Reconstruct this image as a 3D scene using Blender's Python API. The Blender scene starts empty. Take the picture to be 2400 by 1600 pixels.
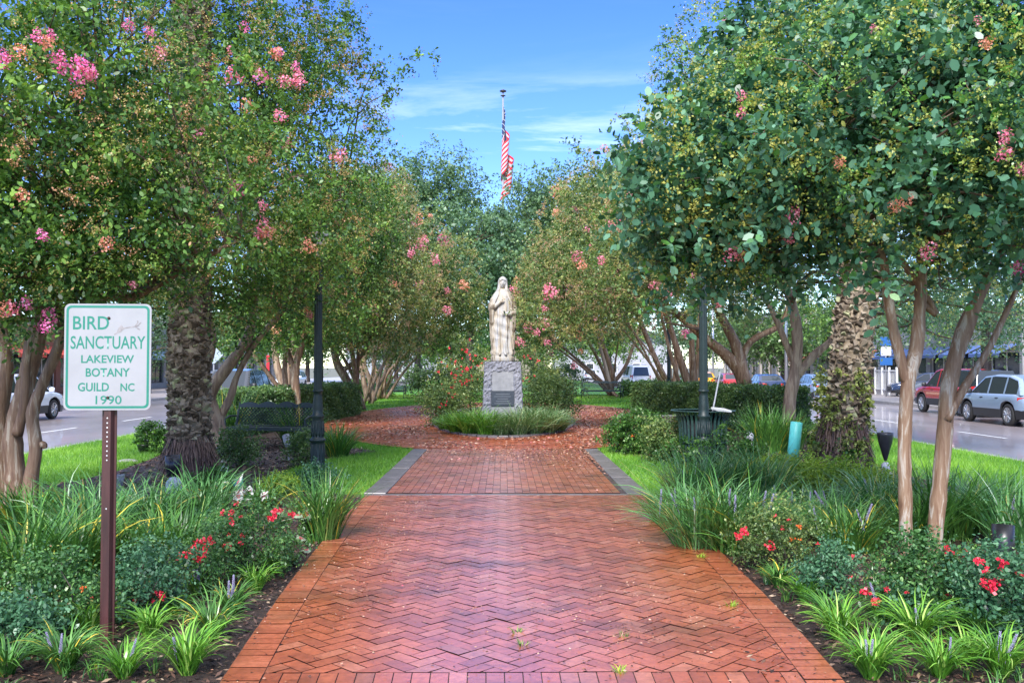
import bpy, bmesh, math, random
import numpy as np
from mathutils import Vector, Matrix, Euler
PI = math.pi
R = math.radians
rng = np.random.default_rng(7)
random.seed(7)
S = bpy.context.scene
COL = S.collection

# ------------------------------------------------------------------ camera
FPX, HZ, VX, EYE = 2150.0, 860.0, 1180.0, 1.70
cam = bpy.data.cameras.new("camera")
cam.sensor_width = 36.0
cam.lens = FPX / 2400.0 * 36.0
cam.clip_start, cam.clip_end = 0.05, 3000
co = bpy.data.objects.new("camera", cam)
COL.objects.link(co)
PITCH = math.atan((HZ - 800.0) / FPX)
YAW = math.atan((1200.0 - VX) / FPX)
co.location = (0, 0, EYE)
co.rotation_euler = (PI / 2 + PITCH, 0, -YAW)
S.camera = co
RM = co.rotation_euler.to_matrix()

def ray(px, py):
    return RM @ Vector(((px - 1200.0) / FPX, (800.0 - py) / FPX, -1.0))
def at(px, py, d):                       # point on the sight line at distance d along the street
    v = ray(px, py)
    return Vector((0, 0, EYE)) + v * (d / v.y)
def G(px, py, z=0.0):                    # point on the ground
    v = ray(px, py)
    return Vector((0, 0, EYE)) + v * ((z - EYE) / v.z)

# ------------------------------------------------------------------ light
SUN_EL, SUN_AZ = 41.0, 193.0             # azimuth clockwise from +Y
W = bpy.data.worlds.new("World")
S.world = W
W.use_nodes = True
nt = W.node_tree
nt.nodes.clear()
wo = nt.nodes.new("ShaderNodeOutputWorld")
bg = nt.nodes.new("ShaderNodeBackground")
sky = nt.nodes.new("ShaderNodeTexSky")
sky.sky_type = 'NISHITA'
sky.sun_disc = False
sky.sun_elevation = R(SUN_EL)
sky.sun_rotation = R(SUN_AZ)
sky.air_density, sky.dust_density, sky.ozone_density = 1.0, 0.0, 5.0
bg.inputs['Strength'].default_value = 0.12
tc = nt.nodes.new("ShaderNodeTexCoord")
mp = nt.nodes.new("ShaderNodeMapping")
mp.inputs['Rotation'].default_value = (0, R(-9), 0)
mp.inputs['Scale'].default_value = (1.5, 1.5, 13.0)
nz = nt.nodes.new("ShaderNodeTexNoise")
nz.inputs['Scale'].default_value = 1.7
nz.inputs['Detail'].default_value = 7
nz.inputs['Roughness'].default_value = 0.62
nz.inputs['Distortion'].default_value = 0.5
rp = nt.nodes.new("ShaderNodeValToRGB")
rp.color_ramp.elements[0].position = 0.50
rp.color_ramp.elements[1].position = 0.78
rp.color_ramp.elements[1].color = (0.75, 0.75, 0.75, 1)
sx = nt.nodes.new("ShaderNodeSeparateXYZ")
band = nt.nodes.new("ShaderNodeValToRGB")      # wisps sit in a low band of the sky
e = band.color_ramp.elements
e[0].position, e[0].color = 0.0, (0.8, 0.8, 0.8, 1)
e[1].position, e[1].color = 0.45, (0.0, 0.0, 0.0, 1)
m_ = band.color_ramp.elements.new(0.23); m_.color = (1, 1, 1, 1)
m_ = band.color_ramp.elements.new(0.31); m_.color = (0.05, 0.05, 0.05, 1)
mul = nt.nodes.new("ShaderNodeMath"); mul.operation = 'MULTIPLY'
mixc = nt.nodes.new("ShaderNodeMixRGB")
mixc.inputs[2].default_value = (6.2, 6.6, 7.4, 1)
L = nt.links
L.new(tc.outputs['Generated'], mp.inputs['Vector'])
L.new(mp.outputs[0], nz.inputs['Vector'])
L.new(nz.outputs['Fac'], rp.inputs[0])
L.new(tc.outputs['Generated'], sx.inputs[0])
L.new(sx.outputs['Z'], band.inputs[0])
L.new(rp.outputs[0], mul.inputs[0])
L.new(band.outputs[0], mul.inputs[1])
over = nt.nodes.new("ShaderNodeValToRGB")      # white veil added to the unseen upper sky, for path glare and neutral fill
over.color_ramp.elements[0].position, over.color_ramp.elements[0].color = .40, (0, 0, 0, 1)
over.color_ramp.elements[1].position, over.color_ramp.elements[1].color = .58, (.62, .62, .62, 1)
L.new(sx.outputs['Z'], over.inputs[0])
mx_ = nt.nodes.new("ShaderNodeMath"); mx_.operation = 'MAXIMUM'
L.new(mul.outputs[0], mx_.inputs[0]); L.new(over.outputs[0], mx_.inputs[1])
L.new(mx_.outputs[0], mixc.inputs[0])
hs = nt.nodes.new('ShaderNodeHueSaturation'); hs.inputs['Saturation'].default_value = 1.25; hs.inputs['Hue'].default_value = 0.524
L.new(sky.outputs[0], hs.inputs['Color'])
L.new(hs.outputs[0], mixc.inputs[1])
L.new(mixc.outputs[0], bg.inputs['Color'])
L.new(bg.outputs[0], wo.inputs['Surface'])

sl = bpy.data.lights.new("sun", 'SUN')
sl.energy = 2.9
sl.angle = R(18)
sl.color = (1.0, 0.965, 0.92)
so = bpy.data.objects.new("sun", sl)
COL.objects.link(so)
a_, e_ = R(SUN_AZ), R(SUN_EL)
sdir = Vector((math.sin(a_) * math.cos(e_), math.cos(a_) * math.cos(e_), math.sin(e_)))
so.rotation_euler = sdir.to_track_quat('Z', 'Y').to_euler()
so.location = sdir * 60

S.view_settings.view_transform = 'Standard'
S.view_settings.look = 'None'
S.view_settings.gamma = 1
S.view_settings.exposure = 1.5
S.render.engine = 'CYCLES'
S.cycles.max_bounces = 6
S.cycles.diffuse_bounces = 3
S.cycles.glossy_bounces = 3
S.cycles.transmission_bounces = 4
S.cycles.use_denoising = True

# ------------------------------------------------------------------ materials
def newmat(name):
    m = bpy.data.materials.new(name)
    m.use_nodes = True
    n = m.node_tree
    return m, n, n.nodes['Principled BSDF'], n.nodes['Material Output']

def ramp(n, stops, interp='LINEAR'):
    r = n.nodes.new("ShaderNodeValToRGB")
    cr = r.color_ramp
    cr.interpolation = interp
    while len(cr.elements) > 1:
        cr.elements.remove(cr.elements[-1])
    cr.elements[0].position = stops[0][0]
    cr.elements[0].color = (*stops[0][1], 1)
    for p, c in stops[1:]:
        x = cr.elements.new(p)
        x.color = (*c, 1)
    return r

def noise(n, scale, detail=4, rough=0.55, coord='Object', sc=(1, 1, 1), dist=0.0):
    t = n.nodes.new("ShaderNodeTexCoord")
    m = n.nodes.new("ShaderNodeMapping")
    m.inputs['Scale'].default_value = sc
    z = n.nodes.new("ShaderNodeTexNoise")
    z.inputs['Scale'].default_value = scale
    z.inputs['Detail'].default_value = detail
    z.inputs['Roughness'].default_value = rough
    z.inputs['Distortion'].default_value = dist
    n.links.new(t.outputs[coord], m.inputs['Vector'])
    n.links.new(m.outputs[0], z.inputs['Vector'])
    return z

def bump(n, src, bs, strength=0.3, dist=0.01):
    b = n.nodes.new("ShaderNodeBump")
    b.inputs['Strength'].default_value = strength
    b.inputs['Distance'].default_value = dist
    n.links.new(src, b.inputs['Height'])
    n.links.new(b.outputs[0], bs.inputs['Normal'])
    return b

def mat(name, col, rough=0.6, metal=0.0, var=0.0, vscale=6.0, bmp=0.0, bscale=40, bdist=0.01, spec=0.5, coat=0.0, sc=(1, 1, 1)):
    m, n, b, o = newmat(name)
    b.inputs['Base Color'].default_value = (*col, 1)
    b.inputs['Roughness'].default_value = rough
    b.inputs['Metallic'].default_value = metal
    b.inputs['Specular IOR Level'].default_value = spec
    b.inputs['Coat Weight'].default_value = coat
    b.inputs['Coat Roughness'].default_value = 0.05
    if var:
        z = noise(n, vscale, 5, 0.6, sc=sc)
        lo = tuple(c * (1 - var) for c in col)
        hi = tuple(min(1, c * (1 + var)) for c in col)
        r = ramp(n, [(0.3, lo), (0.7, hi)])
        n.links.new(z.outputs['Fac'], r.inputs[0])
        n.links.new(r.outputs[0], b.inputs['Base Color'])
    if bmp:
        z = noise(n, bscale, 5, 0.6, sc=sc)
        bump(n, z.outputs['Fac'], b, bmp, bdist)
    return m

def leafmat(name, stops, rough=0.42, trans=0.35, spec=0.45, interp='LINEAR'):
    m, n, b, o = newmat(name)
    a = n.nodes.new("ShaderNodeAttribute")
    a.attribute_name = 'rnd'
    r = ramp(n, stops, interp)
    n.links.new(a.outputs['Fac'], r.inputs[0])
    n.links.new(r.outputs[0], b.inputs['Base Color'])
    b.inputs['Roughness'].default_value = rough
    b.inputs['Specular IOR Level'].default_value = spec
    t = n.nodes.new("ShaderNodeBsdfTranslucent")
    g = n.nodes.new("ShaderNodeMixRGB")
    g.blend_type = 'MULTIPLY'
    g.inputs[0].default_value = 1.0
    g.inputs[2].default_value = (1.0, 1.0, 0.5, 1)
    n.links.new(r.outputs[0], g.inputs[1])
    n.links.new(g.outputs[0], t.inputs['Color'])
    mx = n.nodes.new("ShaderNodeMixShader")
    mx.inputs[0].default_value = trans
    n.links.new(b.outputs[0], mx.inputs[1])
    n.links.new(t.outputs[0], mx.inputs[2])
    n.links.new(mx.outputs[0], o.inputs['Surface'])
    return m

def barkmat(name, stops, scale=3.0, sc=(3, 3, 0.5), bstr=0.5, rough=0.6, bsc=30):
    m, n, b, o = newmat(name)
    z = noise(n, scale, 6, 0.62, sc=sc, dist=0.8)
    r = ramp(n, stops)
    n.links.new(z.outputs['Fac'], r.inputs[0])
    n.links.new(r.outputs[0], b.inputs['Base Color'])
    b.inputs['Roughness'].default_value = rough
    z2 = noise(n, bsc, 5, 0.6, sc=(sc[0], sc[1], sc[2]))
    bump(n, z2.outputs['Fac'], b, bstr, 0.01)
    return m

M = {}
# leaves: rnd 0..0.85 greens, above that new growth, seed heads and turning leaves
M['leaf_blue'] = leafmat('blue_green_leaf', [(0, (.02, .07, .035)), (.3, (.05, .145, .075)), (.55, (.10, .245, .14)), (.75, (.18, .36, .23)), (.84, (.12, .32, .07)),
                                             (.9, (.36, .40, .09)), (1, (.46, .38, .10))], rough=0.36)
M['leaf_green'] = leafmat('green_leaf', [(0, (.022, .065, .02)), (.3, (.06, .15, .035)), (.6, (.13, .26, .05)), (.8, (.22, .40, .07)), (.86, (.24, .38, .06)),
                                         (.93, (.42, .36, .12)), (1, (.50, .26, .14))])
M['leaf_olive'] = leafmat('olive_leaf', [(0, (.03, .06, .018)), (.3, (.085, .155, .045)), (.6, (.17, .25, .075)), (.8, (.29, .36, .10)), (.88, (.40, .40, .12)),
                                         (.95, (.46, .36, .17)), (1, (.50, .30, .21))])
M['leaf_oak'] = leafmat('oak_leaf', [(0, (.05, .11, .06)), (.5, (.11, .21, .10)), (.85, (.18, .30, .13)), (1, (.28, .40, .14))], trans=0.3)
M['leaf_hedge'] = leafmat('hedge_leaf', [(0, (.035, .08, .03)), (.5, (.10, .19, .06)), (.85, (.20, .31, .10)), (1, (.33, .42, .15))], rough=0.3)
M['leaf_shrub'] = leafmat('shrub_leaf', [(0, (.02, .06, .015)), (.5, (.06, .16, .03)), (.85, (.14, .28, .05)), (1, (.25, .4, .06))], rough=0.38)
M['leaf_lime'] = leafmat('lime_leaf', [(0, (.10, .2, .02)), (.5, (.27, .42, .04)), (.85, (.42, .55, .06)), (1, (.55, .62, .1))], rough=0.4)
M['leaf_rose'] = leafmat('rose_leaf', [(0, (.02, .07, .02)), (.5, (.07, .18, .05)), (.8, (.16, .32, .10)), (.92, (.26, .42, .08)), (1, (.3, .16, .08))], rough=0.35)
M['leaf_teal'] = leafmat('teal_leaf', [(0, (.025, .08, .04)), (.5, (.07, .19, .09)), (.85, (.17, .33, .18)), (1, (.3, .48, .16))], rough=0.38)
M['blade'] = leafmat('strap_leaf', [(0, (.025, .08, .02)), (.5, (.065, .18, .035)), (.85, (.14, .33, .06)), (.94, (.32, .46, .12)), (1, (.62, .50, .06))], rough=0.3, trans=0.25)
M['blade_bright'] = leafmat('bright_strap_leaf', [(0, (.04, .13, .02)), (.5, (.11, .30, .03)), (.85, (.24, .48, .06)), (1, (.42, .60, .14))], rough=0.3, trans=0.25)
M['blade_pale'] = leafmat('pale_edged_strap_leaf', [(0, (.05, .12, .04)), (.5, (.14, .26, .09)), (.85, (.32, .42, .20)), (1, (.48, .54, .34))], rough=0.35, trans=0.25)
M['blade_blue'] = leafmat('bluish_strap_leaf', [(0, (.03, .10, .03)), (.5, (.09, .25, .07)), (.85, (.19, .40, .14)), (.93, (.42, .55, .36)), (1, (.6, .55, .15))], rough=0.3, trans=0.25)
M['grass'] = leafmat('lawn_blade', [(0, (.055, .155, .015)), (.5, (.115, .28, .022)), (1, (.25, .45, .045))], rough=0.45, trans=0.3)
M['petal_pink'] = leafmat('pink_petal', [(0, (.50, .06, .14)), (.5, (.85, .22, .38)), (1, (.92, .50, .60))], rough=0.55, trans=0.4)
M['petal_mag'] = leafmat('magenta_petal', [(0, (.55, .04, .24)), (.5, (.90, .16, .48)), (1, (.95, .45, .70))], rough=0.55, trans=0.4)
M['petal_salmon'] = leafmat('salmon_petal', [(0, (.50, .14, .08)), (.5, (.80, .30, .22)), (1, (.90, .50, .36))], rough=0.55, trans=0.4)
M['petal_red'] = leafmat('red_petal', [(0, (.50, .01, .03)), (.6, (.85, .03, .08)), (1, (.95, .16, .18))], rough=0.5, trans=0.3)
M['petal_lav'] = leafmat('lavender_petal', [(0, (.20, .17, .33)), (1, (.46, .43, .62))], rough=0.6, trans=0.3)
M['caladium'] = leafmat('caladium_leaf', [(0, (.55, .05, .12)), (.45, (.75, .35, .40)), (.55, (.75, .72, .72)), (1, (.80, .82, .78))], rough=0.5, trans=0.4)
M['caladium_green'] = leafmat('speckled_caladium_leaf', [(0, (.55, .04, .08)), (.4, (.45, .12, .10)), (.5, (.12, .22, .10)), (1, (.35, .42, .28))], rough=0.5, trans=0.3)
M['petal_orange'] = leafmat('orange_petal', [(0, (.8, .12, .03)), (1, (.9, .3, .05))], rough=0.5)
M['litter'] = leafmat('fallen_leaf', [(0, (.03, .012, .01)), (.3, (.10, .04, .025)), (.5, (.30, .12, .07)), (.78, (.46, .24, .16)), (.95, (.60, .42, .28)), (1, (.6, .1, .15))], rough=0.45, trans=0.1)
M['chip'] = leafmat('bark_chip', [(0, (.018, .010, .008)), (.5, (.06, .03, .02)), (.8, (.12, .06, .04)), (.95, (.22, .14, .09)), (1, (.4, .3, .2))], rough=0.55, trans=0.0)
M['fern'] = leafmat('moss_fern', [(0, (.05, .08, .015)), (.4, (.16, .20, .04)), (.8, (.36, .40, .10)), (1, (.55, .52, .2))], rough=0.6, trans=0.2)

M['bark_tan'] = barkmat('tan_myrtle_bark', [(.25, (.05, .028, .016)), (.42, (.14, .075, .04)), (.55, (.20, .125, .075)), (.64, (.36, .30, .22)), (.70, (.14, .08, .05)), (.85, (.16, .08, .04))], scale=5, sc=(3, 3, .35))
M['bark_grey'] = barkmat('grey_brown_myrtle_bark', [(.25, (.06, .035, .022)), (.45, (.19, .12, .08)), (.6, (.34, .25, .17)), (.75, (.20, .10, .05))])
M['bark_branch'] = barkmat('branch_bark', [(.3, (.05, .03, .02)), (.7, (.17, .11, .07))])
M['bark_orange'] = barkmat('orange_myrtle_bark', [(.25, (.09, .04, .02)), (.42, (.18, .10, .055)), (.54, (.24, .155, .095)), (.62, (.40, .35, .29)), (.68, (.16, .10, .065)), (.85, (.22, .11, .05))], scale=6.0, sc=(3, 3, .35))
M['bark_dark'] = barkmat('dark_bark', [(.3, (.018, .013, .012)), (.7, (.07, .05, .042))], bstr=0.8)
M['palm'] = barkmat('palm_trunk', [(.2, (.05, .032, .018)), (.45, (.19, .14, .085)), (.6, (.34, .27, .19)), (.75, (.36, .36, .18)), (.9, (.2, .14, .09))], scale=5, sc=(1, 1, 1.3), bstr=1.0, bsc=18)
M['palm_boot'] = leafmat('palm_leaf_base', [(0, (.045, .033, .022)), (.4, (.14, .105, .075)), (.75, (.27, .225, .17)), (.88, (.30, .33, .16)), (1, (.42, .42, .12))], rough=0.75, trans=0.0, spec=0.2)
M['root'] = leafmat('palm_root', [(0, (.04, .022, .018)), (.5, (.11, .06, .045)), (1, (.22, .14, .10))], rough=0.7, trans=0.0)

def brickmat(nm='wet_brick', spec=1.0, coat=1.0):
    m, n, b, o = newmat(nm)
    a = n.nodes.new("ShaderNodeAttribute"); a.attribute_name = 'rnd'
    r = ramp(n, [(0, (.34, .080, .038)), (.35, (.45, .108, .046)), (.7, (.51, .130, .056)), (.93, (.54, .18, .10)), (1, (.36, .11, .06))])
    n.links.new(a.outputs['Fac'], r.inputs[0])
    z = noise(n, 1.1, 5, 0.6)
    z3 = noise(n, 26, 4, 0.7)
    mr = n.nodes.new("ShaderNodeMixRGB"); mr.blend_type = 'MULTIPLY'; mr.inputs[0].default_value = 1
    r2 = ramp(n, [(.3, (.62, .55, .50)), (.6, (1, 1, 1))])
    n.links.new(z3.outputs['Fac'], r2.inputs[0])
    n.links.new(r.outputs[0], mr.inputs[1]); n.links.new(r2.outputs[0], mr.inputs[2])
    z5 = noise(n, .9, 5, .6, sc=(1, 2.2, 1), dist=.6)
    r5 = ramp(n, [(.40, (1, 1, 1)), (.54, (.80, .74, .68)), (.63, (.48, .42, .36))])
    n.links.new(z5.outputs['Fac'], r5.inputs[0])
    m5 = n.nodes.new("ShaderNodeMixRGB"); m5.blend_type = 'MULTIPLY'; m5.inputs[0].default_value = .8
    n.links.new(mr.outputs[0], m5.inputs[1]); n.links.new(r5.outputs[0], m5.inputs[2])
    n.links.new(m5.outputs[0], b.inputs['Base Color'])
    mm = n.nodes.new("ShaderNodeMapRange")
    mm.inputs['From Min'].default_value = .35; mm.inputs['From Max'].default_value = .65
    mm.inputs['To Min'].default_value = .24; mm.inputs['To Max'].default_value = .38
    n.links.new(z.outputs['Fac'], mm.inputs['Value'])
    n.links.new(mm.outputs[0], b.inputs['Roughness'])
    b.inputs['Specular IOR Level'].default_value = spec
    b.inputs['Coat Weight'].default_value = coat
    b.inputs['Coat Roughness'].default_value = 0.28
    z2 = noise(n, 60, 5, 0.65)
    bump(n, z2.outputs['Fac'], b, 0.15, 0.002)
    return m
M['brick'] = brickmat()
M['brick_dry'] = brickmat('damp_brick', .4, .05)
M['brick_edge'] = brickmat('orange_edge_brick', .9, .8)
for nd in M['brick_edge'].node_tree.nodes:
    if nd.type == 'VALTORGB' and len(nd.color_ramp.elements) == 5:
        for e_, c_ in zip(nd.color_ramp.elements, ((.40, .10, .05), (.47, .125, .06), (.51, .145, .07), (.53, .18, .10), (.42, .13, .07))): e_.color = (*c_, 1)
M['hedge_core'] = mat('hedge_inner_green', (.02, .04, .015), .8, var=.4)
M['joint'] = mat('brick_joint', (.045, .024, .018), 0.5, var=.5, vscale=9, bmp=.5, bscale=90)
M['puddle'] = mat('puddle_water', (.03, .025, .02), 0.02, spec=0.6)
M['kerb'] = mat('kerb_concrete', (.30, .28, .27), 0.45, var=.25, vscale=8, bmp=.3, bscale=70, bdist=.004)
M['curb_grey'] = mat('grey_border_stone', (.13, .115, .115), 0.35, var=.3, vscale=7, bmp=.3, bscale=60, bdist=.003)
M['asphalt'] = mat('wet_asphalt', (.25, .215, .22), 0.30, var=.3, vscale=.5, bmp=.1, bscale=60, bdist=.003, spec=.8, coat=.3, sc=(1, .35, 1))
M['sidewalk'] = mat('sidewalk_concrete', (.33, .29, .28), 0.4, var=.2, vscale=2, bmp=.2, bscale=60)
M['soil'] = mat('dark_mulch_soil', (.035, .019, .013), 0.7, var=.6, vscale=14, bmp=1, bscale=60, bdist=.03)
M['lawn'] = mat('lawn_green', (.09, .26, .015), 0.6, var=.35, vscale=3.0, bmp=.8, bscale=90, bdist=.02)
M['roadpaint'] = mat('white_road_paint', (.62, .62, .60), 0.45, var=.2, vscale=20)
M['earth'] = mat('far_ground', (.12, .12, .08), 0.8, var=.3, vscale=.3)
M['iron'] = mat('dark_green_iron', (.006, .018, .018), 0.5, var=.3, vscale=20, bmp=.15, bscale=80, bdist=.002)
M['iron_bin'] = mat('green_painted_steel', (.022, .055, .050), 0.35, var=.3, vscale=20)
M['black'] = mat('black_plastic', (.012, .012, .014), 0.35)
M['fixture'] = mat('dark_bronze_fixture', (.035, .035, .042), 0.3, metal=.3, var=.3)
M['glasslens'] = mat('lamp_lens_glass', (.35, .38, .45), 0.08, spec=.8)
M['silver'] = mat('grey_metal', (.42, .44, .47), 0.3, metal=.8)
M['grey'] = mat('weathered_grey_metal', (.22, .23, .26), 0.5, var=.3, vscale=30)
M['turq'] = mat('turquoise_pvc', (.12, .58, .52), 0.4, var=.12, vscale=12)
M['white'] = mat('white_paint', (.70, .70, .70), 0.5, var=.1)
M['dirtywhite'] = mat('dirty_white_plastic', (.50, .50, .50), 0.55, var=.25, vscale=12)
M['postbrown'] = mat('brown_enamel_post', (.055, .018, .017), 0.42, var=.5, vscale=12, bmp=.3, bscale=60, bdist=.002, sc=(1, 1, .15))
M['signwhite'] = mat('aged_sign_white', (.28, .275, .285), 0.35, var=.07, vscale=5)
M['bolt'] = mat('rusty_bolt', (.05, .03, .02), 0.5, metal=.5)
M['twiggrey'] = mat('faded_grey_print', (.22, .20, .20), 0.6, var=.3, vscale=50)
def signgreen():
    m, n, b, o = newmat('worn_green_print')
    z = noise(n, 60, 4, 0.7)
    r = ramp(n, [(.26, (.25, .30, .28)), (.33, (.01, .17, .115)), (.8, (.008, .14, .095))])
    n.links.new(z.outputs['Fac'], r.inputs[0])
    n.links.new(r.outputs[0], b.inputs['Base Color'])
    b.inputs['Roughness'].default_value = .4
    return m
M['signgreen'] = signgreen()
def stonemat(name, stops, sc, bstr, rough=.7, bs=25, bd=.02, side=0):
    m, n, b, o = newmat(name)
    z = noise(n, 3.2, 7, 0.68, sc=sc)
    r = ramp(n, stops)
    n.links.new(z.outputs['Fac'], r.inputs[0])
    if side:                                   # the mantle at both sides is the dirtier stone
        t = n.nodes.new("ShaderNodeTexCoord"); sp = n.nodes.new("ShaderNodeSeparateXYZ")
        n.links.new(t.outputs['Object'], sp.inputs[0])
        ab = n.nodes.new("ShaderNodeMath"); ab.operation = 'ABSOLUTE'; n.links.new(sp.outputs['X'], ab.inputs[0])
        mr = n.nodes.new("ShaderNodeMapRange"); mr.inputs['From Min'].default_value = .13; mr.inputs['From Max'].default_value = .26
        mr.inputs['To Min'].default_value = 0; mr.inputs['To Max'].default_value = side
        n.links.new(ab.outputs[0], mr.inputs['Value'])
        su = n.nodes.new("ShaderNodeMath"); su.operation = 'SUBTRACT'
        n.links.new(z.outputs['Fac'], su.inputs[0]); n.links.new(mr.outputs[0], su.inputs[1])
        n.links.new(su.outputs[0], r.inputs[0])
    n.links.new(r.outputs[0], b.inputs['Base Color'])
    b.inputs['Roughness'].default_value = rough
    z2 = noise(n, bs, 6, 0.65)
    bump(n, z2.outputs['Fac'], b, bstr, bd)
    return m
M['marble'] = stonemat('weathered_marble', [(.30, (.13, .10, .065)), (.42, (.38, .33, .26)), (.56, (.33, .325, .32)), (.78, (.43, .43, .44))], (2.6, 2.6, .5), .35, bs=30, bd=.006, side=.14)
M['granite'] = stonemat('rough_grey_granite', [(.3, (.11, .11, .13)), (.5, (.21, .21, .24)), (.7, (.32, .32, .36))], (4, 4, 4), 1.0, bs=9, bd=.06)
M['granite_smooth'] = stonemat('smooth_grey_granite', [(.3, (.18, .18, .19)), (.6, (.26, .26, .27)), (.8, (.29, .29, .30))], (2, 2, 2), .2, bs=60, bd=.003)
M['plaque'] = mat('dark_slate_plaque', (.035, .042, .055), 0.35, var=.25, vscale=9)
M['plaqueline'] = mat('faint_engraving', (.16, .17, .19), 0.5)
M['tyre'] = mat('tyre_rubber', (.016, .016, .017), 0.7)
M['rim'] = mat('alloy_rim', (.45, .46, .48), 0.25, metal=.8)
M['carglass'] = mat('car_glass', (.03, .038, .045), 0.06, spec=.5)
M['carblack'] = mat('black_car_trim', (.014, .015, .018), 0.4)
M['taillight'] = mat('red_tail_light', (.55, .02, .02), 0.2, coat=.8)
M['headlight'] = mat('clear_headlight', (.60, .62, .62), 0.12, coat=.8)
M['plate'] = mat('licence_plate', (.65, .65, .68), 0.4)
def paint(name, c, rough=.25):
    return mat(name, c, rough, coat=.7)
P_ = {'silver': paint('silver_blue_paint', (.20, .27, .37)), 'red': paint('red_paint', (.32, .012, .02)), 'white': paint('white_car_paint', (.68, .72, .78)),
      'dark': paint('dark_grey_paint', (.04, .045, .055)), 'navy': paint('navy_paint', (.015, .03, .08)), 'blue': paint('steel_blue_paint', (.16, .22, .34)),
      'yellow': paint('yellow_paint', (.75, .36, .03)), 'grey': paint('grey_paint', (.2, .22, .25))}

# ------------------------------------------------------------------ object helpers
def link(o, parent=None):
    COL.objects.link(o)
    if parent is not None:
        o.parent = parent
    return o
def tag(o, label, cat, group=None, kind=None):
    if label: o['label'] = label
    if cat: o['category'] = cat
    if group: o['group'] = group
    if kind: o['kind'] = kind
    return o
def empty(name, loc=(0, 0, 0), rz=0.0, label=None, cat=None, group=None):
    o = bpy.data.objects.new(name, None)
    o.empty_display_size = 0.2
    o.location = loc
    o.rotation_euler = (0, 0, rz)
    COL.objects.link(o)
    return tag(o, label, cat, group)

def npmesh(name, V, loops, starts, totals, material, parent=None, rnd=None, smooth=False, loc=None):
    me = bpy.data.meshes.new(name)
    V = np.asarray(V, dtype=np.float32)
    me.vertices.add(len(V)); me.vertices.foreach_set('co', V.ravel())
    me.loops.add(len(loops)); me.loops.foreach_set('vertex_index', np.asarray(loops, dtype=np.int32))
    me.polygons.add(len(starts))
    me.polygons.foreach_set('loop_start', np.asarray(starts, dtype=np.int32))
    me.polygons.foreach_set('loop_total', np.asarray(totals, dtype=np.int32))
    if smooth:
        me.polygons.foreach_set('use_smooth', np.ones(len(starts), dtype=bool))
    if rnd is not None:
        at_ = me.attributes.new('rnd', 'FLOAT', 'FACE')
        at_.data.foreach_set('value', np.asarray(rnd, dtype=np.float32))
    me.update(calc_edges=True)
    me.materials.append(material)
    o = bpy.data.objects.new(name, me)
    link(o, parent)
    if loc is not None: o.location = loc
    return o

def regmesh(name, V, k, material, parent=None, rnd=None, smooth=False):
    """V: (N,k,3) array of separate k-gons"""
    N = V.shape[0]
    return npmesh(name, V.reshape(-1, 3), np.arange(N * k), np.arange(N) * k, np.full(N, k), material, parent, rnd, smooth)

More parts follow.
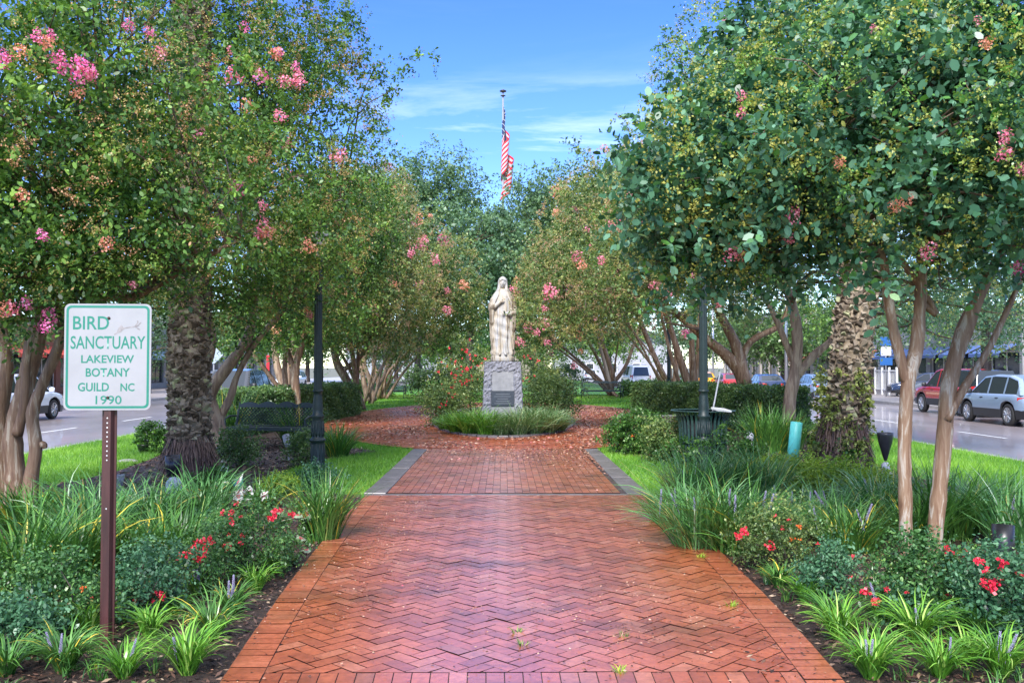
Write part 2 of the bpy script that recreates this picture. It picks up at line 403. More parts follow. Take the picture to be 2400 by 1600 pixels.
class MB:
    """collects shapes into one mesh"""
    def __init__(s): s.v = []; s.f = []; s.r = []
    def add(s, V, F, r=0.5):
        o = len(s.v)
        s.v.extend([tuple(p) for p in V])
        s.f.extend([tuple(i + o for i in f) for f in F])
        s.r.extend([r] * len(F))
    def box(s, x0, x1, y0, y1, z0, z1, r=.5, mtx=None):
        V = [Vector(p) for p in ((x0, y0, z0), (x1, y0, z0), (x1, y1, z0), (x0, y1, z0), (x0, y0, z1), (x1, y0, z1), (x1, y1, z1), (x0, y1, z1))]
        if mtx is not None: V = [mtx @ p for p in V]
        s.add(V, [(0, 3, 2, 1), (4, 5, 6, 7), (0, 1, 5, 4), (1, 2, 6, 5), (2, 3, 7, 6), (3, 0, 4, 7)], r)
    def tube(s, pts, rad, n=6, r=.5, cap=True):
        pts = [Vector(p) for p in pts]
        if not hasattr(rad, '__len__'): rad = [rad] * len(pts)
        V = []; F = []
        up = None
        for i, p in enumerate(pts):
            t = (pts[min(i + 1, len(pts) - 1)] - pts[max(i - 1, 0)])
            if t.length < 1e-9: t = Vector((0, 0, 1))
            t.normalize()
            if up is None:
                up = Vector((1, 0, 0)) if abs(t.x) < .9 else Vector((0, 1, 0))
            u = (up - t * up.dot(t)).normalized()
            w = t.cross(u)
            up = u
            for k in range(n):
                a = 2 * PI * k / n
                V.append(p + (u * math.cos(a) + w * math.sin(a)) * rad[i])
        for i in range(len(pts) - 1):
            for k in range(n):
                a, b = i * n + k, i * n + (k + 1) % n
                F.append((a, b, b + n, a + n))
        if cap:
            F.append(tuple(range(n - 1, -1, -1)))
            F.append(tuple(range((len(pts) - 1) * n, len(pts) * n)))
        s.add(V, F, r)
    def lathe(s, prof, n=20, r=.5, mtx=None, sy=1.0):
        V = []; F = []
        for (ra, z) in prof:
            for k in range(n):
                a = 2 * PI * k / n
                V.append(Vector((ra * math.cos(a), ra * math.sin(a) * sy, z)))
        for i in range(len(prof) - 1):
            for k in range(n):
                a, b = i * n + k, i * n + (k + 1) % n
                F.append((a, b, b + n, a + n))
        if prof[0][0] > 1e-6: F.append(tuple(range(n - 1, -1, -1)))
        if prof[-1][0] > 1e-6: F.append(tuple(range((len(prof) - 1) * n, len(prof) * n)))
        if mtx is not None: V = [mtx @ p for p in V]
        s.add(V, F, r)
    def build(s, name, material, parent=None, smooth=False, bevel=0.0, loc=None, autosmooth=None):
        me = bpy.data.meshes.new(name)
        me.from_pydata(s.v, [], s.f)
        a = me.attributes.new('rnd', 'FLOAT', 'FACE')
        a.data.foreach_set('value', np.asarray(s.r, dtype=np.float32))
        if smooth: me.polygons.foreach_set('use_smooth', np.ones(len(me.polygons), dtype=bool))
        me.update()
        me.materials.append(material)
        o = bpy.data.objects.new(name, me)
        link(o, parent)
        if loc is not None: o.location = loc
        if bevel:
            b = o.modifiers.new('bevel', 'BEVEL'); b.width = bevel; b.segments = 2; b.limit_method = 'ANGLE'
        return o

def poly_sheet(name, pts, z, material, kind='structure', parent=None):
    me = bpy.data.meshes.new(name)
    bm = bmesh.new()
    vs = [bm.verts.new((p[0], p[1], z)) for p in pts]
    f = bm.faces.new(vs)
    if f.calc_area() and f.normal.z < 0: f.normal_flip()
    bm.normal_update()
    if f.normal.z < 0: f.normal_flip()
    bmesh.ops.triangulate(bm, faces=[f])
    bm.to_mesh(me); bm.free()
    me.materials.append(material)
    o = link(bpy.data.objects.new(name, me), parent)
    if kind: o['kind'] = kind
    return o

def inpoly(P, poly):
    x, y = P[:, 0], P[:, 1]
    inside = np.zeros(len(P), dtype=bool)
    n = len(poly)
    for i in range(n):
        x0, y0 = poly[i][:2]; x1, y1 = poly[(i + 1) % n][:2]
        if y0 == y1: continue
        c = ((y0 > y) != (y1 > y)) & (x < (x1 - x0) * (y - y0) / (y1 - y0) + x0)
        inside ^= c
    return inside

def copy_tree(o, parent=None, lbl=None):
    c = o.copy()
    COL.objects.link(c)
    if parent is not None: c.parent = parent
    if lbl: c['label'] = lbl
    for ch in list(o.children): copy_tree(ch, c)
    return c

def unit(v): return v / np.maximum(np.linalg.norm(v, axis=-1, keepdims=True), 1e-9)

def leaf_polys(P, D, Nn, Ln, Wd, k=6):
    """leaf blades at P pointing along D, facing Nn"""
    Sd = unit(np.cross(D, Nn))
    Nn = np.cross(Sd, D)
    Ln = Ln[:, None]; Wd = Wd[:, None]
    if k == 6:
        prof = [(0, 0, 0), (.30, .42, .10), (.70, .40, .10), (1, 0, 0), (.70, -.40, .10), (.30, -.42, .10)]
    elif k == 4:
        prof = [(0, 0, 0), (.5, .5, .08), (1, 0, 0), (.5, -.5, .08)]
    else:
        prof = [(0, -.3, 0), (0, .3, 0), (1, 0, 0)]
    V = np.stack([P + D * Ln * a + Sd * Wd * b + Nn * Wd * c for a, b, c in prof], axis=1)
    return V

def make_crown(name, ells, ncl, nsp, nlf, Ll, material, parent, seed, crad=.45, splen=.5, k=6, tip=.25, shell=.5, aspect=.6, spread=1.0, centers=None, dens=1.0, allr=None):
    """crown of leaf sprays held in clumps spread through the ellipsoids; returns clump centres"""
    g = np.random.default_rng(seed)
    if centers is None:
        ncl = int(ncl * dens); nsp = int(nsp * 1.25)
        vol = np.array([(e[3] * e[4] * e[5]) ** .67 for e in ells]); vol /= vol.sum()
        which = g.choice(len(ells), ncl, p=vol)
        E = np.array([e[:6] for e in ells])[which]
        d = unit(g.normal(size=(ncl, 3)))
        rr = shell + (1 - shell) * g.random(ncl) ** .6
        rr = np.where(g.random(ncl) < .18, rr * (1.10 + .32 * g.random(ncl)), rr)
        cl = E[:, :3] + d * rr[:, None] * E[:, 3:6]
    else:
        cl = np.asarray(centers, dtype=float); ncl = len(cl); d = unit(g.normal(size=(ncl, 3)))
    cr = crad * (.55 + .9 * g.random(ncl))
    ctone = g.normal(0, .15, ncl)
    # sprays
    ci = np.repeat(np.arange(ncl), nsp)
    n = len(ci)
    dd = unit(g.normal(size=(n, 3)) * spread + d[ci] * .5 + np.array([0, 0, .35]))
    o = cl[ci] + dd * (cr[ci] * g.random(n) ** .7)[:, None] * .8
    sl_ = splen * (.5 + .8 * g.random(n))
    sdir = unit(dd + g.normal(size=(n, 3)) * .35)
    tipk = g.random(n) < tip
    st = ctone[ci] + g.normal(0, .07, n)
    t = np.tile(np.linspace(.05, 1, nlf), n) + g.normal(0, .03, n * nlf)
    si = np.repeat(np.arange(n), nlf)
    droop = np.zeros((n * nlf, 3)); droop[:, 2] = -.22 * t * t
    P = o[si] + (sdir[si] * t[:, None] + droop) * sl_[si][:, None] + g.normal(0, .012, (n * nlf, 3))
    side = unit(np.cross(sdir[si], g.normal(size=(n * nlf, 3))))
    D = unit(sdir[si] * .45 + side + np.array([0, 0, -.1]))
    Nn = unit(g.normal(size=(n * nlf, 3)) * .7 + np.array([0, 0, 1.0]))
    Ln = Ll * (.42 + 1.0 * g.random(n * nlf))
    rnd = .42 + st[si] + g.normal(0, .15, n * nlf)
    rnd = np.clip(rnd, 0, .84)
    tt = tipk[si] & (t > .68)
    rnd[tt] = .88 + .12 * g.random(tt.sum())
    Ln[tt] *= .6
    P[tt] += g.normal(0, .03, (tt.sum(), 3))
    if allr: rnd = allr[0] + (allr[1] - allr[0]) * np.clip(.5 + ctone[ci][si] * 2.5 + g.normal(0, .2, n * nlf), 0, 1)
    V = leaf_polys(P, D, Nn, Ln, Ln * aspect, k)
    regmesh(name, V, k, material, parent, rnd)
    return cl

def wob(p, q, g, n=6, amp=.06, sag=0.0):
    p = Vector(p); q = Vector(q)
    L_ = (q - p).length
    pts = []
    off = Vector(g.normal(0, amp * L_, 3)); off2 = Vector(g.normal(0, amp * L_ * .5, 3))
    for i in range(n + 1):
        t = i / n
        pts.append(p.lerp(q, t) + off * math.sin(PI * t) + off2 * math.sin(2 * PI * t) + Vector((0, 0, sag * math.sin(PI * t))))
    return pts

def make_trunk(name, stems, cl, material, parent, seed, nbr=60, r_tip=.006, n=8, twig=0):
    """stems: list of [(x,y,z,r)...]; branches run from the stem tops to the clumps"""
    g = np.random.default_rng(seed)
    mb = MB(); trunk_mb = mb
    tops = []
    for st in stems:
        pts = [Vector(s[:3]) for s in st]; rs = [s[3] for s in st]
        # catmull refine
        PP = []; RR = []
        for i in range(len(pts) - 1):
            p0 = pts[max(i - 1, 0)]; p1 = pts[i]; p2 = pts[i + 1]; p3 = pts[min(i + 2, len(pts) - 1)]
            for j in range(5):
                t = j / 5
                q = .5 * ((2 * p1) + (p2 - p0) * t + (2 * p0 - 5 * p1 + 4 * p2 - p3) * t * t + (3 * p1 - p0 - 3 * p2 + p3) * t ** 3)
                PP.append(q); RR.append((rs[i] * (1 - t) + rs[i + 1] * t) * (1 + g.normal(0, .05)))
        PP.append(pts[-1]); RR.append(rs[-1])
        mb.tube(PP, RR, n)
        for k_ in range(len(PP) // 2, len(PP)):
            tops.append((PP[k_], RR[k_]))
    mb = MB()
    cl = np.asarray(cl)
    sel = g.permutation(len(cl))[:nbr]
    for i in sel:
        c = Vector(cl[i])
        best = min(tops, key=lambda tp: (tp[0] - c).length + (0.8 if tp[0].z > c.z else 0))
        r0 = min(best[1] * .75, .012 + .014 * (c - best[0]).length)
        pts = wob(best[0], c, g, 6, .07, .04 * (c - best[0]).length)
        mb.tube(pts, [r0 * (1 - t / 6) + r_tip * (t / 6) for t in range(7)], 5)
        for _ in range(twig):
            j = g.integers(2, 6)
            e_ = pts[j] + Vector(g.normal(0, .18, 3)) + Vector((0, 0, .05))
            mb.tube(wob(pts[j], e_, g, 3, .1), [r_tip * 1.3, r_tip, r_tip * .8, r_tip * .5], 4)
    mb.build('branches', M['bark_branch'], parent, smooth=True)
    return trunk_mb.build(name, material, parent, smooth=True)

def pxell(px, py, d, rx, rz, ry):
    c = at(px, py, d)
    s = d / FPX
    return (c.x, c.y, c.z, rx * s, ry, rz * s)

def pxstem(pts, d):
    out = []
    for p in pts:
        dd = d + (p[3] if len(p) > 3 else 0)
        c = at(p[0], p[1], dd)
        out.append((c.x, c.y, c.z, p[2] * dd / FPX * .5))
    return out

# flower cluster meshes (shared by copies)
def petal_mesh(name, material, n, rad, leaf, seed, zs=1.2):
    g = np.random.default_rng(seed)
    d = unit(g.normal(size=(n, 3)))
    P = d * (rad * (.4 + .7 * g.random(n)))[:, None] * np.array([1, 1, zs])
    P[:, :2] *= (1.1 - .55 * np.clip(P[:, 2:3] / (rad * zs), -1, 1))
    D = unit(g.normal(size=(n, 3)))
    Nn = unit(d + g.normal(size=(n, 3)) * .5)
    Ln = leaf * (.6 + .8 * g.random(n))
    V = leaf_polys(P, D, Nn, Ln, Ln * .9, 4)
    me_o = regmesh(name, V, 4, material, None, np.clip(g.normal(.55, .25, n), 0, 1))
    me = me_o.data
    bpy.data.objects.remove(me_o)
    return me
FL = {}
for kx in ('pink', 'mag', 'salmon'):
    FL[kx] = [petal_mesh('flower_cluster', M['petal_' + kx], 90, .085, .03, 40 + i, 1.35) for i in range(3)]
FL['red'] = [petal_mesh('blossom', M['petal_red'], 16, .022, .022, 60 + i, .8) for i in range(3)]
FL['orange'] = [petal_mesh('blossom', M['petal_orange'], 14, .02, .02, 64, .8)]

def front_point(px, py, ells, grow=1.0):
    v = ray(px, py); o = Vector((0, 0, EYE))
    best = None
    for e in ells:
        c = Vector(e[:3]); r = Vector(e[3:6]) * grow
        q = Vector(((o - c)[i] / r[i] for i in range(3))); w = Vector((v[i] / r[i] for i in range(3)))
        A = w.dot(w); B = 2 * q.dot(w); C = q.dot(q) - 1
        D = B * B - 4 * A * C
        if D < 0: continue
        t = (-B - math.sqrt(D)) / (2 * A)
        if t > 0 and (best is None or t < best): best = t
    return None if best is None else o + v * best

def put_flowers(tree, specs, ells, grow=1.15, scale=1.0, seed=1):
    """specs: (px,py,size_px,kind)"""
    g = np.random.default_rng(seed)
    for (px, py, sz, kd) in specs:
        p = front_point(px, py, ells, grow)
        if p is None:
            c = min(ells, key=lambda e: 0)
            p = at(px, py, c[1] - c[4] * .6)
        me = FL[kd][g.integers(0, len(FL[kd]))]
        r = sz * 1.15 * p.y / FPX * .5 / .085
        o = bpy.data.objects.new('flower_cluster', me)
        link(o, tree)
        o.location = p
        o.rotation_euler = (g.normal(0, .5), g.normal(0, .5), g.random() * 6.28)
        o.scale = (r * scale, r * scale, r * scale)

def scatter_flowers(tree, ells, n, kinds, size, seed):
    g = np.random.default_rng(seed)
    for i in range(n):
        e = ells[g.integers(0, len(ells))]
        d = unit(g.normal(size=3) + np.array([0, -.5, .2]))
        p = np.array(e[:3]) + d * np.array(e[3:6]) * (1.12 + .15 * g.random())
        if p[2] < 1.8: continue
        kd = kinds[g.integers(0, len(kinds))]
        o = bpy.data.objects.new('flower_cluster', FL[kd][g.integers(0, 3)])
        link(o, tree)
        o.location = p; o.rotation_euler = (g.normal(0, .5), g.normal(0, .5), g.random() * 6.28)
        s = size * 1.12 * (.5 + .9 * g.random()); o.scale = (s, s, s)

# ------------------------------------------------------------------ ground, roads, median
def quad_sheet(name, x0, x1, y0, y1, z, m, kind='structure'):
    return poly_sheet(name, [(x0, y0), (x1, y0), (x1, y1), (x0, y1)], z, m, kind)
RZ = -0.20                                      # road level below the lawn
quad_sheet('ground', -900, 900, -60, 1800, RZ - .02, M['earth'])
for sgn, nm in ((-1, 'road'), (1, 'road')):
    a, b = sorted((sgn * 9.3, sgn * 19.6))
    quad_sheet(nm, a, b, -25, 260, RZ, M['asphalt'])
    mb = MB()
    for k in range(-3, 40):                      # lane dashes
        y = 12.2 + k * 6.1 + (0 if sgn > 0 else 2.0)
        mb.add([(sgn * 13.4 - .06, y, RZ + .004), (sgn * 13.4 + .06, y, RZ + .004), (sgn * 13.4 + .06, y + 2.6, RZ + .004), (sgn * 13.4 - .06, y + 2.6, RZ + .004)], [(0, 1, 2, 3)])
    o = mb.build('lane_markings', M['roadpaint']); o['kind'] = 'structure'
    mb = MB()
    a, b = sorted((sgn * 19.6, sgn * 19.75))
    mb.box(a, b, -25, 260, RZ - .02, RZ + .15)
    o = mb.build('kerb', M['kerb'], bevel=.02); o['kind'] = 'structure'
    a, b = sorted((sgn * 19.75, sgn * 29.0))
    quad_sheet('sidewalk', a, b, -25, 260, RZ + .14, M['sidewalk'])
    mb = MB()
    a, b = sorted((sgn * 9.34, sgn * 9.5))
    mb.box(a, b, -25, 150, RZ - .02, .01)
    o = mb.build('kerb', M['kerb'], bevel=.02); o['kind'] = 'structure'
quad_sheet('lawn', -9.34, 9.34, -25, 150, 0.0, M['lawn'])

# planting beds
def smoothpoly(pts, n=6):
    out = []
    N = len(pts)
    for i in range(N):
        p0, p1, p2, p3 = (Vector((*pts[(i + k - 1) % N], 0)) for k in range(4))
        for j in range(n):
            t = j / n
            q = .5 * ((2 * p1) + (p2 - p0) * t + (2 * p0 - 5 * p1 + 4 * p2 - p3) * t * t + (3 * p1 - p0 - 3 * p2 + p3) * t ** 3)
            out.append((q.x, q.y))
    return out
BED_L = smoothpoly([(-9.0, 2.0), (-1.3, 2.0), (-1.55, 6), (-1.72, 9), (-1.8, 11.9), (-2.6, 12.5), (-3.3, 13.4), (-3.5, 15.5), (-2.9, 17.8), (-2.6, 18.6), (-4.2, 20.5), (-5.4, 24), (-6.0, 33), (-6.9, 33), (-7.2, 22),
                    (-6.5, 17), (-6.3, 14.5), (-6.7, 13.0), (-8.0, 12.0), (-9.0, 10.5)], 5)
BED_R = smoothpoly([(1.6, 2.0), (9.0, 2.0), (9.0, 8.5), (7.2, 10.3), (6.6, 12.0), (6.3, 14.5), (6.6, 18), (7.6, 22), (7.2, 33), (6.1, 33), (5.4, 25), (4.2, 20.5), (2.4, 19.0), (2.3, 17.6), (3.4, 16.6), (3.0, 13.4), (2.5, 11.9), (2.0, 11.3), (1.98, 8.5)], 5)
poly_sheet('mulch_ground', BED_L, 0.008, M['soil'])
poly_sheet('mulch_ground', BED_R, 0.0085, M['soil'])
BED_F1 = smoothpoly([(-9, 50), (-1.5, 49), (-1.5, 54), (-9, 56)], 4)
BED_F2 = smoothpoly([(1.5, 49), (9, 50), (9, 56), (1.5, 54)], 4)
poly_sheet('mulch_ground', BED_F1, 0.008, M['soil'])
poly_sheet('mulch_ground', BED_F2, 0.008, M['soil'])

# ------------------------------------------------------------------ brick paving
def _edge(pts):
    c = np.polyfit([p[0] for p in pts], [p[1] for p in pts], 2)
    return [(float(np.polyval(c, y)), float(y)) for y in [2.0] + list(np.linspace(4.6, 12.02, 14))]
PATH = _edge([(2, -1.0), (4.97, -1.28), (6.28, -1.40), (7.9, -1.49), (10, -1.56), (12.02, -1.58)])
PATHR = _edge([(2, 1.34), (4.94, 1.575), (5.65, 1.66), (6.55, 1.71), (8.2, 1.76), (10, 1.77), (12.02, 1.72)])
def clip_convex(poly, clip):
    out = poly
    n = len(clip)
    for i in range(n):
        ax, ay = clip[i]; bx, by = clip[(i + 1) % n]
        ex, ey = bx - ax, by - ay
        inp = out; out = []
        if not inp: break
        for j in range(len(inp)):
            p, q = inp[j], inp[(j + 1) % len(inp)]
            dp = ex * (p[1] - ay) - ey * (p[0] - ax)
            dq = ex * (q[1] - ay) - ey * (q[0] - ax)
            if dp >= 0: out.append(p)
            if (dp >= 0) != (dq >= 0):
                t = dp / (dp - dq)
                out.append((p[0] + (q[0] - p[0]) * t, p[1] + (q[1] - p[1]) * t))
    return out

class Bricks:
    def __init__(s, z): s.V = []; s.L = []; s.S = []; s.T = []; s.R = []; s.z = z; s.g = np.random.default_rng(3)
    def brick(s, poly, bevel=True, tiltamp=.0016):
        n = len(poly)
        if n < 3: return
        A = sum(poly[i][0] * poly[(i + 1) % n][1] - poly[(i + 1) % n][0] * poly[i][1] for i in range(n)) / 2
        if A < 4e-4: return
        cx = sum(p[0] for p in poly) / n; cy = sum(p[1] for p in poly) / n
        tx, ty, tz = s.g.normal(0, 1, 3)
        r = float(s.g.random())
        o = len(s.V)
        zz = lambda p: s.z + tz * .0012 + (p[0] - cx) * tx * .004 + (p[1] - cy) * ty * .004
        if bevel:
            for p in poly:
                d = math.hypot(p[0] - cx, p[1] - cy); k = max(0, 1 - .004 / max(d, .01))
                s.V.append((cx + (p[0] - cx) * k, cy + (p[1] - cy) * k, zz(p)))
            for p in poly: s.V.append((p[0], p[1], zz(p) - .0015))
            for p in poly: s.V.append((p[0], p[1], s.z - .018))
            s.S.append(len(s.L)); s.L.extend(range(o, o + n)); s.T.append(n); s.R.append(r)
            for lv in (0, 1):
                for i in range(n):
                    j = (i + 1) % n
                    s.S.append(len(s.L)); s.T.append(4); s.R.append(r)
                    s.L.extend((o + lv * n + i, o + (lv + 1) * n + i, o + (lv + 1) * n + j, o + lv * n + j))
        else:
            for p in poly: s.V.append((p[0], p[1], zz(p)))
            s.S.append(len(s.L)); s.L.extend(range(o, o + n)); s.T.append(n); s.R.append(r)
    def herring(s, w, clip, test=None, bevel=True, gap=.007, org=(0.0, 0.0)):
        xs = [p[0] for p in clip]; ys = [p[1] for p in clip]
        c = math.sqrt(.5)
        rad = max(max(xs) - min(xs), max(ys) - min(ys)) * .75 + 1
        mx, my = (max(xs) + min(xs)) / 2, (max(ys) + min(ys)) / 2
        N = int(rad / w * 1.1) + 4
        g2 = gap / 2
        for i in range(-N, N):
            for j in range(-N // 2, N // 2 + 1):
                # lattice (1,1) and (2,-2)
                bx, by = i + 2 * j, i - 2 * j
                wx = (bx * c - by * c) * w + mx + org[0]; wy = (bx * c + by * c) * w + my + org[1]
                if wx < min(xs) - .5 or wx > max(xs) + .5 or wy < min(ys) - .5 or wy > max(ys) + .5: continue
                for (x0, y0, x1, y1) in ((bx, by, bx + 2, by + 1), (bx, by + 1, bx + 1, by + 3)):
                    P = [(x0 * w + g2, y0 * w + g2), (x1 * w - g2, y0 * w + g2), (x1 * w - g2, y1 * w - g2), (x0 * w + g2, y1 * w - g2)]
                    P = [(p[0] * c - p[1] * c + mx + org[0], p[0] * c + p[1] * c + my + org[1]) for p in P]
                    if test and not test(sum(p[0] for p in P) / 4, sum(p[1] for p in P) / 4): continue
                    P = clip_convex(P, clip)
                    s.brick(P, bevel)
    def border(s, line, inner, w=.1, gap=.006, bevel=True):
        """soldier bricks between two polylines of equal length"""
        for i in range(len(line) - 1):
            a0, a1 = Vector(line[i]), Vector(line[i + 1]); b0, b1 = Vector(inner[i]), Vector(inner[i + 1])
            n = max(1, round((a1 - a0).length / w))
            for k in range(n):
                t0 = k / n + gap / 2 / w / n; t1 = (k + 1) / n - gap / 2 / w / n
                P = [a0.lerp(a1, t0), a0.lerp(a1, t1), b0.lerp(b1, t1), b0.lerp(b1, t0)]
                P = [tuple(p) for p in P]
                A = sum(P[q][0] * P[(q + 1) % 4][1] - P[(q + 1) % 4][0] * P[q][1] for q in range(4))
                if A < 0: P.reverse()
                s.brick(P, bevel)
    def build(s, name, m_='brick'):
        o = npmesh(name, s.V, s.L, s.S, s.T, M[m_], None, s.R)
        o['kind'] = 'structure'
        return o

BZ = .034
pc = [(p[0] + .006, p[1]) for p in reversed(PATH)] + [(p[0] - .006, p[1]) for p in PATHR]
# counter-clockwise: left side downwards, then right side upwards
B = Bricks(BZ)
lo = [p for p in pc if p[1] > 5.06]
def cut(y, line):
    for i in range(len(line) - 1):
        if line[i][1] <= y <= line[i + 1][1]:
            t = (y - line[i][1]) / (line[i + 1][1] - line[i][1])
            return (line[i][0] + (line[i + 1][0] - line[i][0]) * t, y)
near = [p for p in reversed(PATH) if p[1] > 5.07] + [cut(5.07, PATH), cut(5.07, PATHR)] + [p for p in PATHR if p[1] > 5.07]
B.herring(.100, near, bevel=False)
front = [cut(4.83, PATH), PATH[0], PATHR[0], cut(4.83, PATHR)]
B.herring(.100, front, bevel=False)
B.border([cut(5.06, PATH), cut(5.06, PATHR)], [cut(4.84, PATH), cut(4.84, PATHR)], w=.1, bevel=False)
def fine(line, n=40):
    ys = np.linspace(line[0][1], line[-1][1], n)
    return [cut(float(min(max(y, line[0][1]), line[-1][1])), line) or line[-1] for y in ys]
Lf, Rf = fine(PATH, 24), fine(PATHR, 24)
B.build('brick_path'); B = Bricks(BZ)
B.border([(p[0] - .21, p[1]) for p in Lf], [(p[0] - .006, p[1]) for p in Lf], bevel=False)
B.border([(p[0] + .006, p[1]) for p in Rf], [(p[0] + .21, p[1]) for p in Rf], bevel=False)
B.build('brick_path_border', 'brick_edge')
poly_sheet('path_joint_bed', [(p[0] - .22, p[1]) for p in reversed(PATH)] + [(p[0] + .22, p[1]) for p in PATHR], BZ - .007, M['joint'])

# straight walk with grey borders
mb = MB()
g = np.random.default_rng(11)
mb.box(-1.80, 1.92, 12.026, 12.15, 0, BZ - .002)
o = mb.build('stone_border', M['curb_grey'], bevel=.006); o['kind'] = 'structure'
mb = MB()
for sx_, w0, w1 in ((-1, -1.84, -1.55), (1, 1.63, 1.92)):
    y = 12.165
    while y < 18.7:
        ln = .6 + .02 * g.normal()
        mb.box(w0, w1, y + .004, min(y + ln, 18.75), 0, BZ + .008 + g.normal(0, .002))
        y += ln
o = mb.build('stone_border', M['curb_grey'], bevel=.008); o['kind'] = 'structure'
B = Bricks(BZ)
w = .1
x = -1.545; r_ = 0
while x + w < 1.625:
    y = 12.21 + (.105 if r_ % 2 else 0)
    if r_ % 2: B.brick([(x + .003, 12.21), (x + w - .003, 12.21), (x + w - .003, 12.31), (x + .003, 12.31)], False)
    while y < 18.7:
        B.brick([(x + .003, y + .003), (x + w - .003, y + .003), (x + w - .003, y + .207), (x + .003, y + .207)], False)
        y += .21
    x += w; r_ += 1
B.build('brick_walk')
quad_sheet('walk_joint_bed', -1.56, 1.64, 12.15, 18.9, BZ - .008, M['joint'])

# oval plaza round the statue bed
PCX, PCY, PRX, PRY = 0.0, 31.0, 5.55, 12.75
def ell(cx, cy, rx, ry, n=72, ph=0.0):
    return [(cx + rx * math.cos(2 * PI * i / n + ph), cy + ry * math.sin(2 * PI * i / n + ph)) for i in range(n)]
B = Bricks(BZ - .002)
inbed = lambda x, y: not ((x / 2.0) ** 2 + ((y - 30.0) / 7.9) ** 2 < 1)
B.herring(.108, ell(PCX, PCY, PRX - .25, PRY - .25, 48), inbed, bevel=False, gap=.01)
Eo, Ei = ell(PCX, PCY, PRX, PRY, 97)[:], ell(PCX, PCY, PRX - .22, PRY - .22, 97)
B.border(Eo + Eo[:1], Ei + Ei[:1], w=.11, bevel=False)
B.build('brick_plaza', 'brick_dry')
poly_sheet('plaza_joint_bed', ell(PCX, PCY, PRX + .02, PRY + .02), BZ - .018, M['joint'])
mb = MB()
BCX, BCY, BRX, BRY = 0.0, 30.0, 2.25, 8.3
for i in range(54):
    a0, a1 = 2 * PI * i / 54 + .006, 2 * PI * (i + 1) / 54 - .006
    P = []
    for a, q in ((a0, 0), (a1, 0), (a1, -.32), (a0, -.32)):
        P.append((BCX + (BRX + q) * math.cos(a), BCY + (BRY + q) * math.sin(a)))
    mb.add([(p[0], p[1], 0) for p in P] + [(p[0], p[1], .075) for p in P], [(0, 1, 5, 4), (1, 2, 6, 5), (2, 3, 7, 6), (3, 0, 4, 7), (4, 5, 6, 7)])
o = mb.build('stone_border', M['curb_grey'], bevel=.008); o['kind'] = 'structure'
poly_sheet('mulch_ground', ell(BCX, BCY, BRX - .25, BRY - .25), .062, M['soil'])
for i, (px, py, rx, ry) in enumerate([(1460, 957, .9, .8), (1330, 957, .6, .5)]):
    c = G(px, py, BZ)
    gg = np.random.default_rng(i + 90)
    poly_sheet('puddle', [(c.x + rx * math.cos(t) * (1 + .25 * math.sin(3 * t + i)), c.y + ry * math.sin(t) * (1 + .2 * math.cos(2 * t))) for t in np.linspace(0, 2 * PI, 40)[:-1]], BZ + .004, M['puddle'])


# ------------------------------------------------------------------ mulch chips, lawn blades, fallen leaves
def in_view(P, margin=80):
    s = FPX / P[:, 1]
    px = VX + P[:, 0] * s
    return (P[:, 1] > 3.5) & (px > -margin) & (px < 2400 + margin)
def scatter_flat(name, P, z, size, asp, material, seed, k=4, tilt=.5):
    g = np.random.default_rng(seed)
    n = len(P)
    P3 = np.column_stack([P, z + g.random(n) * .02])
    a = g.random(n) * 2 * PI
    D = unit(np.column_stack([np.cos(a), np.sin(a), g.normal(0, tilt * .5, n)]))
    Nn = unit(np.column_stack([g.normal(0, tilt, (n, 2)), np.ones(n)]))
    Ln = size * (.4 + 1.0 * g.random(n))
    V = leaf_polys(P3, D, Nn, Ln, Ln * asp, k)
    o = regmesh(name, V, k, material, None, g.random(n))
    o['kind'] = 'stuff'
    return o
def sample(poly, n, seed, ymax=99, ymin=3.8):
    g = np.random.default_rng(seed)
    xs = [p[0] for p in poly]; ys = [p[1] for p in poly]
    y0, y1 = max(min(ys), ymin), min(max(ys), ymax)
    P = np.column_stack([g.uniform(min(xs), max(xs), n), g.uniform(y0, y1, n)])
    P = P[inpoly(P, poly)]
    return P[in_view(P)]
for i, (bd, n) in enumerate(((BED_L, 60000), (BED_R, 60000))):
    P = sample(bd, n, 20 + i, 12.5)
    o = scatter_flat('bark_mulch', P, .012, .045, .32, M['chip'], 30 + i)
    o['label'] = ('dark bark mulch covering the bed left of the brick path', 'dark bark mulch covering the bed right of the brick path')[i]; o['category'] = 'mulch'
    P = sample(bd, 26000, 40 + i, 22, 12.5)
    o = scatter_flat('bark_mulch', P, .012, .07, .35, M['chip'], 33 + i)
    o['label'] = ('reddish mulch around the left palm and bench', 'reddish mulch around the right palm and litter bin')[i]; o['category'] = 'mulch'
for i, (bd, lb) in enumerate(((BED_L, 'scattered low seedlings and leaf scraps in the left bed'), (BED_R, 'scattered low seedlings and leaf scraps in the right bed'))):
    P = sample(bd, 16000, 60 + i, 12.5)
    k_ = np.sin(P[:, 0] * 3.1) * np.sin(P[:, 1] * 2.7 + i) > .15
    P = P[k_]; P = P[(P[:, 0] < -1.78) | (P[:, 0] > 2.0)]
    o = scatter_flat('ground_cover', P, .02, .03, .6, M['leaf_olive'], 62 + i, 4, .9)
    tag(o, lb, 'ground cover', None, 'stuff')
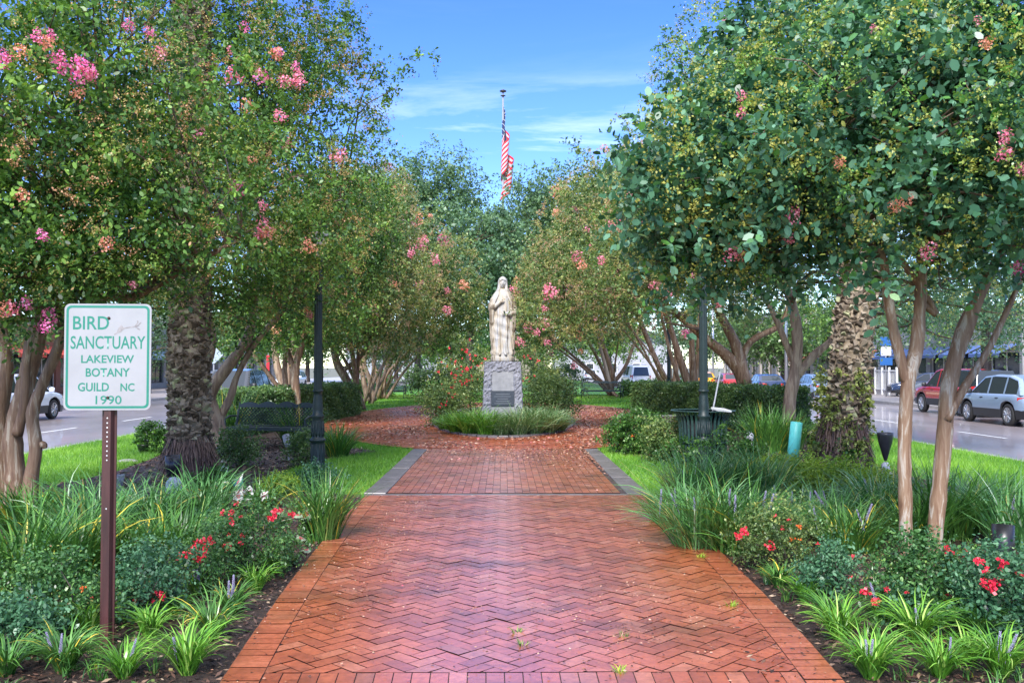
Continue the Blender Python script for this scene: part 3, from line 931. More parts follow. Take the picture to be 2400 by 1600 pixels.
def blades_flat(name, P, h, w_, material, seed, label):
    g = np.random.default_rng(seed)
    n = len(P)
    P3 = np.column_stack([P, np.zeros(n)])
    D = unit(np.column_stack([g.normal(0, .45, (n, 2)), np.ones(n)]))
    Nn = unit(np.column_stack([g.normal(0, .6, n), -np.abs(g.normal(1, .4, n)), np.full(n, .2)]))
    patch = .5 + .25 * np.sin(P[:, 0] * 1.7 + 1) * np.sin(P[:, 1] * 1.3) + g.normal(0, .22, n)
    V = leaf_polys(P3, D, Nn, h * (.5 + g.random(n)), np.full(n, w_), 3)
    o = regmesh(name, V, 3, material, None, np.clip(patch, 0, 1))
    tag(o, label, 'grass', None, 'stuff')
def lawn_pts(x0, x1, y0, y1, n, seed):
    g = np.random.default_rng(seed)
    P = np.column_stack([g.uniform(x0, x1, n), g.uniform(y0, y1, n)])
    P = P[in_view(P)]
    P = P[~inpoly(P, BED_L)]; P = P[~inpoly(P, BED_R)]
    P = P[~((P[:, 0] > -1.86) & (P[:, 0] < 1.94) & (P[:, 1] < 19))]
    P = P[((P[:, 0] - PCX) / (PRX + .03)) ** 2 + ((P[:, 1] - PCY) / (PRY + .03)) ** 2 > 1]
    return P
blades_flat('grass', lawn_pts(-9.3, -1.8, 9, 24, 110000, 51), .075, .016, M['grass'], 52, 'bright green mown lawn left of the brick path')
blades_flat('grass', lawn_pts(1.8, 9.3, 8, 24, 110000, 53), .075, .016, M['grass'], 54, 'bright green mown lawn right of the brick path')
blades_flat('grass', lawn_pts(-9.3, 9.3, 24, 56, 60000, 55), .09, .04, M['grass'], 56, 'far lawn strip behind the brick plaza')

g = np.random.default_rng(77)
def litter(name, n, fx, label, size, seed):
    P = fx(n)
    P = P[in_view(P)]
    o = scatter_flat(name, P, BZ + .004, size, .7, M['litter'], seed, 4, .25)
    tag(o, label, 'fallen leaves', None, 'stuff')
def plz(n):
    P = np.column_stack([g.uniform(-5.3, 5.4, n), g.uniform(18.4, 43, n)])
    k = (P[:, 0] / (PRX - .2)) ** 2 + ((P[:, 1] - PCY) / (PRY - .2)) ** 2 < 1
    b = (P[:, 0] / 2.3) ** 2 + ((P[:, 1] - 30) / 8.35) ** 2 > 1
    dens = .25 + .9 * (np.sin(P[:, 0] * 1.9 + .6) * np.sin(P[:, 1] * .55 + 1.2) > .1) + .8 * (P[:, 0] > 1.2)
    return P[k & b & (g.random(n) < dens * .6)]
litter('fallen_leaves', 70000, plz, 'brown and rust fallen leaves strewn over the brick plaza', .062, 78)
def wlk(n):
    P = np.column_stack([np.clip(g.normal(1.1, 1.2, n), -1.5, 1.6), 18.8 - np.abs(g.normal(0, 1.6, n))])
    return P[P[:, 1] > 12.3]
litter('fallen_leaves', 3000, wlk, 'fallen leaves scattered at the far end of the straight walk', .04, 79)
def pth(n):
    a = np.column_stack([g.uniform(-1.7, 1.85, n), g.uniform(4.6, 12, n)])
    c = np.column_stack([g.normal(-1.2, .22, n // 2), g.normal(9.0, 1.7, n // 2)])
    d_ = np.column_stack([g.normal(-1.05, .12, 130), g.normal(11.2, .3, 130)])
    e_ = np.column_stack([g.normal(.75, .5, n // 3), g.normal(6.1, .7, n // 3)])
    P = np.vstack([a, c, d_, e_])
    return P[(P[:, 0] > -1.7) & (P[:, 0] < 1.85) & (P[:, 1] < 12) & (P[:, 1] > 4.5)]
litter('fallen_petals', 1500, pth, 'tiny crumpled petals and leaf scraps on the herringbone path', .018, 80)

# ------------------------------------------------------------------ plants
def strap(name, loc, n, L_, w_, rad, th0, th1, material, parent, seed, seg=6, zvar=.3):
    g = np.random.default_rng(seed)
    az = g.random(n) * 2 * PI
    rr = rad * np.sqrt(g.random(n))
    baz = az + g.normal(0, .8, n)
    base = np.column_stack([rr * np.cos(baz), rr * np.sin(baz), np.zeros(n)])
    t0 = th0[0] + (th0[1] - th0[0]) * g.random(n)
    t1 = th1[0] + (th1[1] - th1[0]) * g.random(n)
    ln = L_ * (1 - zvar + 2 * zvar * g.random(n))
    ts = np.linspace(0, 1, seg + 1)
    th = t0[:, None] + (t1 - t0)[:, None] * ts[None, :] ** 1.4
    ds = ln[:, None] / seg
    r = np.concatenate([np.zeros((n, 1)), np.cumsum(np.sin(th[:, :-1]) * ds, axis=1)], axis=1)
    z = np.concatenate([np.zeros((n, 1)), np.cumsum(np.cos(th[:, :-1]) * ds, axis=1)], axis=1)
    azz = az[:, None] + (g.normal(0, .35, n))[:, None] * ts[None, :]
    C = np.stack([base[:, 0:1] + r * np.cos(azz), base[:, 1:2] + r * np.sin(azz), np.maximum(z, .004)], axis=2)
    side = np.stack([-np.sin(azz), np.cos(azz), g.normal(0, .35, n)[:, None] * np.ones_like(azz)], axis=2)
    wd = w_ * (.7 + .6 * g.random(n))[:, None] * (1 - ts[None, :] ** 2.2 * .93) * (.7 + .3 * np.minimum(1, ts * 4))[None, :]
    A = C + side * wd[:, :, None] * .5; Bv = C - side * wd[:, :, None] * .5
    V = np.stack([A, Bv], axis=2).reshape(n, -1, 3)
    k = V.shape[1]
    off = np.arange(n) * k
    q = np.array([[2 * i, 2 * i + 1, 2 * i + 3, 2 * i + 2] for i in range(seg)])
    F = (off[:, None, None] + q[None]).reshape(-1, 4)
    rn = np.clip(g.normal(.5, .22, n), 0, .93)
    yl = g.random(n) < .045
    rn[yl] = 1.0
    rnd = np.repeat(rn, seg)
    o = npmesh(name, V.reshape(-1, 3), F.ravel(), np.arange(len(F)) * 4, np.full(len(F), 4), material, parent, rnd, True)
    return o
_spk = MB()
gg = np.random.default_rng(5)
_spk.tube([(0, 0, 0), (0.002, 0, .12), (0, .003, .27)], [.003, .003, .002], 5, .1)
for i in range(70):
    z = .12 + .16 * i / 70; a = i * 2.4; rr = .011 * (1 - .6 * i / 70)
    c = Vector((rr * math.cos(a), rr * math.sin(a), z))
    _spk.add([c + Vector((0, 0, .007)), c + Vector((.006 * math.cos(a), .006 * math.sin(a), 0)), c - Vector((0, 0, .006)), c + Vector((-.005 * math.sin(a), .005 * math.cos(a), 0)), c - Vector((-.005 * math.sin(a), .005 * math.cos(a), 0))],
             [(0, 3, 1), (0, 1, 4), (2, 1, 3), (2, 4, 1)], float(gg.random()))
_o = _spk.build('flower_spike', M['petal_lav']); SPIKE = _o.data
bpy.data.objects.remove(_o)
def spikes(parent, n, h, seed, rad=.1, sc=1.0):
    g = np.random.default_rng(seed)
    for i in range(n):
        o = bpy.data.objects.new('flower_spike', SPIKE)
        link(o, parent)
        a = g.random() * 6.28
        o.location = (rad * math.cos(a) * g.random(), rad * math.sin(a) * g.random(), h)
        o.rotation_euler = (g.normal(0, .18), g.normal(0, .18), a)
        s = sc * (.8 + .4 * g.random()); o.scale = (s, s, s)

def grass_plant(px, py, label, n=70, L_=.3, w_=.010, rad=.03, th0=(.1, .6), th1=(1.5, 2.4), material='blade_bright', ns=0, sh=.03, seed=0, group='small clumps of strap leaved lilyturf', name='lilyturf_plant', cat='plant', ssc=.75, z=.0, srad=.06):
    p = G(px, py, 0)
    L_ *= .78 + .42 * ((seed * 0.618) % 1); n = int(n * (.7 + .6 * ((seed * .377) % 1)))
    r = empty(name, (p.x, p.y, z), 0, label, cat, group)
    strap('leaves', None, n, L_, w_, rad, th0, th1, M[material], r, seed)
    if ns: spikes(r, ns, sh, seed + 1, srad, ssc)
    return r

def tufts(label, bed, n, seed):
    g = np.random.default_rng(seed)
    P = sample(bed, n * 8, seed, 10.5, 4.6)
    P = P[(P[:, 0] < -1.80) | (P[:, 0] > 2.02)][:n]
    VV, FF, RR = [], [], []; off = 0
    for q in P:
        m = g.integers(8, 18); L_ = .07 + .12 * g.random()
        for _ in range(m):
            a = g.random() * 6.28; th = .3; pt_ = Vector((q[0] + g.normal(0, .015), q[1] + g.normal(0, .015), .012)); sd = Vector((-math.sin(a), math.cos(a), 0)) * (.003 + .003 * g.random()); tone = float(np.clip(g.normal(.45, .25), 0, 1))
            for k in range(4):
                VV += [tuple(pt_ - sd * (1 - k * .3)), tuple(pt_ + sd * (1 - k * .3))]
                pt_ = pt_ + Vector((math.cos(a) * math.sin(th), math.sin(a) * math.sin(th), math.cos(th))) * L_ / 3; th += .5 + .2 * g.random()
            for k in range(3): FF.append((off + 2 * k, off + 2 * k + 1, off + 2 * k + 3, off + 2 * k + 2)); RR.append(tone)
            off += 8
    F = np.array(FF)
    o = npmesh('ground_cover', VV, F.ravel(), np.arange(len(F)) * 4, np.full(len(F), 4), M['blade'], None, RR, True)
    tag(o, label, 'ground cover', None, 'stuff')
tufts('short grassy seedlings dotting the mulch in the left front bed', BED_L, 260, 91)
tufts('short grassy seedlings dotting the mulch in the right front bed', BED_R, 300, 92)
small = [
 (495, 1502, 'lilyturf clump right of the three by the brick edge, without spikes', 90, .30, 0),
 (466, 1396, 'lilyturf with lavender spikes just below the big red rose cluster', 60, .28, 3),
 (405, 1446, 'lilyturf with one lavender spike beside the low red roses', 70, .26, 2),
 (540, 1442, 'lilyturf with lavender spikes nearest the left brick edge', 60, .25, 3),
 (352, 1496, 'spreading lilyturf clump just right of the brown sign post foot', 80, .30, 0),
 (205, 1492, 'lilyturf clump tucked behind the left side of the sign post foot', 60, .28, 0),
 (150, 1578, 'lilyturf with two lavender spikes at the bottom edge left of the sign post', 90, .32, 2),
 (290, 1590, 'lilyturf with a lavender spike at the bottom edge right of the sign post', 90, .32, 1),
 (440, 1582, 'lilyturf with a lavender spike at the bottom edge near the bricks', 100, .33, 1),
 (15, 1585, 'lilyturf clump in the bottom left corner of the bed', 80, .30, 0),
 (600, 1386, 'small lilyturf below the speckled caladium by the left brick edge', 55, .24, 0),
 (630, 1346, 'lilyturf directly under the red flowered bush by the left path edge', 60, .26, 0),
 (1943, 1458, 'lilyturf nearest the right brick edge, above two others', 90, .30, 0),
 (1968, 1504, 'lilyturf behind the spiked clump by the right brick edge', 95, .30, 0),
 (2042, 1592, 'lilyturf with two lavender spikes at the bottom edge, nearest the right bricks', 110, .33, 2),
 (2063, 1462, 'lilyturf below the rose with a pinkish spike, right bed', 60, .27, 1),
 (2150, 1508, 'lilyturf with one tall spike in the middle of the right bed', 95, .32, 1),
 (2202, 1588, 'dense lilyturf at the bottom edge of the right bed', 120, .32, 1),
 (2296, 1502, 'lilyturf with a tall lavender spike in front of the far right roses', 80, .30, 1),
 (2346, 1588, 'lilyturf with three lavender spikes in the bottom right corner', 110, .32, 3),
 (2272, 1552, 'thin lilyturf between the two bottom right spiked clumps', 50, .28, 0),
 (1825, 1378, 'small dark lilyturf under the right rose by the brick edge', 70, .22, 0),
 (1887, 1410, 'small lilyturf left of the teal rose in its bed', 60, .24, 0),
]
for i, (px, py, lb, n, L_, ns) in enumerate(small):
    grass_plant(px, py, lb, int(n * 1.6), L_, .0105, .035, ns=ns, seed=100 + i, sh=.05, material='blade_bright' if i % 3 else 'blade', group='small clumps of strap leaved lilyturf')

big = [ # px,py,label,n,L,w,rad,th0,th1,mat,ns
 (757, 1268, 'upright fountain of dark green strap leaves at the left path edge below the lamp post', 330, .62, .014, .16, (.05, .5), (.5, 1.9), 'blade', 0),
 (792, 1070, 'dark strap leaved clump just right of the left lamp post', 260, .75, .016, .2, (.1, .7), (.8, 2.0), 'blade', 0),
 (55, 1395, 'large strap leaf clump with yellowing blades at the left picture edge', 230, .72, .016, .18, (.1, .6), (.8, 2.1), 'blade', 0),
 (175, 1375, 'strap leaf clump with arching yellow leaves left of the sign post', 230, .68, .016, .16, (.1, .6), (.8, 2.1), 'blade', 0),
 (300, 1345, 'deep green strap leaf clump right behind the sign post', 280, .64, .015, .2, (.1, .7), (.9, 2.1), 'blade', 0),
 (410, 1330, 'strap leaf clump between the sign post and the red roses', 250, .62, .015, .2, (.1, .8), (1.0, 2.1), 'blade', 0),
 (350, 1235, 'grassy clump in front of the left palm with pale blades', 240, .6, .016, .22, (.1, .8), (.9, 2.0), 'blade_blue', 0),
 (475, 1215, 'grassy clump in front of the palm below the white caladium', 230, .55, .016, .22, (.1, .8), (.9, 2.0), 'blade_blue', 0),
 (215, 1270, 'grassy clump left of the post near the forked tree foot', 240, .7, .017, .22, (.1, .8), (.9, 2.0), 'blade_blue', 0),
 (70, 1255, 'grassy clump round the foot of the left forked tree', 240, .7, .018, .22, (.1, .8), (.9, 2.0), 'blade', 0),
 (610, 1190, 'loose grassy clump right of the turquoise cup', 160, .4, .012, .18, (.1, .9), (.9, 2.0), 'blade', 0),
 (1625, 1195, 'tall fine lilyturf mound nearest the grass patch right of the walk', 330, .75, .013, .25, (.05, .6), (.5, 1.9), 'blade_blue', 1),
 (1705, 1185, 'tall upright lilyturf mound below the litter bin', 330, .82, .013, .25, (.05, .6), (.5, 1.8), 'blade', 0),
 (1780, 1180, 'tall lilyturf mound left of the turquoise pipe', 300, .7, .013, .25, (.05, .6), (.6, 1.9), 'blade_blue', 0),
 (1575, 1225, 'low lilyturf mound spilling onto the bricks at the right path edge', 260, .5, .013, .2, (.1, .9), (1.0, 2.1), 'blade', 1),
 (1640, 1285, 'big arching lilyturf mound with lavender spikes at the right path edge', 380, .72, .014, .25, (.1, .9), (1.0, 2.2), 'blade_blue', 4),
 (1735, 1295, 'big arching lilyturf mound just behind the red flowered right rose', 380, .75, .014, .25, (.1, .8), (1.0, 2.1), 'blade', 3),
 (1840, 1255, 'lilyturf mound behind the right rose bush, below the turquoise pipe', 330, .56, .012, .25, (.1, .8), (.9, 2.1), 'blade_blue', 2),
 (1930, 1245, 'lilyturf mound in front of the right palm', 330, .54, .012, .25, (.1, .8), (.9, 2.1), 'blade_blue', 3),
 (1985, 1290, 'lilyturf mound left of the two slim trunks', 330, .54, .012, .25, (.1, .8), (.9, 2.1), 'blade', 3),
 (2065, 1235, 'lilyturf mound behind the left slim trunk', 300, .56, .013, .22, (.1, .7), (.9, 2.1), 'blade_blue', 1),
 (2225, 1260, 'strap leaf clump right of the two slim trunks', 260, .75, .018, .22, (.1, .7), (.7, 2.0), 'blade', 1),
 (2300, 1245, 'strap leaf clump behind the black ground lamp', 260, .72, .018, .22, (.1, .7), (.7, 2.0), 'blade_blue', 0),
 (2385, 1285, 'strap leaf clump at the right picture edge beside the black ground lamp', 260, .65, .018, .22, (.1, .7), (.7, 2.0), 'blade_blue', 1),
 (2150, 1275, 'strap leaf clump between and behind the two slim trunks', 240, .6, .016, .2, (.1, .7), (.7, 2.0), 'blade', 0),
 (1800, 1062, 'dark tall grass clump behind the grey floodlight', 320, 1.1, .02, .3, (.05, .6), (.4, 1.7), 'blade', 0),
 (1850, 1060, 'dark grass clump round the foot of the brown trunk left of the right palm', 220, .7, .02, .25, (.05, .6), (.4, 1.7), 'blade', 0),
 (535, 1040, 'dark tall grass between the left palm and the near bench', 280, 1.15, .02, .25, (.05, .5), (.4, 1.6), 'blade', 0),
 (690, 1045, 'arching grass clump in front of the right end of the near bench', 200, .8, .018, .25, (.05, .7), (.6, 1.9), 'blade', 0),
]
for i, (px, py, lb, n, L_, w_, rad, t0, t1, m_n, ns) in enumerate(big):
    grass_plant(px, py, lb, int(n * 1.3), L_, w_, rad, t0, t1, m_n, ns, L_ * .42, 200 + i, 'large mounds of strap leaved plants', 'strap_leaf_clump', 'plant', .85, 0, rad * 1.6)

# variegated lilyturf ring in front of the statue
rg = [(-1.72, 24.3, 'small bright clump at the left end of the ring bed'), (-1.35, 23.3, 'bright green clump second from the left in the ring bed'), (-.95, 22.75, 'bright green clump third from the left in the ring bed'),
      (-.5, 22.45, 'clump left of centre at the front of the statue bed'), (-.05, 22.35, 'clump in the middle front of the statue bed'), (.42, 22.4, 'pale edged clump right of centre in the statue bed'),
      (.85, 22.65, 'pale edged clump in the right half of the statue bed'), (1.25, 23.05, 'pale edged clump second from the right end of the statue bed'), (1.62, 23.7, 'dark clump at the right end of the statue bed'),
      (-.75, 23.25, 'clump close to the left corner of the pedestal'), (.78, 23.3, 'clump close to the right corner of the pedestal')]
for i, (x, y, lb) in enumerate(rg):
    x *= .86
    r = empty('lilyturf_plant', (x, y, .06), 0, lb, 'plant', 'lilyturf ring round the statue')
    strap('leaves', None, 420, (.4, .58, .68, .72, .62, .74, .70, .72, .62, .6, .7)[i], .018, .2, (.05, .9), (1.0, 2.2), M['blade_bright' if i < 4 else 'blade_pale'], r, 300 + i)

def bush(name, c, r, ncl, nsp, nlf, Ll, material, label, seed, group, crad=.1, splen=.12, k=4, blossoms=None, stems=True, asp=.6, shell=.3, cat='shrub', tip=.1):
    """c: base centre (x,y,z); r: (rx,ry,h)"""
    root = empty(name, c, 0, label, cat, group)
    e = (0, 0, r[2] * .55, r[0], r[1], r[2] * .5)
    cl = make_crown('foliage', [e], ncl, nsp, nlf, Ll, M[material], root, seed, crad, splen, k, tip, shell, asp)
    if stems:
        mb = MB(); g = np.random.default_rng(seed)
        for q in cl[g.permutation(len(cl))[:14]]:
            b0 = Vector((g.normal(0, .03), g.normal(0, .03), 0))
            mb.tube(wob(b0, q, g, 4, .08), [.008, .007, .005, .004, .003], 5)
        mb.build('stems', M['bark_dark'], root, True)
    if blossoms:
        g = np.random.default_rng(seed + 5)
        for (bx, by, n, kd, sc, sp) in blossoms:       # pixel centre, count, kind, scale, spread in px
            base = Vector((c[0], c[1] - r[1] * .9, 0))
            for j in range(max(1, int(n * .75))):
                p = at(bx + g.normal(0, sp), by + g.normal(0, sp * .8), base.y + g.normal(0, .03))
                o = bpy.data.objects.new('blossom', FL[kd][g.integers(0, len(FL[kd]))])
                link(o, root)
                o.location = p - Vector(c); o.rotation_euler = g.random(3) * 6.28
                s = sc * .72 * (.7 + .6 * g.random()); o.scale = (s, s, s)
    return root
def pxbush(name, px, pybase, wpx, hpx, *a, depth=.8, z=0.0, **kw):
    p = G(px, pybase, z); s = FPX / p.y
    return bush(name, (p.x, p.y, z), (wpx / s / 2, wpx / s / 2 * depth, hpx / s), *a, **kw)

GR = 'low landscape roses in the front beds'
pxbush('rose_bush', 345, 1450, 160, 165, 60, 10, 8, .026, 'leaf_teal', 'blue green rose bush right of the sign post with red blooms low down', 401, GR, blossoms=[(362, 1405, 8, 'red', .9, 10), (320, 1408, 3, 'red', .8, 6), (372, 1390, 3, 'red', .8, 5)], k=6)
pxbush('rose_bush', 140, 1480, 190, 160, 70, 10, 8, .026, 'leaf_rose', 'green rose bush left of the sign post with few orange red blooms', 402, GR, blossoms=[(190, 1378, 3, 'orange', .9, 5), (62, 1400, 2, 'red', .7, 4), (222, 1402, 2, 'red', .7, 3), (148, 1440, 1, 'orange', .8, 2)], k=6)
pxbush('rose_bush', 40, 1535, 150, 110, 45, 10, 8, .03, 'leaf_teal', 'teal leaved bush low at the left picture edge', 403, GR, k=6)
pxbush('rose_bush', 12, 1440, 80, 120, 26, 10, 8, .026, 'leaf_shrub', 'light green bush sprouting at the far left picture edge', 404, GR, k=6, blossoms=[(3, 1380, 1, 'orange', .9, 1)])
pxbush('rose_bush', 590, 1345, 230, 150, 90, 10, 8, .028, 'leaf_rose', 'wide red flowered rose bush beside the left path edge', 405, GR, k=4,
       blossoms=[(640, 1215, 7, 'red', 1.2, 9), (548, 1205, 7, 'red', 1.1, 14), (650, 1195, 4, 'red', 1.1, 6), (682, 1203, 3, 'red', 1.0, 5), (555, 1262, 5, 'red', 1.0, 12), (535, 1280, 6, 'red', 1.0, 8), (575, 1255, 3, 'red', 1, 6), (545, 1225, 3, 'red', 1, 8)])
pxbush('rose_bush', 470, 1390, 130, 120, 34, 10, 8, .026, 'leaf_rose', 'rose bush carrying the largest cluster of bright red blooms', 406, GR, k=4,
       blossoms=[(462, 1300, 22, 'red', 1.35, 15), (432, 1303, 6, 'red', 1.3, 7), (485, 1270, 4, 'red', 1.1, 5)])
pxbush('rose_bush', 1825, 1335, 190, 135, 60, 10, 8, .026, 'leaf_olive', 'rose bush with red and coral blooms beside the right path edge', 407, GR, k=4, tip=.03,
       blossoms=[(1732, 1252, 9, 'red', 1.1, 7), (1752, 1243, 5, 'red', 1.1, 5), (1808, 1272, 7, 'red', 1.1, 7), (1820, 1210, 2, 'red', .9, 3), (1845, 1222, 2, 'red', 1, 3), (1830, 1240, 3, 'red', 1, 6), (1870, 1232, 3, 'orange', 1, 4), (1862, 1255, 4, 'orange', .9, 10), (1918, 1278, 2, 'red', .9, 3)])
pxbush('rose_bush', 1945, 1405, 90, 125, 34, 10, 8, .028, 'leaf_teal', 'narrow blue green rose bush left of the slim trunks', 408, GR, k=6, blossoms=[(1996, 1308, 2, 'red', 1, 3), (1994, 1352, 2, 'red', 1, 2)])
pxbush('rose_bush', 2175, 1450, 230, 165, 95, 10, 8, .028, 'leaf_rose', 'rose bush in front of the slim trunks with scattered red blooms', 409, GR, k=6,
       blossoms=[(2228, 1288, 4, 'red', 1.2, 4), (2264, 1297, 4, 'red', 1.2, 5), (2028, 1388, 3, 'red', 1.1, 3), (2050, 1408, 6, 'red', 1.0, 5), (2078, 1382, 3, 'red', 1, 3), (2225, 1398, 8, 'red', 1.1, 6), (2124, 1387, 2, 'red', .8, 3)])
pxbush('rose_bush', 2345, 1490, 190, 200, 90, 10, 8, .03, 'leaf_teal', 'tall pale green rose bush at the right picture edge with red blooms', 410, GR, k=6,
       blossoms=[(2323, 1370, 10, 'red', 1.3, 8), (2304, 1367, 3, 'red', 1, 3), (2293, 1315, 4, 'red', 1.2, 4), (2346, 1318, 5, 'red', 1.2, 4), (2303, 1333, 3, 'red', 1, 3), (2396, 1339, 3, 'red', 1, 3)])
pxbush('rose_bush', 2150, 1470, 100, 70, 26, 10, 8, .03, 'leaf_teal', 'small dark teal bush low in front of the slim trunks', 411, GR, k=6)

GS = 'shrubs along the path and plaza'
pxbush('azalea_bush', 1485, 1064, 140, 88, 120, 10, 8, .05, 'leaf_shrub', 'round green shrub at the right edge of the leaf strewn plaza with one orange bloom', 420, GS, crad=.16, splen=.14, blossoms=[(1479, 1021, 3, 'orange', 1.4, 2)])
pxbush('azalea_bush', 1570, 1085, 120, 90, 80, 10, 8, .045, 'leaf_olive', 'loose olive shrub between the round bush and the litter bin', 421, GS, crad=.16, splen=.18, tip=.05)
pxbush('boxwood_plant', 1690, 1100, 210, 85, 60, 10, 8, .05, 'leaf_shrub', 'light green foliage at the foot of the litter bin', 422, GS, crad=.14, splen=.16)
for i, (px, py, w_, h_, lb) in enumerate([(1885, 1158, 120, 80, 'lime green low shrub right of the turquoise pipe foot'), (1960, 1172, 130, 85, 'lime green low shrub at the foot of the right palm'), (2045, 1180, 110, 75, 'lime green low shrub left of the slim trunks and bell lamp'), (1820, 1130, 80, 50, 'lime green low shrub left of the turquoise pipe')]):
    pxbush('lime_shrub', px, py, w_, h_, 60, 9, 8, .035, 'leaf_lime', lb, 430 + i, 'lime green low shrubs by the right palm', crad=.12, splen=.12)
pxbush('potted_shrub', 355, 1062, 62, 62, 40, 8, 8, .05, 'leaf_shrub', 'small dark shrub in a pot left of the left palm', 440, None, crad=.1, splen=.12)
pxbush('boxwood_plant', 562, 1092, 90, 85, 60, 8, 8, .04, 'leaf_hedge', 'small sparse shrub under the left end of the near bench', 441, GS, crad=.14, splen=.16)
pxbush('boxwood_plant', 705, 1095, 55, 75, 40, 8, 8, .04, 'leaf_hedge', 'small shrub just left of the left lamp post', 442, GS, crad=.12, splen=.14)
pxbush('dusty_plant', 742, 1150, 90, 55, 40, 8, 8, .035, 'leaf_teal', 'bluish grey plant at the foot of the left lamp post', 443, GS, crad=.1, splen=.12)
pxbush('boxwood_plant', 660, 1160, 90, 40, 40, 8, 8, .035, 'leaf_lime', 'light green low plant on the mulch left of the lamp foot', 444, GS, crad=.1, splen=.12)
pxbush('boxwood_plant', 500, 1145, 110, 35, 40, 8, 8, .035, 'leaf_shrub', 'low green plant in front of the left palm base', 445, GS, crad=.1, splen=.12)
GB = 'tall rose bushes behind the statue'
def rose_big(x, y, r, label, seed, pts, mt, group=GB):
    return bush('tall_rose_bush', (x, y, .06), (r[0] * .88, r[1], r[2]), 95, 9, 8, .06, mt, label, seed, group, crad=.3, splen=.3, blossoms=pts, tip=.03, shell=.2)
rose_big(-1.15, 28.3, (.95, 1.3, 2.35), 'tall red flowered rose bush left behind the pedestal', 450, [(1100, 840, 22, 'red', 1.9, 22), (1075, 885, 26, 'red', 1.9, 26), (1105, 880, 24, 'red', 1.8, 30), (1050, 930, 14, 'red', 1.9, 10), (1075, 930, 10, 'red', 1.9, 14)], 'leaf_olive')
rose_big(-1.75, 26.2, (.6, .8, 1.0), 'low red flowered rose bush at the left border of the statue bed', 451, [(1050, 925, 8, 'red', 1.7, 10), (1036, 950, 6, 'red', 1.7, 6)], 'leaf_olive')
rose_big(.95, 28.0, (.85, 1.2, 2.2), 'tall rose bush right behind the pedestal with sparse blooms', 452, [(1238, 842, 5, 'red', 1.9, 8), (1258, 848, 3, 'red', 1.9, 5), (1230, 890, 6, 'red', 1.8, 12)], 'leaf_olive')
rose_big(1.5, 26.8, (.7, .9, 1.25), 'yellow green bush right of the pedestal', 453, [], 'leaf_olive')

def caladium(px, py, label, m_, seed, s=1.0, n=8, h=.28):
    p = G(px, py, 0)
    root = empty('caladium', (p.x, p.y, 0), 0, label, 'plant', 'caladiums in the left bed')
    g = np.random.default_rng(seed)
    mb = MB(); st = MB()
    for i in range(n):
        a = g.random() * 6.28
        tipp = Vector((math.cos(a) * .16 * g.random() ** .5, math.sin(a) * .16 * g.random() ** .5, h * (.5 + .6 * g.random()))) * s
        st.tube(wob((0, 0, 0), tipp, g, 4, .08), .004 * s, 5)
        el = Euler((g.normal(.5, .4), g.normal(0, .3), a))
        Ls = .11 * s * (.7 + .5 * g.random())
        outl = [(0, -.25), (.35, -.42), (.5, -.1), (.42, .3), (0, 1.0), (-.42, .3), (-.5, -.1), (-.35, -.42)]
        mt = Matrix.Translation(tipp) @ el.to_matrix().to_4x4()
        c0 = mt @ Vector((0, .1 * Ls, .015))
        ring = [mt @ Vector((x * Ls, y * Ls, -.02 * abs(x))) for x, y in outl]
        inn = [c0.lerp(q, .45) for q in ring]
        mb.add([c0] + inn, [(0, k + 1, (k + 1) % 8 + 1) for k in range(8)], .1 + .3 * g.random())
        mb.add(inn + ring, [(k, k + 8, (k + 1) % 8 + 8, (k + 1) % 8) for k in range(8)], .65 + .3 * g.random())
    mb.build('leaves', M[m_], root); st.build('stems', M['leaf_shrub'], root, True)
caladium(548, 1190, 'white caladium with a pink centre below the turquoise cup', 'caladium', 500, 1.5, 6, .2)
caladium(590, 1200, 'pale caladium leaves behind the wide rose bush', 'caladium', 501, 1.1, 6, .2)
caladium(696, 1275, 'speckled caladium left of the strap leaf fountain', 'caladium_green', 502, 1.0, 7)
caladium(692, 1325, 'speckled caladium with red heart nearest the left brick edge', 'caladium_green', 503, 1.0, 7, .22)
caladium(655, 1335, 'small red veined caladium beside the rose bush', 'caladium_green', 504, .8, 6, .2)
for i, (px, py, lb) in enumerate([(1212, 1482, 'tuft of weeds between the bricks in the centre of the path'), (1224, 1512, 'second small tuft of weeds just below the first on the path'), (1714, 1419, 'weed sprouting at the right border joint of the path'), (1460, 1492, 'pale dry weed patch on the right half of the path'), (1456, 1575, 'green weed by the lowest brick row'), (1642, 1305, 'weed where the lilyturf meets the brick border')]):
    p = G(px, py, BZ)
    r = empty('weed', (p.x, p.y, BZ - .005), 0, lb, 'weed', 'weeds in the brick joints')
    strap('leaves', None, 26, .05, .006, .03, (.3, 1.0), (1.2, 2.0), M['leaf_olive' if i in (0, 1, 3) else 'leaf_lime'], r, 520 + i, 3)

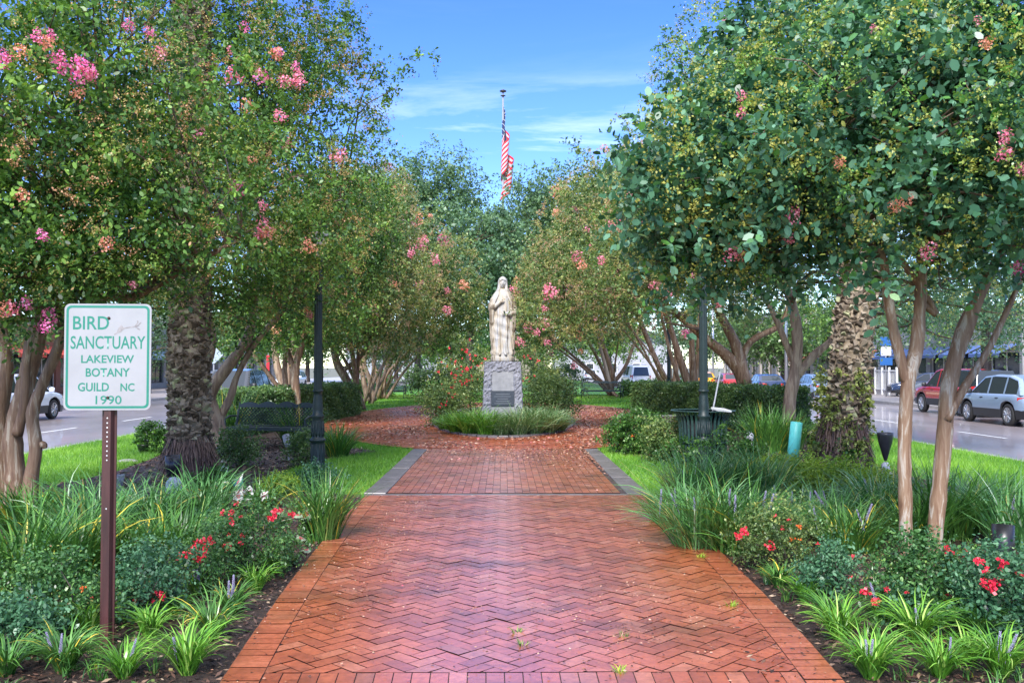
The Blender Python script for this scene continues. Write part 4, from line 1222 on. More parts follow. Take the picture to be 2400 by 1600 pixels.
# ------------------------------------------------------------------ trees
def tree(label, ells, stems, seed, mat_leaf, bark, Ll, ncl, nsp=9, nlf=14, crad=.45, splen=.5, k=6, nbr=60, flowers=None, sc=None, group='crepe myrtles along the median',
         name='crepe_myrtle', cat='tree', tip=.22, shell=.45, extra=None, twig=1, asp=.6, base=None, heads=26, hsz=1.3, hr=(.86, 1.0), fan=0):
    root = empty(name, (0, 0, 0), 0, label, cat, group)
    cl = make_crown('crown', ells, ncl, nsp, nlf, Ll, M[mat_leaf], root, seed, crad, splen, k, tip, shell, asp, dens=2.1)
    gs_ = np.random.default_rng(seed + 77)
    hc = []
    for e in ells:
        m_ = int(heads * (e[3] * e[5]) ** .9 * 2.2) + 2
        d_ = unit(gs_.normal(size=(m_, 3)) + np.array([0, -.35, .15]))
        hc.append(np.array(e[:3]) + d_ * np.array(e[3:6]) * (1.08 + .16 * gs_.random((m_, 1))))
    hc = np.vstack(hc); hc = hc[hc[:, 2] > 2.0]
    make_crown('seed_heads', None, 0, 7, 11, Ll * .36, M[mat_leaf], root, seed + 6, .06 * hsz, .12 * hsz, 4, 0, 0, .7, centers=hc, allr=hr)
    if extra is not None:                      # twigs reaching out of the crown
        ex = np.array([tuple(at(*p)) for p in extra])
        make_crown('outer_sprays', None, 0, 7, nlf, Ll, M[mat_leaf], root, seed + 1, crad * .4, splen * .55, k, tip * 1.6, shell, asp, centers=ex)
        cl = np.vstack([cl, ex])
        nbr_ = nbr
    for q_ in range(fan):
        b0 = stems[0][0]; e0 = ells[q_ % len(ells)]
        ex_ = Vector((e0[0] + gs_.normal(0, .45) * e0[3], e0[1] + gs_.normal(0, .4) * e0[4], e0[2] - e0[5] * .55))
        p0_ = Vector((b0[0] + gs_.normal(0, .14), b0[1] + gs_.normal(0, .14), 0))
        m1 = p0_.lerp(ex_, .4) + Vector((gs_.normal(0, .15), gs_.normal(0, .15), .25)); r0_ = b0[3] * (.4 + .3 * gs_.random())
        stems.append([(p0_.x, p0_.y, 0, r0_), (m1.x, m1.y, m1.z, r0_ * .8), (ex_.x, ex_.y, ex_.z, r0_ * .45)])
    make_trunk('trunk', stems, cl, M[bark], root, seed + 2, nbr, twig=twig)
    if flowers: put_flowers(root, flowers, ells, seed=seed)
    if sc: scatter_flowers(root, ells, *sc, seed + 9)
    b = Vector(stems[0][0][:3])
    b.z = 0
    for ch in root.children: ch.location = ch.location - b
    root.location = b
    return root

# near right tree with two slim trunks
eR1 = [pxell(2080, 330, 7.6, 400, 260, 1.3), pxell(1760, 400, 7.9, 270, 200, 1.0), pxell(2360, 470, 7.4, 160, 150, .9), pxell(1640, 570, 8.1, 110, 90, .5), pxell(2450, 150, 7.6, 300, 300, 1.3), pxell(2060, 470, 8.8, 260, 80, .6), pxell(1680, 520, 8.3, 170, 120, .7), pxell(1900, 160, 9, 300, 170, 1.2)]
tree('nearest tree at right, two slim orange barked trunks and large blue green leaves', eR1,
     [pxstem([(2125, 1345, 34), (2122, 1180, 32), (2120, 1040, 33), (2128, 900, 35), (2150, 800, 34, .05), (2160, 620, 28, .1), (2165, 400, 18, .2)], 7.9),
      pxstem([(2126, 900, 26), (2098, 790, 26), (2080, 690, 24), (2062, 590, 20), (1985, 535, 17), (1880, 480, 12)], 7.9),
      pxstem([(2183, 1335, 40), (2196, 1200, 38), (2212, 1040, 38), (2225, 900, 40), (2258, 780, 40), (2310, 660, 26), (2380, 540, 18)], 8.2),
      pxstem([(2220, 985, 20), (2262, 905, 20), (2310, 830, 17), (2345, 760, 15), (2400, 640, 12)], 8.15),
      pxstem([(2150, 700, 18), (2195, 735, 14), (2120, 620, 16), (2070, 560, 12)], 8.0)],
     1000, 'leaf_blue', 'bark_orange', .068, 230, 11, 13, .25, .34, 6, 130,
     [(1716, 590, 34, 'pink'), (1860, 503, 30, 'pink'), (2178, 585, 34, 'pink'), (2356, 360, 34, 'pink'), (2390, 630, 34, 'mag'), (1968, 380, 26, 'salmon'), (1738, 225, 22, 'pink'), (1738, 262, 22, 'pink'),
      (1783, 314, 20, 'pink'), (2122, 470, 30, 'salmon'), (2095, 485, 24, 'salmon'), (1847, 560, 22, 'pink'), (2290, 48, 18, 'pink'), (2310, 100, 26, 'salmon'), (2358, 320, 30, 'pink'), (1740, 600, 20, 'salmon'), (2395, 395, 28, 'pink'), (2048, 68, 18, 'pink')],
     tip=.10, twig=2, asp=.68, heads=70, hsz=1.25, hr=(.85, .94))

# taller tree behind it
eR2 = [pxell(2150, 520, 19, 300, 230, 2.0), pxell(2330, 720, 20, 180, 90, 1.6), pxell(1650, 420, 18, 130, 170, 1.5), pxell(1790, 260, 17, 240, 250, 2.2), pxell(2080, 160, 17, 320, 260, 2.2), pxell(1850, 560, 19, 190, 140, 1.6), pxell(2300, 250, 18, 230, 330, 2)]
tree('tall tree right of the walk with dark brown forked trunk left of the palm', eR2,
     [pxstem([(1846, 1030, 40), (1852, 930, 30), (1864, 870, 28), (1868, 780, 26), (1850, 690, 20), (1800, 560, 16), (1790, 300, 12)], 22),
      pxstem([(1866, 880, 24), (1910, 830, 18), (1960, 780, 16), (2010, 640, 14), (2080, 300, 10)], 22),
      pxstem([(1866, 860, 20), (1840, 800, 15), (1815, 740, 13), (1760, 640, 10)], 22)],
     1100, 'leaf_blue', 'bark_grey', .062, 330, 10, 12, .38, .46, 4, 120,
     [(1700, 45, 14, 'pink'), (1600, 380, 20, 'pink')], sc=(16, ['pink', 'salmon'], 1.0), tip=.34,
     extra=[(1630, 20, 16), (1605, 60, 16), (1570, 85, 16), (1560, 110, 16), (1590, 130, 16), (1575, 200, 16), (1580, 235, 16), (1570, 290, 16), (1640, 160, 16), (1660, 90, 16), (1680, 30, 16), (1620, 250, 16), (1555, 190, 16)])
eR3 = [pxell(1590, 560, 25, 170, 190, 2.0), pxell(1400, 650, 23.2, 165, 120, 1.3), pxell(1730, 620, 26, 150, 130, 1.8), pxell(1310, 700, 22.6, 100, 75, .7)]
tree('wide leaning tree behind the right lamp post, its crown reaching in front of the statue', eR3,
     [pxstem([(1762, 985, 40), (1745, 900, 36), (1720, 850, 30), (1650, 790, 22), (1560, 720, 16), (1420, 680, 10), (1320, 700, 7)], 26),
      pxstem([(1745, 900, 34), (1725, 810, 26), (1690, 740, 20), (1650, 640, 14)], 26),
      pxstem([(1732, 860, 22), (1760, 800, 16), (1830, 760, 12), (1850, 700, 9)], 26)],
     1200, 'leaf_olive', 'bark_tan', .07, 230, 10, 12, .33, .42, 4, 100,
     [(1288, 683, 30, 'pink'), (1275, 722, 12, 'pink'), (1505, 475, 24, 'pink'), (1480, 465, 26, 'pink'), (1525, 540, 26, 'pink'), (1500, 520, 20, 'pink'), (1530, 555, 20, 'pink'), (1353, 600, 22, 'pink'), (1365, 620, 20, 'salmon'), (1410, 610, 18, 'pink'), (1532, 668, 22, 'pink'), (1625, 648, 20, 'mag'),
      (1566, 690, 18, 'pink'), (1553, 730, 16, 'salmon'), (1527, 762, 16, 'pink'), (1606, 780, 18, 'mag'), (1686, 710, 18, 'pink'), (1345, 855, 14, 'pink'), (1360, 822, 12, 'salmon')], tip=.34)
rowR = [(1628, 940, 31, [(1575, 480, 31, 135, 150, 2.4), (1500, 600, 31, 120, 120, 2)], [(1628, 940, 20), (1600, 860, 18), (1575, 780, 15), (1530, 640, 10)], [(1622, 930, 16), (1635, 850, 15), (1640, 760, 12), (1640, 600, 8)], 'second tree beyond the litter bin, slender forked trunk above the right hedge'),
        (1580, 925, 40, [(1440, 520, 38, 120, 150, 3), (1390, 640, 38, 110, 130, 2.5)], [(1580, 925, 14), (1545, 860, 14), (1520, 800, 12), (1440, 600, 8)], [(1575, 915, 12), (1585, 850, 11), (1570, 760, 9), (1500, 520, 7)], 'pinkish olive tree right of the statue with arching thin stems'),
        (1440, 905, 52, [(1360, 600, 50, 95, 170, 3), (1300, 690, 50, 80, 110, 2.5), (1255, 740, 50, 55, 90, 2.2), (1420, 730, 49, 90, 70, 2.5)], [(1442, 905, 14), (1430, 860, 12), (1380, 700, 8)], [(1440, 895, 10), (1470, 850, 8), (1500, 760, 6)], 'olive tree beyond the far right bench')]
for i, (bx, by, d, el, s1, s2, lb) in enumerate(rowR):
    tree(lb, [pxell(*e) for e in el], [pxstem(s1, d), pxstem(s2, d)], 1300 + 20 * i, ('leaf_green', 'leaf_olive', 'leaf_olive')[i], 'bark_tan', .11 + .02 * i, 140, 9, 11, .48, .55, 4, 50,
         None, sc=(24, ['pink', 'salmon', 'pink'], 1.7 + .4 * i), tip=.34, heads=12, hsz=2.0, fan=4,
         extra=[(1450, 280, 38), (1470, 300, 38), (1500, 290, 38), (1480, 330, 38), (1520, 320, 38), (1500, 360, 38), (1460, 370, 38), (1540, 270, 38)] if i == 1 else None)

# left side
eL1 = [pxell(40, 200, 9.6, 330, 280, 1.7), pxell(120, 480, 9.6, 300, 200, 1.4), pxell(-250, 300, 10, 300, 400, 1.8), pxell(330, 330, 9.8, 230, 200, 1.2), pxell(60, 640, 9.6, 180, 110, .8), pxell(330, 90, 10.5, 250, 160, 1.5), pxell(300, 600, 9.8, 220, 90, .9), pxell(-40, 560, 9.6, 200, 200, 1.2), pxell(440, 480, 10.2, 180, 170, 1.0)]
tree('nearest tree at left, thick fan of twisted peeling trunks', eL1,
     [pxstem([(30, 1230, 56), (36, 1120, 50), (30, 1020, 44), (60, 900, 40), (85, 790, 46), (100, 700, 36), (80, 480, 20)], 11),
      pxstem([(-10, 1240, 60), (0, 1120, 60), (-5, 960, 50), (15, 850, 30), (-20, 640, 30), (-40, 400, 18)], 11.1),
      pxstem([(75, 1210, 38), (72, 1130, 34), (84, 1050, 30), (76, 970, 30), (100, 900, 26), (130, 830, 26), (160, 740, 22), (190, 640, 18), (230, 480, 12)], 10.8),
      pxstem([(40, 1020, 26), (58, 940, 22), (62, 850, 18), (75, 780, 16)], 10.9),
      pxstem([(90, 1040, 16), (102, 1042, 17), (106, 1050, 10)], 10.8),
      pxstem([(150, 760, 22), (230, 700, 20), (310, 695, 20), (380, 660, 18), (470, 610, 14), (560, 560, 9)], 10.6)],
     1500, 'leaf_green', 'bark_tan', .058, 270, 10, 13, .27, .36, 6, 140,
     [(8, 130, 28, 'mag'), (8, 145, 30, 'mag'), (138, 134, 30, 'mag'), (145, 155, 28, 'mag'), (185, 150, 36, 'mag'), (205, 165, 34, 'mag'), (180, 180, 30, 'mag'), (215, 175, 28, 'pink'), (85, 82, 24, 'mag'), (118, 80, 20, 'mag'), (300, 58, 24, 'mag'), (350, 76, 22, 'mag'),
      (375, 120, 26, 'pink'), (185, 220, 24, 'salmon'), (52, 455, 26, 'salmon'), (98, 550, 22, 'mag'), (250, 570, 28, 'salmon'), (15, 722, 32, 'salmon'), (28, 722, 26, 'pink'), (60, 710, 24, 'mag'), (115, 742, 34, 'mag'), (95, 765, 20, 'mag'), (110, 765, 22, 'mag'), (310, 666, 16, 'pink'), (110, 100, 30, 'salmon'), (50, 120, 30, 'salmon')], tip=.2, twig=2)
eL2 = [pxell(600, 300, 15.5, 240, 260, 1.9), pxell(520, 560, 15, 220, 170, 1.6), pxell(760, 330, 16.5, 130, 220, 1.4), pxell(690, 90, 16, 140, 120, 1.4), pxell(420, 200, 15, 260, 260, 2), pxell(330, 620, 15.5, 90, 90, 1), pxell(620, 660, 16, 190, 100, 1.2), pxell(700, 500, 13.6, 150, 150, 1.0), pxell(750, 555, 14, 85, 95, .7), pxell(748, 545, 14.5, 60, 70, .4), pxell(745, 560, 14.2, 50, 70, .4), pxell(480, 680, 14.6, 170, 90, .9), pxell(250, 450, 15, 250, 250, 1.6)]
tree('large tree behind the left palm, its forked trunk leaning right', eL2,
     [pxstem([(522, 1060, 44), (505, 980, 36), (490, 925, 34), (540, 850, 26), (585, 780, 24), (600, 640, 18), (610, 400, 12)], 18),
      pxstem([(495, 935, 24), (480, 880, 18), (500, 800, 15), (480, 700, 12), (450, 560, 9)], 18),
      pxstem([(512, 985, 22), (540, 930, 18), (556, 880, 15), (600, 800, 14), (680, 700, 12), (760, 500, 9)], 18.1)],
     1600, 'leaf_green', 'bark_grey', .062, 430, 10, 12, .34, .42, 4, 150,
     [(545, 170, 26, 'pink'), (552, 182, 24, 'pink'), (538, 185, 22, 'pink'), (612, 178, 30, 'mag'), (670, 190, 26, 'pink'), (700, 182, 28, 'pink'), (695, 195, 22, 'pink'), (655, 272, 26, 'pink'), (647, 125, 26, 'salmon'), (655, 122, 20, 'mag'), (572, 62, 20, 'mag'), (540, 118, 16, 'pink'), (578, 245, 28, 'salmon'), (470, 310, 20, 'mag'), (670, 335, 20, 'pink'),
      (798, 365, 28, 'pink'), (590, 375, 22, 'salmon'), (556, 440, 30, 'mag'), (552, 455, 24, 'pink'), (616, 480, 20, 'pink'), (618, 530, 34, 'pink'), (628, 545, 28, 'salmon'), (490, 515, 22, 'salmon'), (722, 575, 26, 'salmon'), (607, 550, 20, 'pink'), (728, 738, 14, 'pink'), (720, 725, 14, 'salmon'), (693, 155, 18, 'mag')], tip=.22,
     extra=[(860, 120, 16), (885, 150, 16), (900, 190, 16), (925, 165, 16), (955, 150, 16), (985, 140, 16), (1015, 135, 16), (930, 205, 16), (900, 240, 16), (870, 210, 16), (890, 290, 16), (900, 320, 16), (860, 270, 16), (830, 160, 16), (810, 50, 16), (790, 100, 16), (820, 20, 16), (800, 30, 16), (870, 180, 16), (905, 220, 16)])
rowL = [(700, 985, 26, [(730, 620, 26, 130, 190, 2), (640, 760, 26, 110, 60, 1.2), (820, 520, 27, 110, 150, 1.8)], [(700, 985, 24), (692, 900, 20), (696, 850, 18), (720, 760, 12)], [(690, 930, 15), (685, 860, 14), (660, 780, 10)], 'tree left of the left lamp post with a pale straight trunk above the hedge', 'leaf_green'),
        (672, 975, 30, [(680, 700, 32, 120, 100, 2), (760, 700, 31, 100, 90, 2)], [(685, 975, 24), (668, 915, 20), (650, 860, 18), (640, 790, 12)], [(675, 920, 14), (680, 850, 12), (690, 780, 9)], 'tree with leaning trunk left of the lamp post, above the clipped hedge', 'leaf_green'),
        (836, 945, 36, [(850, 620, 35, 120, 180, 2.4), (800, 740, 35, 90, 70, 2)], [(838, 945, 22), (812, 890, 20), (785, 830, 18), (800, 720, 12)], [(800, 870, 12), (850, 830, 10), (880, 760, 8)], 'tree with leaning trunk right of the left lamp post, at the hedge end', 'leaf_olive'),
        (862, 940, 42, [(905, 560, 42, 70, 150, 2), (930, 700, 41, 90, 130, 2.5)], [(862, 940, 14), (850, 880, 12), (842, 820, 11), (880, 700, 8)], [(878, 940, 12), (866, 890, 11), (856, 830, 10), (920, 720, 8)], 'pinkish tree left of the statue with many thin fanned stems', 'leaf_olive'),
        (893, 932, 48, [(985, 640, 47, 70, 120, 2.5), (1010, 740, 47, 70, 80, 2.5), (1065, 700, 48, 60, 120, 2.5)], [(893, 932, 12), (884, 880, 10), (880, 830, 9), (960, 720, 7)], [(900, 932, 9), (905, 880, 8), (950, 830, 7), (1000, 780, 6)], 'farther olive tree just left of the statue', 'leaf_olive')]
for i, (bx, by, d, el, s1, s2, lb, lm) in enumerate(rowL):
    tree(lb, [pxell(*e) for e in el], [pxstem(s1, d), pxstem(s2, d)], 1700 + 20 * i, lm, ('bark_tan', 'bark_grey')[i % 2], (.085, .095, .11, .12, .13)[i], (230, 130, 170, 130, 110)[i], 9, 11, .42 + .05 * i, .5, 4, 50,
         None, sc=((8, 6, 22, 22, 12)[i], ['pink', 'salmon', 'pink'], 1.3 + .25 * i), tip=(.25, .25, .4, .5, .4)[i], heads=(8, 8, 14, 22, 12)[i], hsz=2.0, fan=(2, 3, 3, 5, 4)[i])

# big dark trees closing the view
def bigtree(label, ells, base, r, seed, ml='leaf_oak', Ll=.22, ncl=130, group='tall trees closing the view', crad=1.2, splen=1.1, name='oak_tree', nsp=9, nlf=9, nbr=30, shell=.45):
    root = empty(name, (0, 0, 0), 0, label, 'tree', group)
    cl = make_crown('crown', ells, ncl, nsp, nlf, Ll, M[ml], root, seed, crad, splen, 4, .15, shell, .6, dens=1.8)
    c = Vector(ells[0][:3])
    b = Vector((base[0], base[1], 0))
    mid = b.lerp(Vector((c.x, c.y, c.z)), .5); top = Vector((c.x, c.y, c.z + ells[0][5] * .3))
    make_trunk('trunk', [[(b.x, b.y, -.2, r * 1.25), (b.x, b.y, 1.2, r), (mid.x, mid.y, mid.z, r * .8), (top.x, top.y, top.z, r * .3)]], cl, M['bark_dark'], root, seed + 1, nbr, .02, twig=0)
    for ch in root.children: ch.location = ch.location - b
    root.location = b
oaks = [('tall feathery tree against the sky left of the flagpole', [(1005, 540, 74, 110, 165, 4), (960, 470, 74, 60, 90, 3), (1070, 520, 74, 70, 120, 3)], (-7, 74), 901),
        ('dark tree directly behind the statue', [(1110, 600, 66, 85, 110, 3.5), (1150, 690, 66, 90, 90, 3), (1185, 610, 68, 50, 110, 3)], (-2.5, 66), 902),
        ('tree against the sky right of the flagpole', [(1235, 570, 76, 60, 150, 4), (1290, 560, 76, 60, 110, 3), (1240, 660, 74, 70, 80, 3)], (2.5, 76), 903),
        ('dark tree behind the pink crepe myrtles right of the statue', [(1360, 540, 72, 80, 150, 4), (1440, 560, 70, 80, 160, 4)], (8, 70), 904),
        ('dark tree behind the left row of crepe myrtles', [(880, 580, 70, 90, 160, 4), (800, 600, 66, 100, 170, 4)], (-8.5, 68), 905)]
for lb, el, b, sd in oaks:
    bigtree(lb, [pxell(*e) for e in el], b, .28, sd, Ll=.24 if sd in (901, 903) else .26, ncl=190 if sd in (901, 903) else 150, crad=.9, splen=1.2)
# street trees on the far pavements
stt = [(-24, 62, 'street tree on the far left pavement, nearest of its row'), (-24.5, 84, 'second street tree on the far left pavement'), (-23, 108, 'third street tree on the far left pavement'), (-14, 120, 'distant tree where the left road ends'),
       (24.0, 60, 'street tree with a leaning dark trunk beyond the red pickup'), (24.5, 80, 'second street tree on the far right pavement'), (23, 104, 'third street tree on the far right pavement'), (14.5, 125, 'distant tree where the right road ends'),
       (-24, 44, 'street tree on the left pavement behind the white hatchback'), (22.2, 42, 'street tree on the right pavement behind the silver car'), (-4, 105, 'tree on the median far behind the flagpole, left'), (4.5, 108, 'tree on the median far behind the flagpole, right')]
for i, (x, y, lb) in enumerate(stt):
    h = 7.5 + (i * 37 % 5) * .5
    el = [(x, y, h * .70, 4.8, 4.4, h * .34), (x + 1.5, y - 1, h * .55, 4.2, 3.6, h * .22), (x - 2.0, y + 1, h * .5, 3.4, 3.4, h * .17)]
    bigtree(lb, el, (x, y), .26, 920 + i, ('leaf_oak', 'leaf_green', 'leaf_hedge')[i % 3], .2 if y < 70 else .3, 90, 'street trees on the far pavements', 1.0, 1.1, 'street_tree', 8, 9, 20)

# ------------------------------------------------------------------ palms
def palm(px, py, xoff, label, seed, h=8.6, topdx=.3, mossy=False, r0=.5, r1=.37, zb=.9):
    p = G(px, py, 0)
    root = empty('palm_tree', (p.x, p.y, 0), 0, label, 'palm tree', 'palms either side of the walk')
    g = np.random.default_rng(seed)
    mb = MB()
    prof = []
    def rad(z):
        if z < zb: return r0 + (r1 - r0) * (z / zb) ** .6
        return r1 - .03 * (z - zb) / h
    n = 40; nz_ = 70
    V = []; F = []
    for i in range(nz_ + 1):
        z = h * i / nz_ - .05
        for k in range(n):
            a = 2 * PI * k / n
            rr = rad(max(z, 0)) * .93 + .015 * math.sin(z * 52) + g.normal(0, .008)
            V.append((rr * math.cos(a) + topdx * (max(z, 0) / h) ** 1.3, rr * math.sin(a), z))
    for i in range(nz_):
        for k in range(n):
            a, b = i * n + k, i * n + (k + 1) % n
            F.append((a, b, b + n, a + n))
    mb.add(V, F)
    mb.build('trunk', M['palm'], root, True)
    # old leaf bases as overlapping scales
    mb = MB()
    nn = 26; tot = int((h - zb * .75) / .058 * nn)
    for kk in range(1):
        for k in range(tot):
            z = zb * .75 + (h - zb * .75) * k / tot
            a = k * 2.39996 + g.normal(0, .10)
            rr = rad(z); cx = topdx * (max(z, 0) / h) ** 1.3
            zz = z + g.normal(0, .03)
            w_ = 2 * PI * rr / nn * .62 * (.7 + .6 * g.random()); hh = .025 + .045 * g.random(); out = .008 + .055 * g.random() ** 2
            ca, sa = math.cos(a), math.sin(a)
            def Pq(t, r_, z_): return (cx + r_ * ca - t * sa, r_ * sa + t * ca, z_)
            vs = [Pq(-w_, rr - .03, zz - hh), Pq(w_, rr - .03, zz - hh), Pq(w_ * .7, rr + out, zz + hh * .2), Pq(-w_ * .7, rr + out, zz + hh * .2),
                  Pq(-w_ * .8, rr - .02, zz + hh), Pq(w_ * .8, rr - .02, zz + hh)]
            vs = [(p_[0] + g.normal(0, .012), p_[1] + g.normal(0, .012), p_[2] + g.normal(0, .018)) for p_ in vs]
            tone = float(np.clip(g.normal(.42 if z > 1.2 else .5, .26), 0, .84 if not (mossy and z < 1.9 and g.random() < .4) else 1))
            mb.add(vs, [(0, 1, 2, 3), (3, 2, 5, 4), (0, 3, 4), (1, 5, 2), (0, 4, 5, 1)], tone)
    mb.build('leaf_bases', M['palm_boot'], root)
    # fibrous root skirt
    mb = MB()
    for i in range(900):
        a = g.random() * 2 * PI
        z0 = zb * g.random() ** .8 * .9
        r_ = rad(z0) + .0
        z1 = max(0, z0 - .15 - .2 * g.random()); r2 = rad(z1) + .03 + .05 * g.random()
        p0 = Vector((r_ * math.cos(a), r_ * math.sin(a), z0)); a2 = a + g.normal(0, .12)
        p1 = Vector((r2 * math.cos(a2), r2 * math.sin(a2), z1))
        t = Vector((-math.sin(a), math.cos(a), 0)) * (.006 + .008 * g.random())
        mb.add([p0 - t, p0 + t, p1 + t * .6, p1 - t * .6], [(0, 1, 2, 3)], float(g.random()))
    mb.build('root_fibres', M['root'], root)
    # crown of fronds, far above the frame
    fr = MB()
    top = Vector((topdx, 0, h))
    for i in range(34):
        a = i * 2.39996; el = .25 + 1.1 * (i / 34)
        L_ = 2.6 + .5 * g.random()
        pts = [top + Vector((math.cos(a) * L_ * math.cos(el) * t, math.sin(a) * L_ * math.cos(el) * t, L_ * math.sin(el) * t - 1.1 * t * t)) for t in np.linspace(0, 1, 12)]
        fr.tube(pts, [.03 * (1 - .9 * t) for t in np.linspace(0, 1, 12)], 4, .3)
        for j in range(1, 11):
            for q in range(3):
                pp = pts[j].lerp(pts[j + 1], q / 3); dr = (pts[j + 1] - pts[j]).normalized()
                sd = dr.cross(Vector((0, 0, 1))).normalized()
                for s_ in (-1, 1):
                    e_ = pp + sd * s_ * .38 + dr * .2 - Vector((0, 0, .12))
                    fr.add([pp - dr * .015, pp + dr * .015, e_], [(0, 1, 2)], float(g.random() * .8))
    fr.build('fronds', M['leaf_hedge'], root)
    if mossy:
        e = [(0, 0, .55, .62, .62, .6), (-.1, -.1, 1.0, .5, .5, .45)]
        g2 = np.random.default_rng(seed + 4)
        cl = []
        for i in range(120):
            a = g2.random() * 2 * PI; z = .1 + 1.5 * g2.random() ** 1.1
            r_ = rad(z) + .05
            if math.cos(a) > .35 and z < .7 and g2.random() < .85: continue
            cl.append((r_ * math.cos(a), r_ * math.sin(a), z))
        make_crown('moss_and_ferns', None, 0, 7, 8, .05, M['fern'], root, seed + 5, .07, .09, 4, .2, 0, .7, centers=cl)
        make_crown('green_moss', None, 0, 5, 8, .045, M['leaf_shrub'], root, seed + 6, .08, .08, 4, .1, 0, .7, centers=[c for c in cl if c[2] < .6][:26])
    return root
palm(443, 1118, 0, 'palm trunk behind the sign, rough brown bark with a reddish root skirt', 1900, 8.8, -.05, False, .46, .30, .75)
palm(1975, 1128, 0, 'palm trunk at right with mossy yellow green growth round its foot', 1950, 8.8, 1.1, True, .52, .28, 1.15)

# ------------------------------------------------------------------ hedges
def hedge(pts, width, h, label, seed, material='leaf_hedge', n=22000, Ll=.065):
    root = empty('hedge', (pts[0][0], pts[0][1], 0), 0, label, 'hedge', 'clipped hedges round the plaza')
    g = np.random.default_rng(seed)
    b = Vector((pts[0][0], pts[0][1], 0))
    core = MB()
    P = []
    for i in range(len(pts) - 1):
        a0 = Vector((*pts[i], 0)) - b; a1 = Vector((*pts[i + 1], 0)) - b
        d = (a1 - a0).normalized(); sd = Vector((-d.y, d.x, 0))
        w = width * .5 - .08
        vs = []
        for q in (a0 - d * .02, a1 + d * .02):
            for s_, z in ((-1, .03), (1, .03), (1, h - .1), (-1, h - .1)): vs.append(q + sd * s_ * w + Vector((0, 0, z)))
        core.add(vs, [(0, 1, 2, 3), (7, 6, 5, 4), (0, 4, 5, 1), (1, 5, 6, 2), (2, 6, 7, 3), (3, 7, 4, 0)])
        L_ = (a1 - a0).length
        m = int(n * L_ / 3)
        t = g.random(m); k = g.integers(0, 4, m)
        u = g.uniform(-1, 1, m); z = g.random(m) * h
        off = np.where(k == 0, -1, np.where(k == 1, 1, u)) * (width / 2)
        zz = np.where(k >= 2, h, z) + .05 * np.sin(t * L_ * 5 + seed)
        off = off * (1 - .12 * (zz / h) ** 3) + g.normal(0, .045, m)
        zz = zz + g.normal(0, .05, m) - .16 * np.abs(np.sin(t * L_ * 2.3 + seed)) * (zz / h)
        X = np.array(a0)[None, :] + np.array(d)[None, :] * (t * L_)[:, None] + np.array(sd)[None, :] * off[:, None]
        X[:, 2] = np.maximum(zz, .02)
        P.append(X)
        for e_ in (a0, a1):
            m2 = int(n * .12)
            a_ = g.uniform(-width / 2, width / 2, m2)
            X = np.array(e_)[None, :] + np.array(sd)[None, :] * a_[:, None] + np.array(d)[None, :] * g.normal(0, .06, m2)[:, None]
            X[:, 2] = g.random(m2) * h
            P.append(X)
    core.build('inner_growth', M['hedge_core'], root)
    P = np.vstack(P); m = len(P)
    D = unit(g.normal(size=(m, 3)) + np.array([0, 0, .4])); Nn = unit(g.normal(size=(m, 3)))
    Ln = Ll * (.6 + .8 * g.random(m))
    patch = .45 + .2 * np.sin(P[:, 0] * 5) * np.sin(P[:, 1] * 4 + P[:, 2] * 6) + g.normal(0, .2, m)
    regmesh('foliage', leaf_polys(P, D, Nn, Ln, Ln * .6, 4), 4, M[material], root, np.clip(patch, 0, 1))
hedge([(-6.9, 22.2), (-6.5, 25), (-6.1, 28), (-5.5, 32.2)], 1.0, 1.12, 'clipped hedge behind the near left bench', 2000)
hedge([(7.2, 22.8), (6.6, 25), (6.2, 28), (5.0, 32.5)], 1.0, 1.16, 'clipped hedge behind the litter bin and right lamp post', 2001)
for i, (x, y, rr, hh, lb) in enumerate([(-4.3, 52.5, 1.6, 1.7, 'rounded dark shrub far left of the statue'), (-2.4, 53.5, 1.3, 1.5, 'rounded dark shrub just left of the statue bushes'), (3.1, 52.5, 1.5, 1.6, 'rounded dark shrub left of the far right bench'),
                                    (7.8, 52, 1.2, .6, 'low light green shrub right of the far right bench'), (-7.4, 52.0, 1.3, 1.0, 'low dark shrub beside the far left bench'), (9.0, 45, 1.3, 1.0, 'low dark shrub at the right end of the far lawn strip')]):
    bush('rounded_shrub', (x, y, 0), (rr, rr * .8, hh), 60, 9, 8, .13, ('leaf_hedge', 'leaf_oak', 'leaf_shrub')[(i * 2) % 3 if i != 3 else 2], lb, 2010 + i, 'rounded shrubs beyond the plaza', .4, .35, shell=.2)

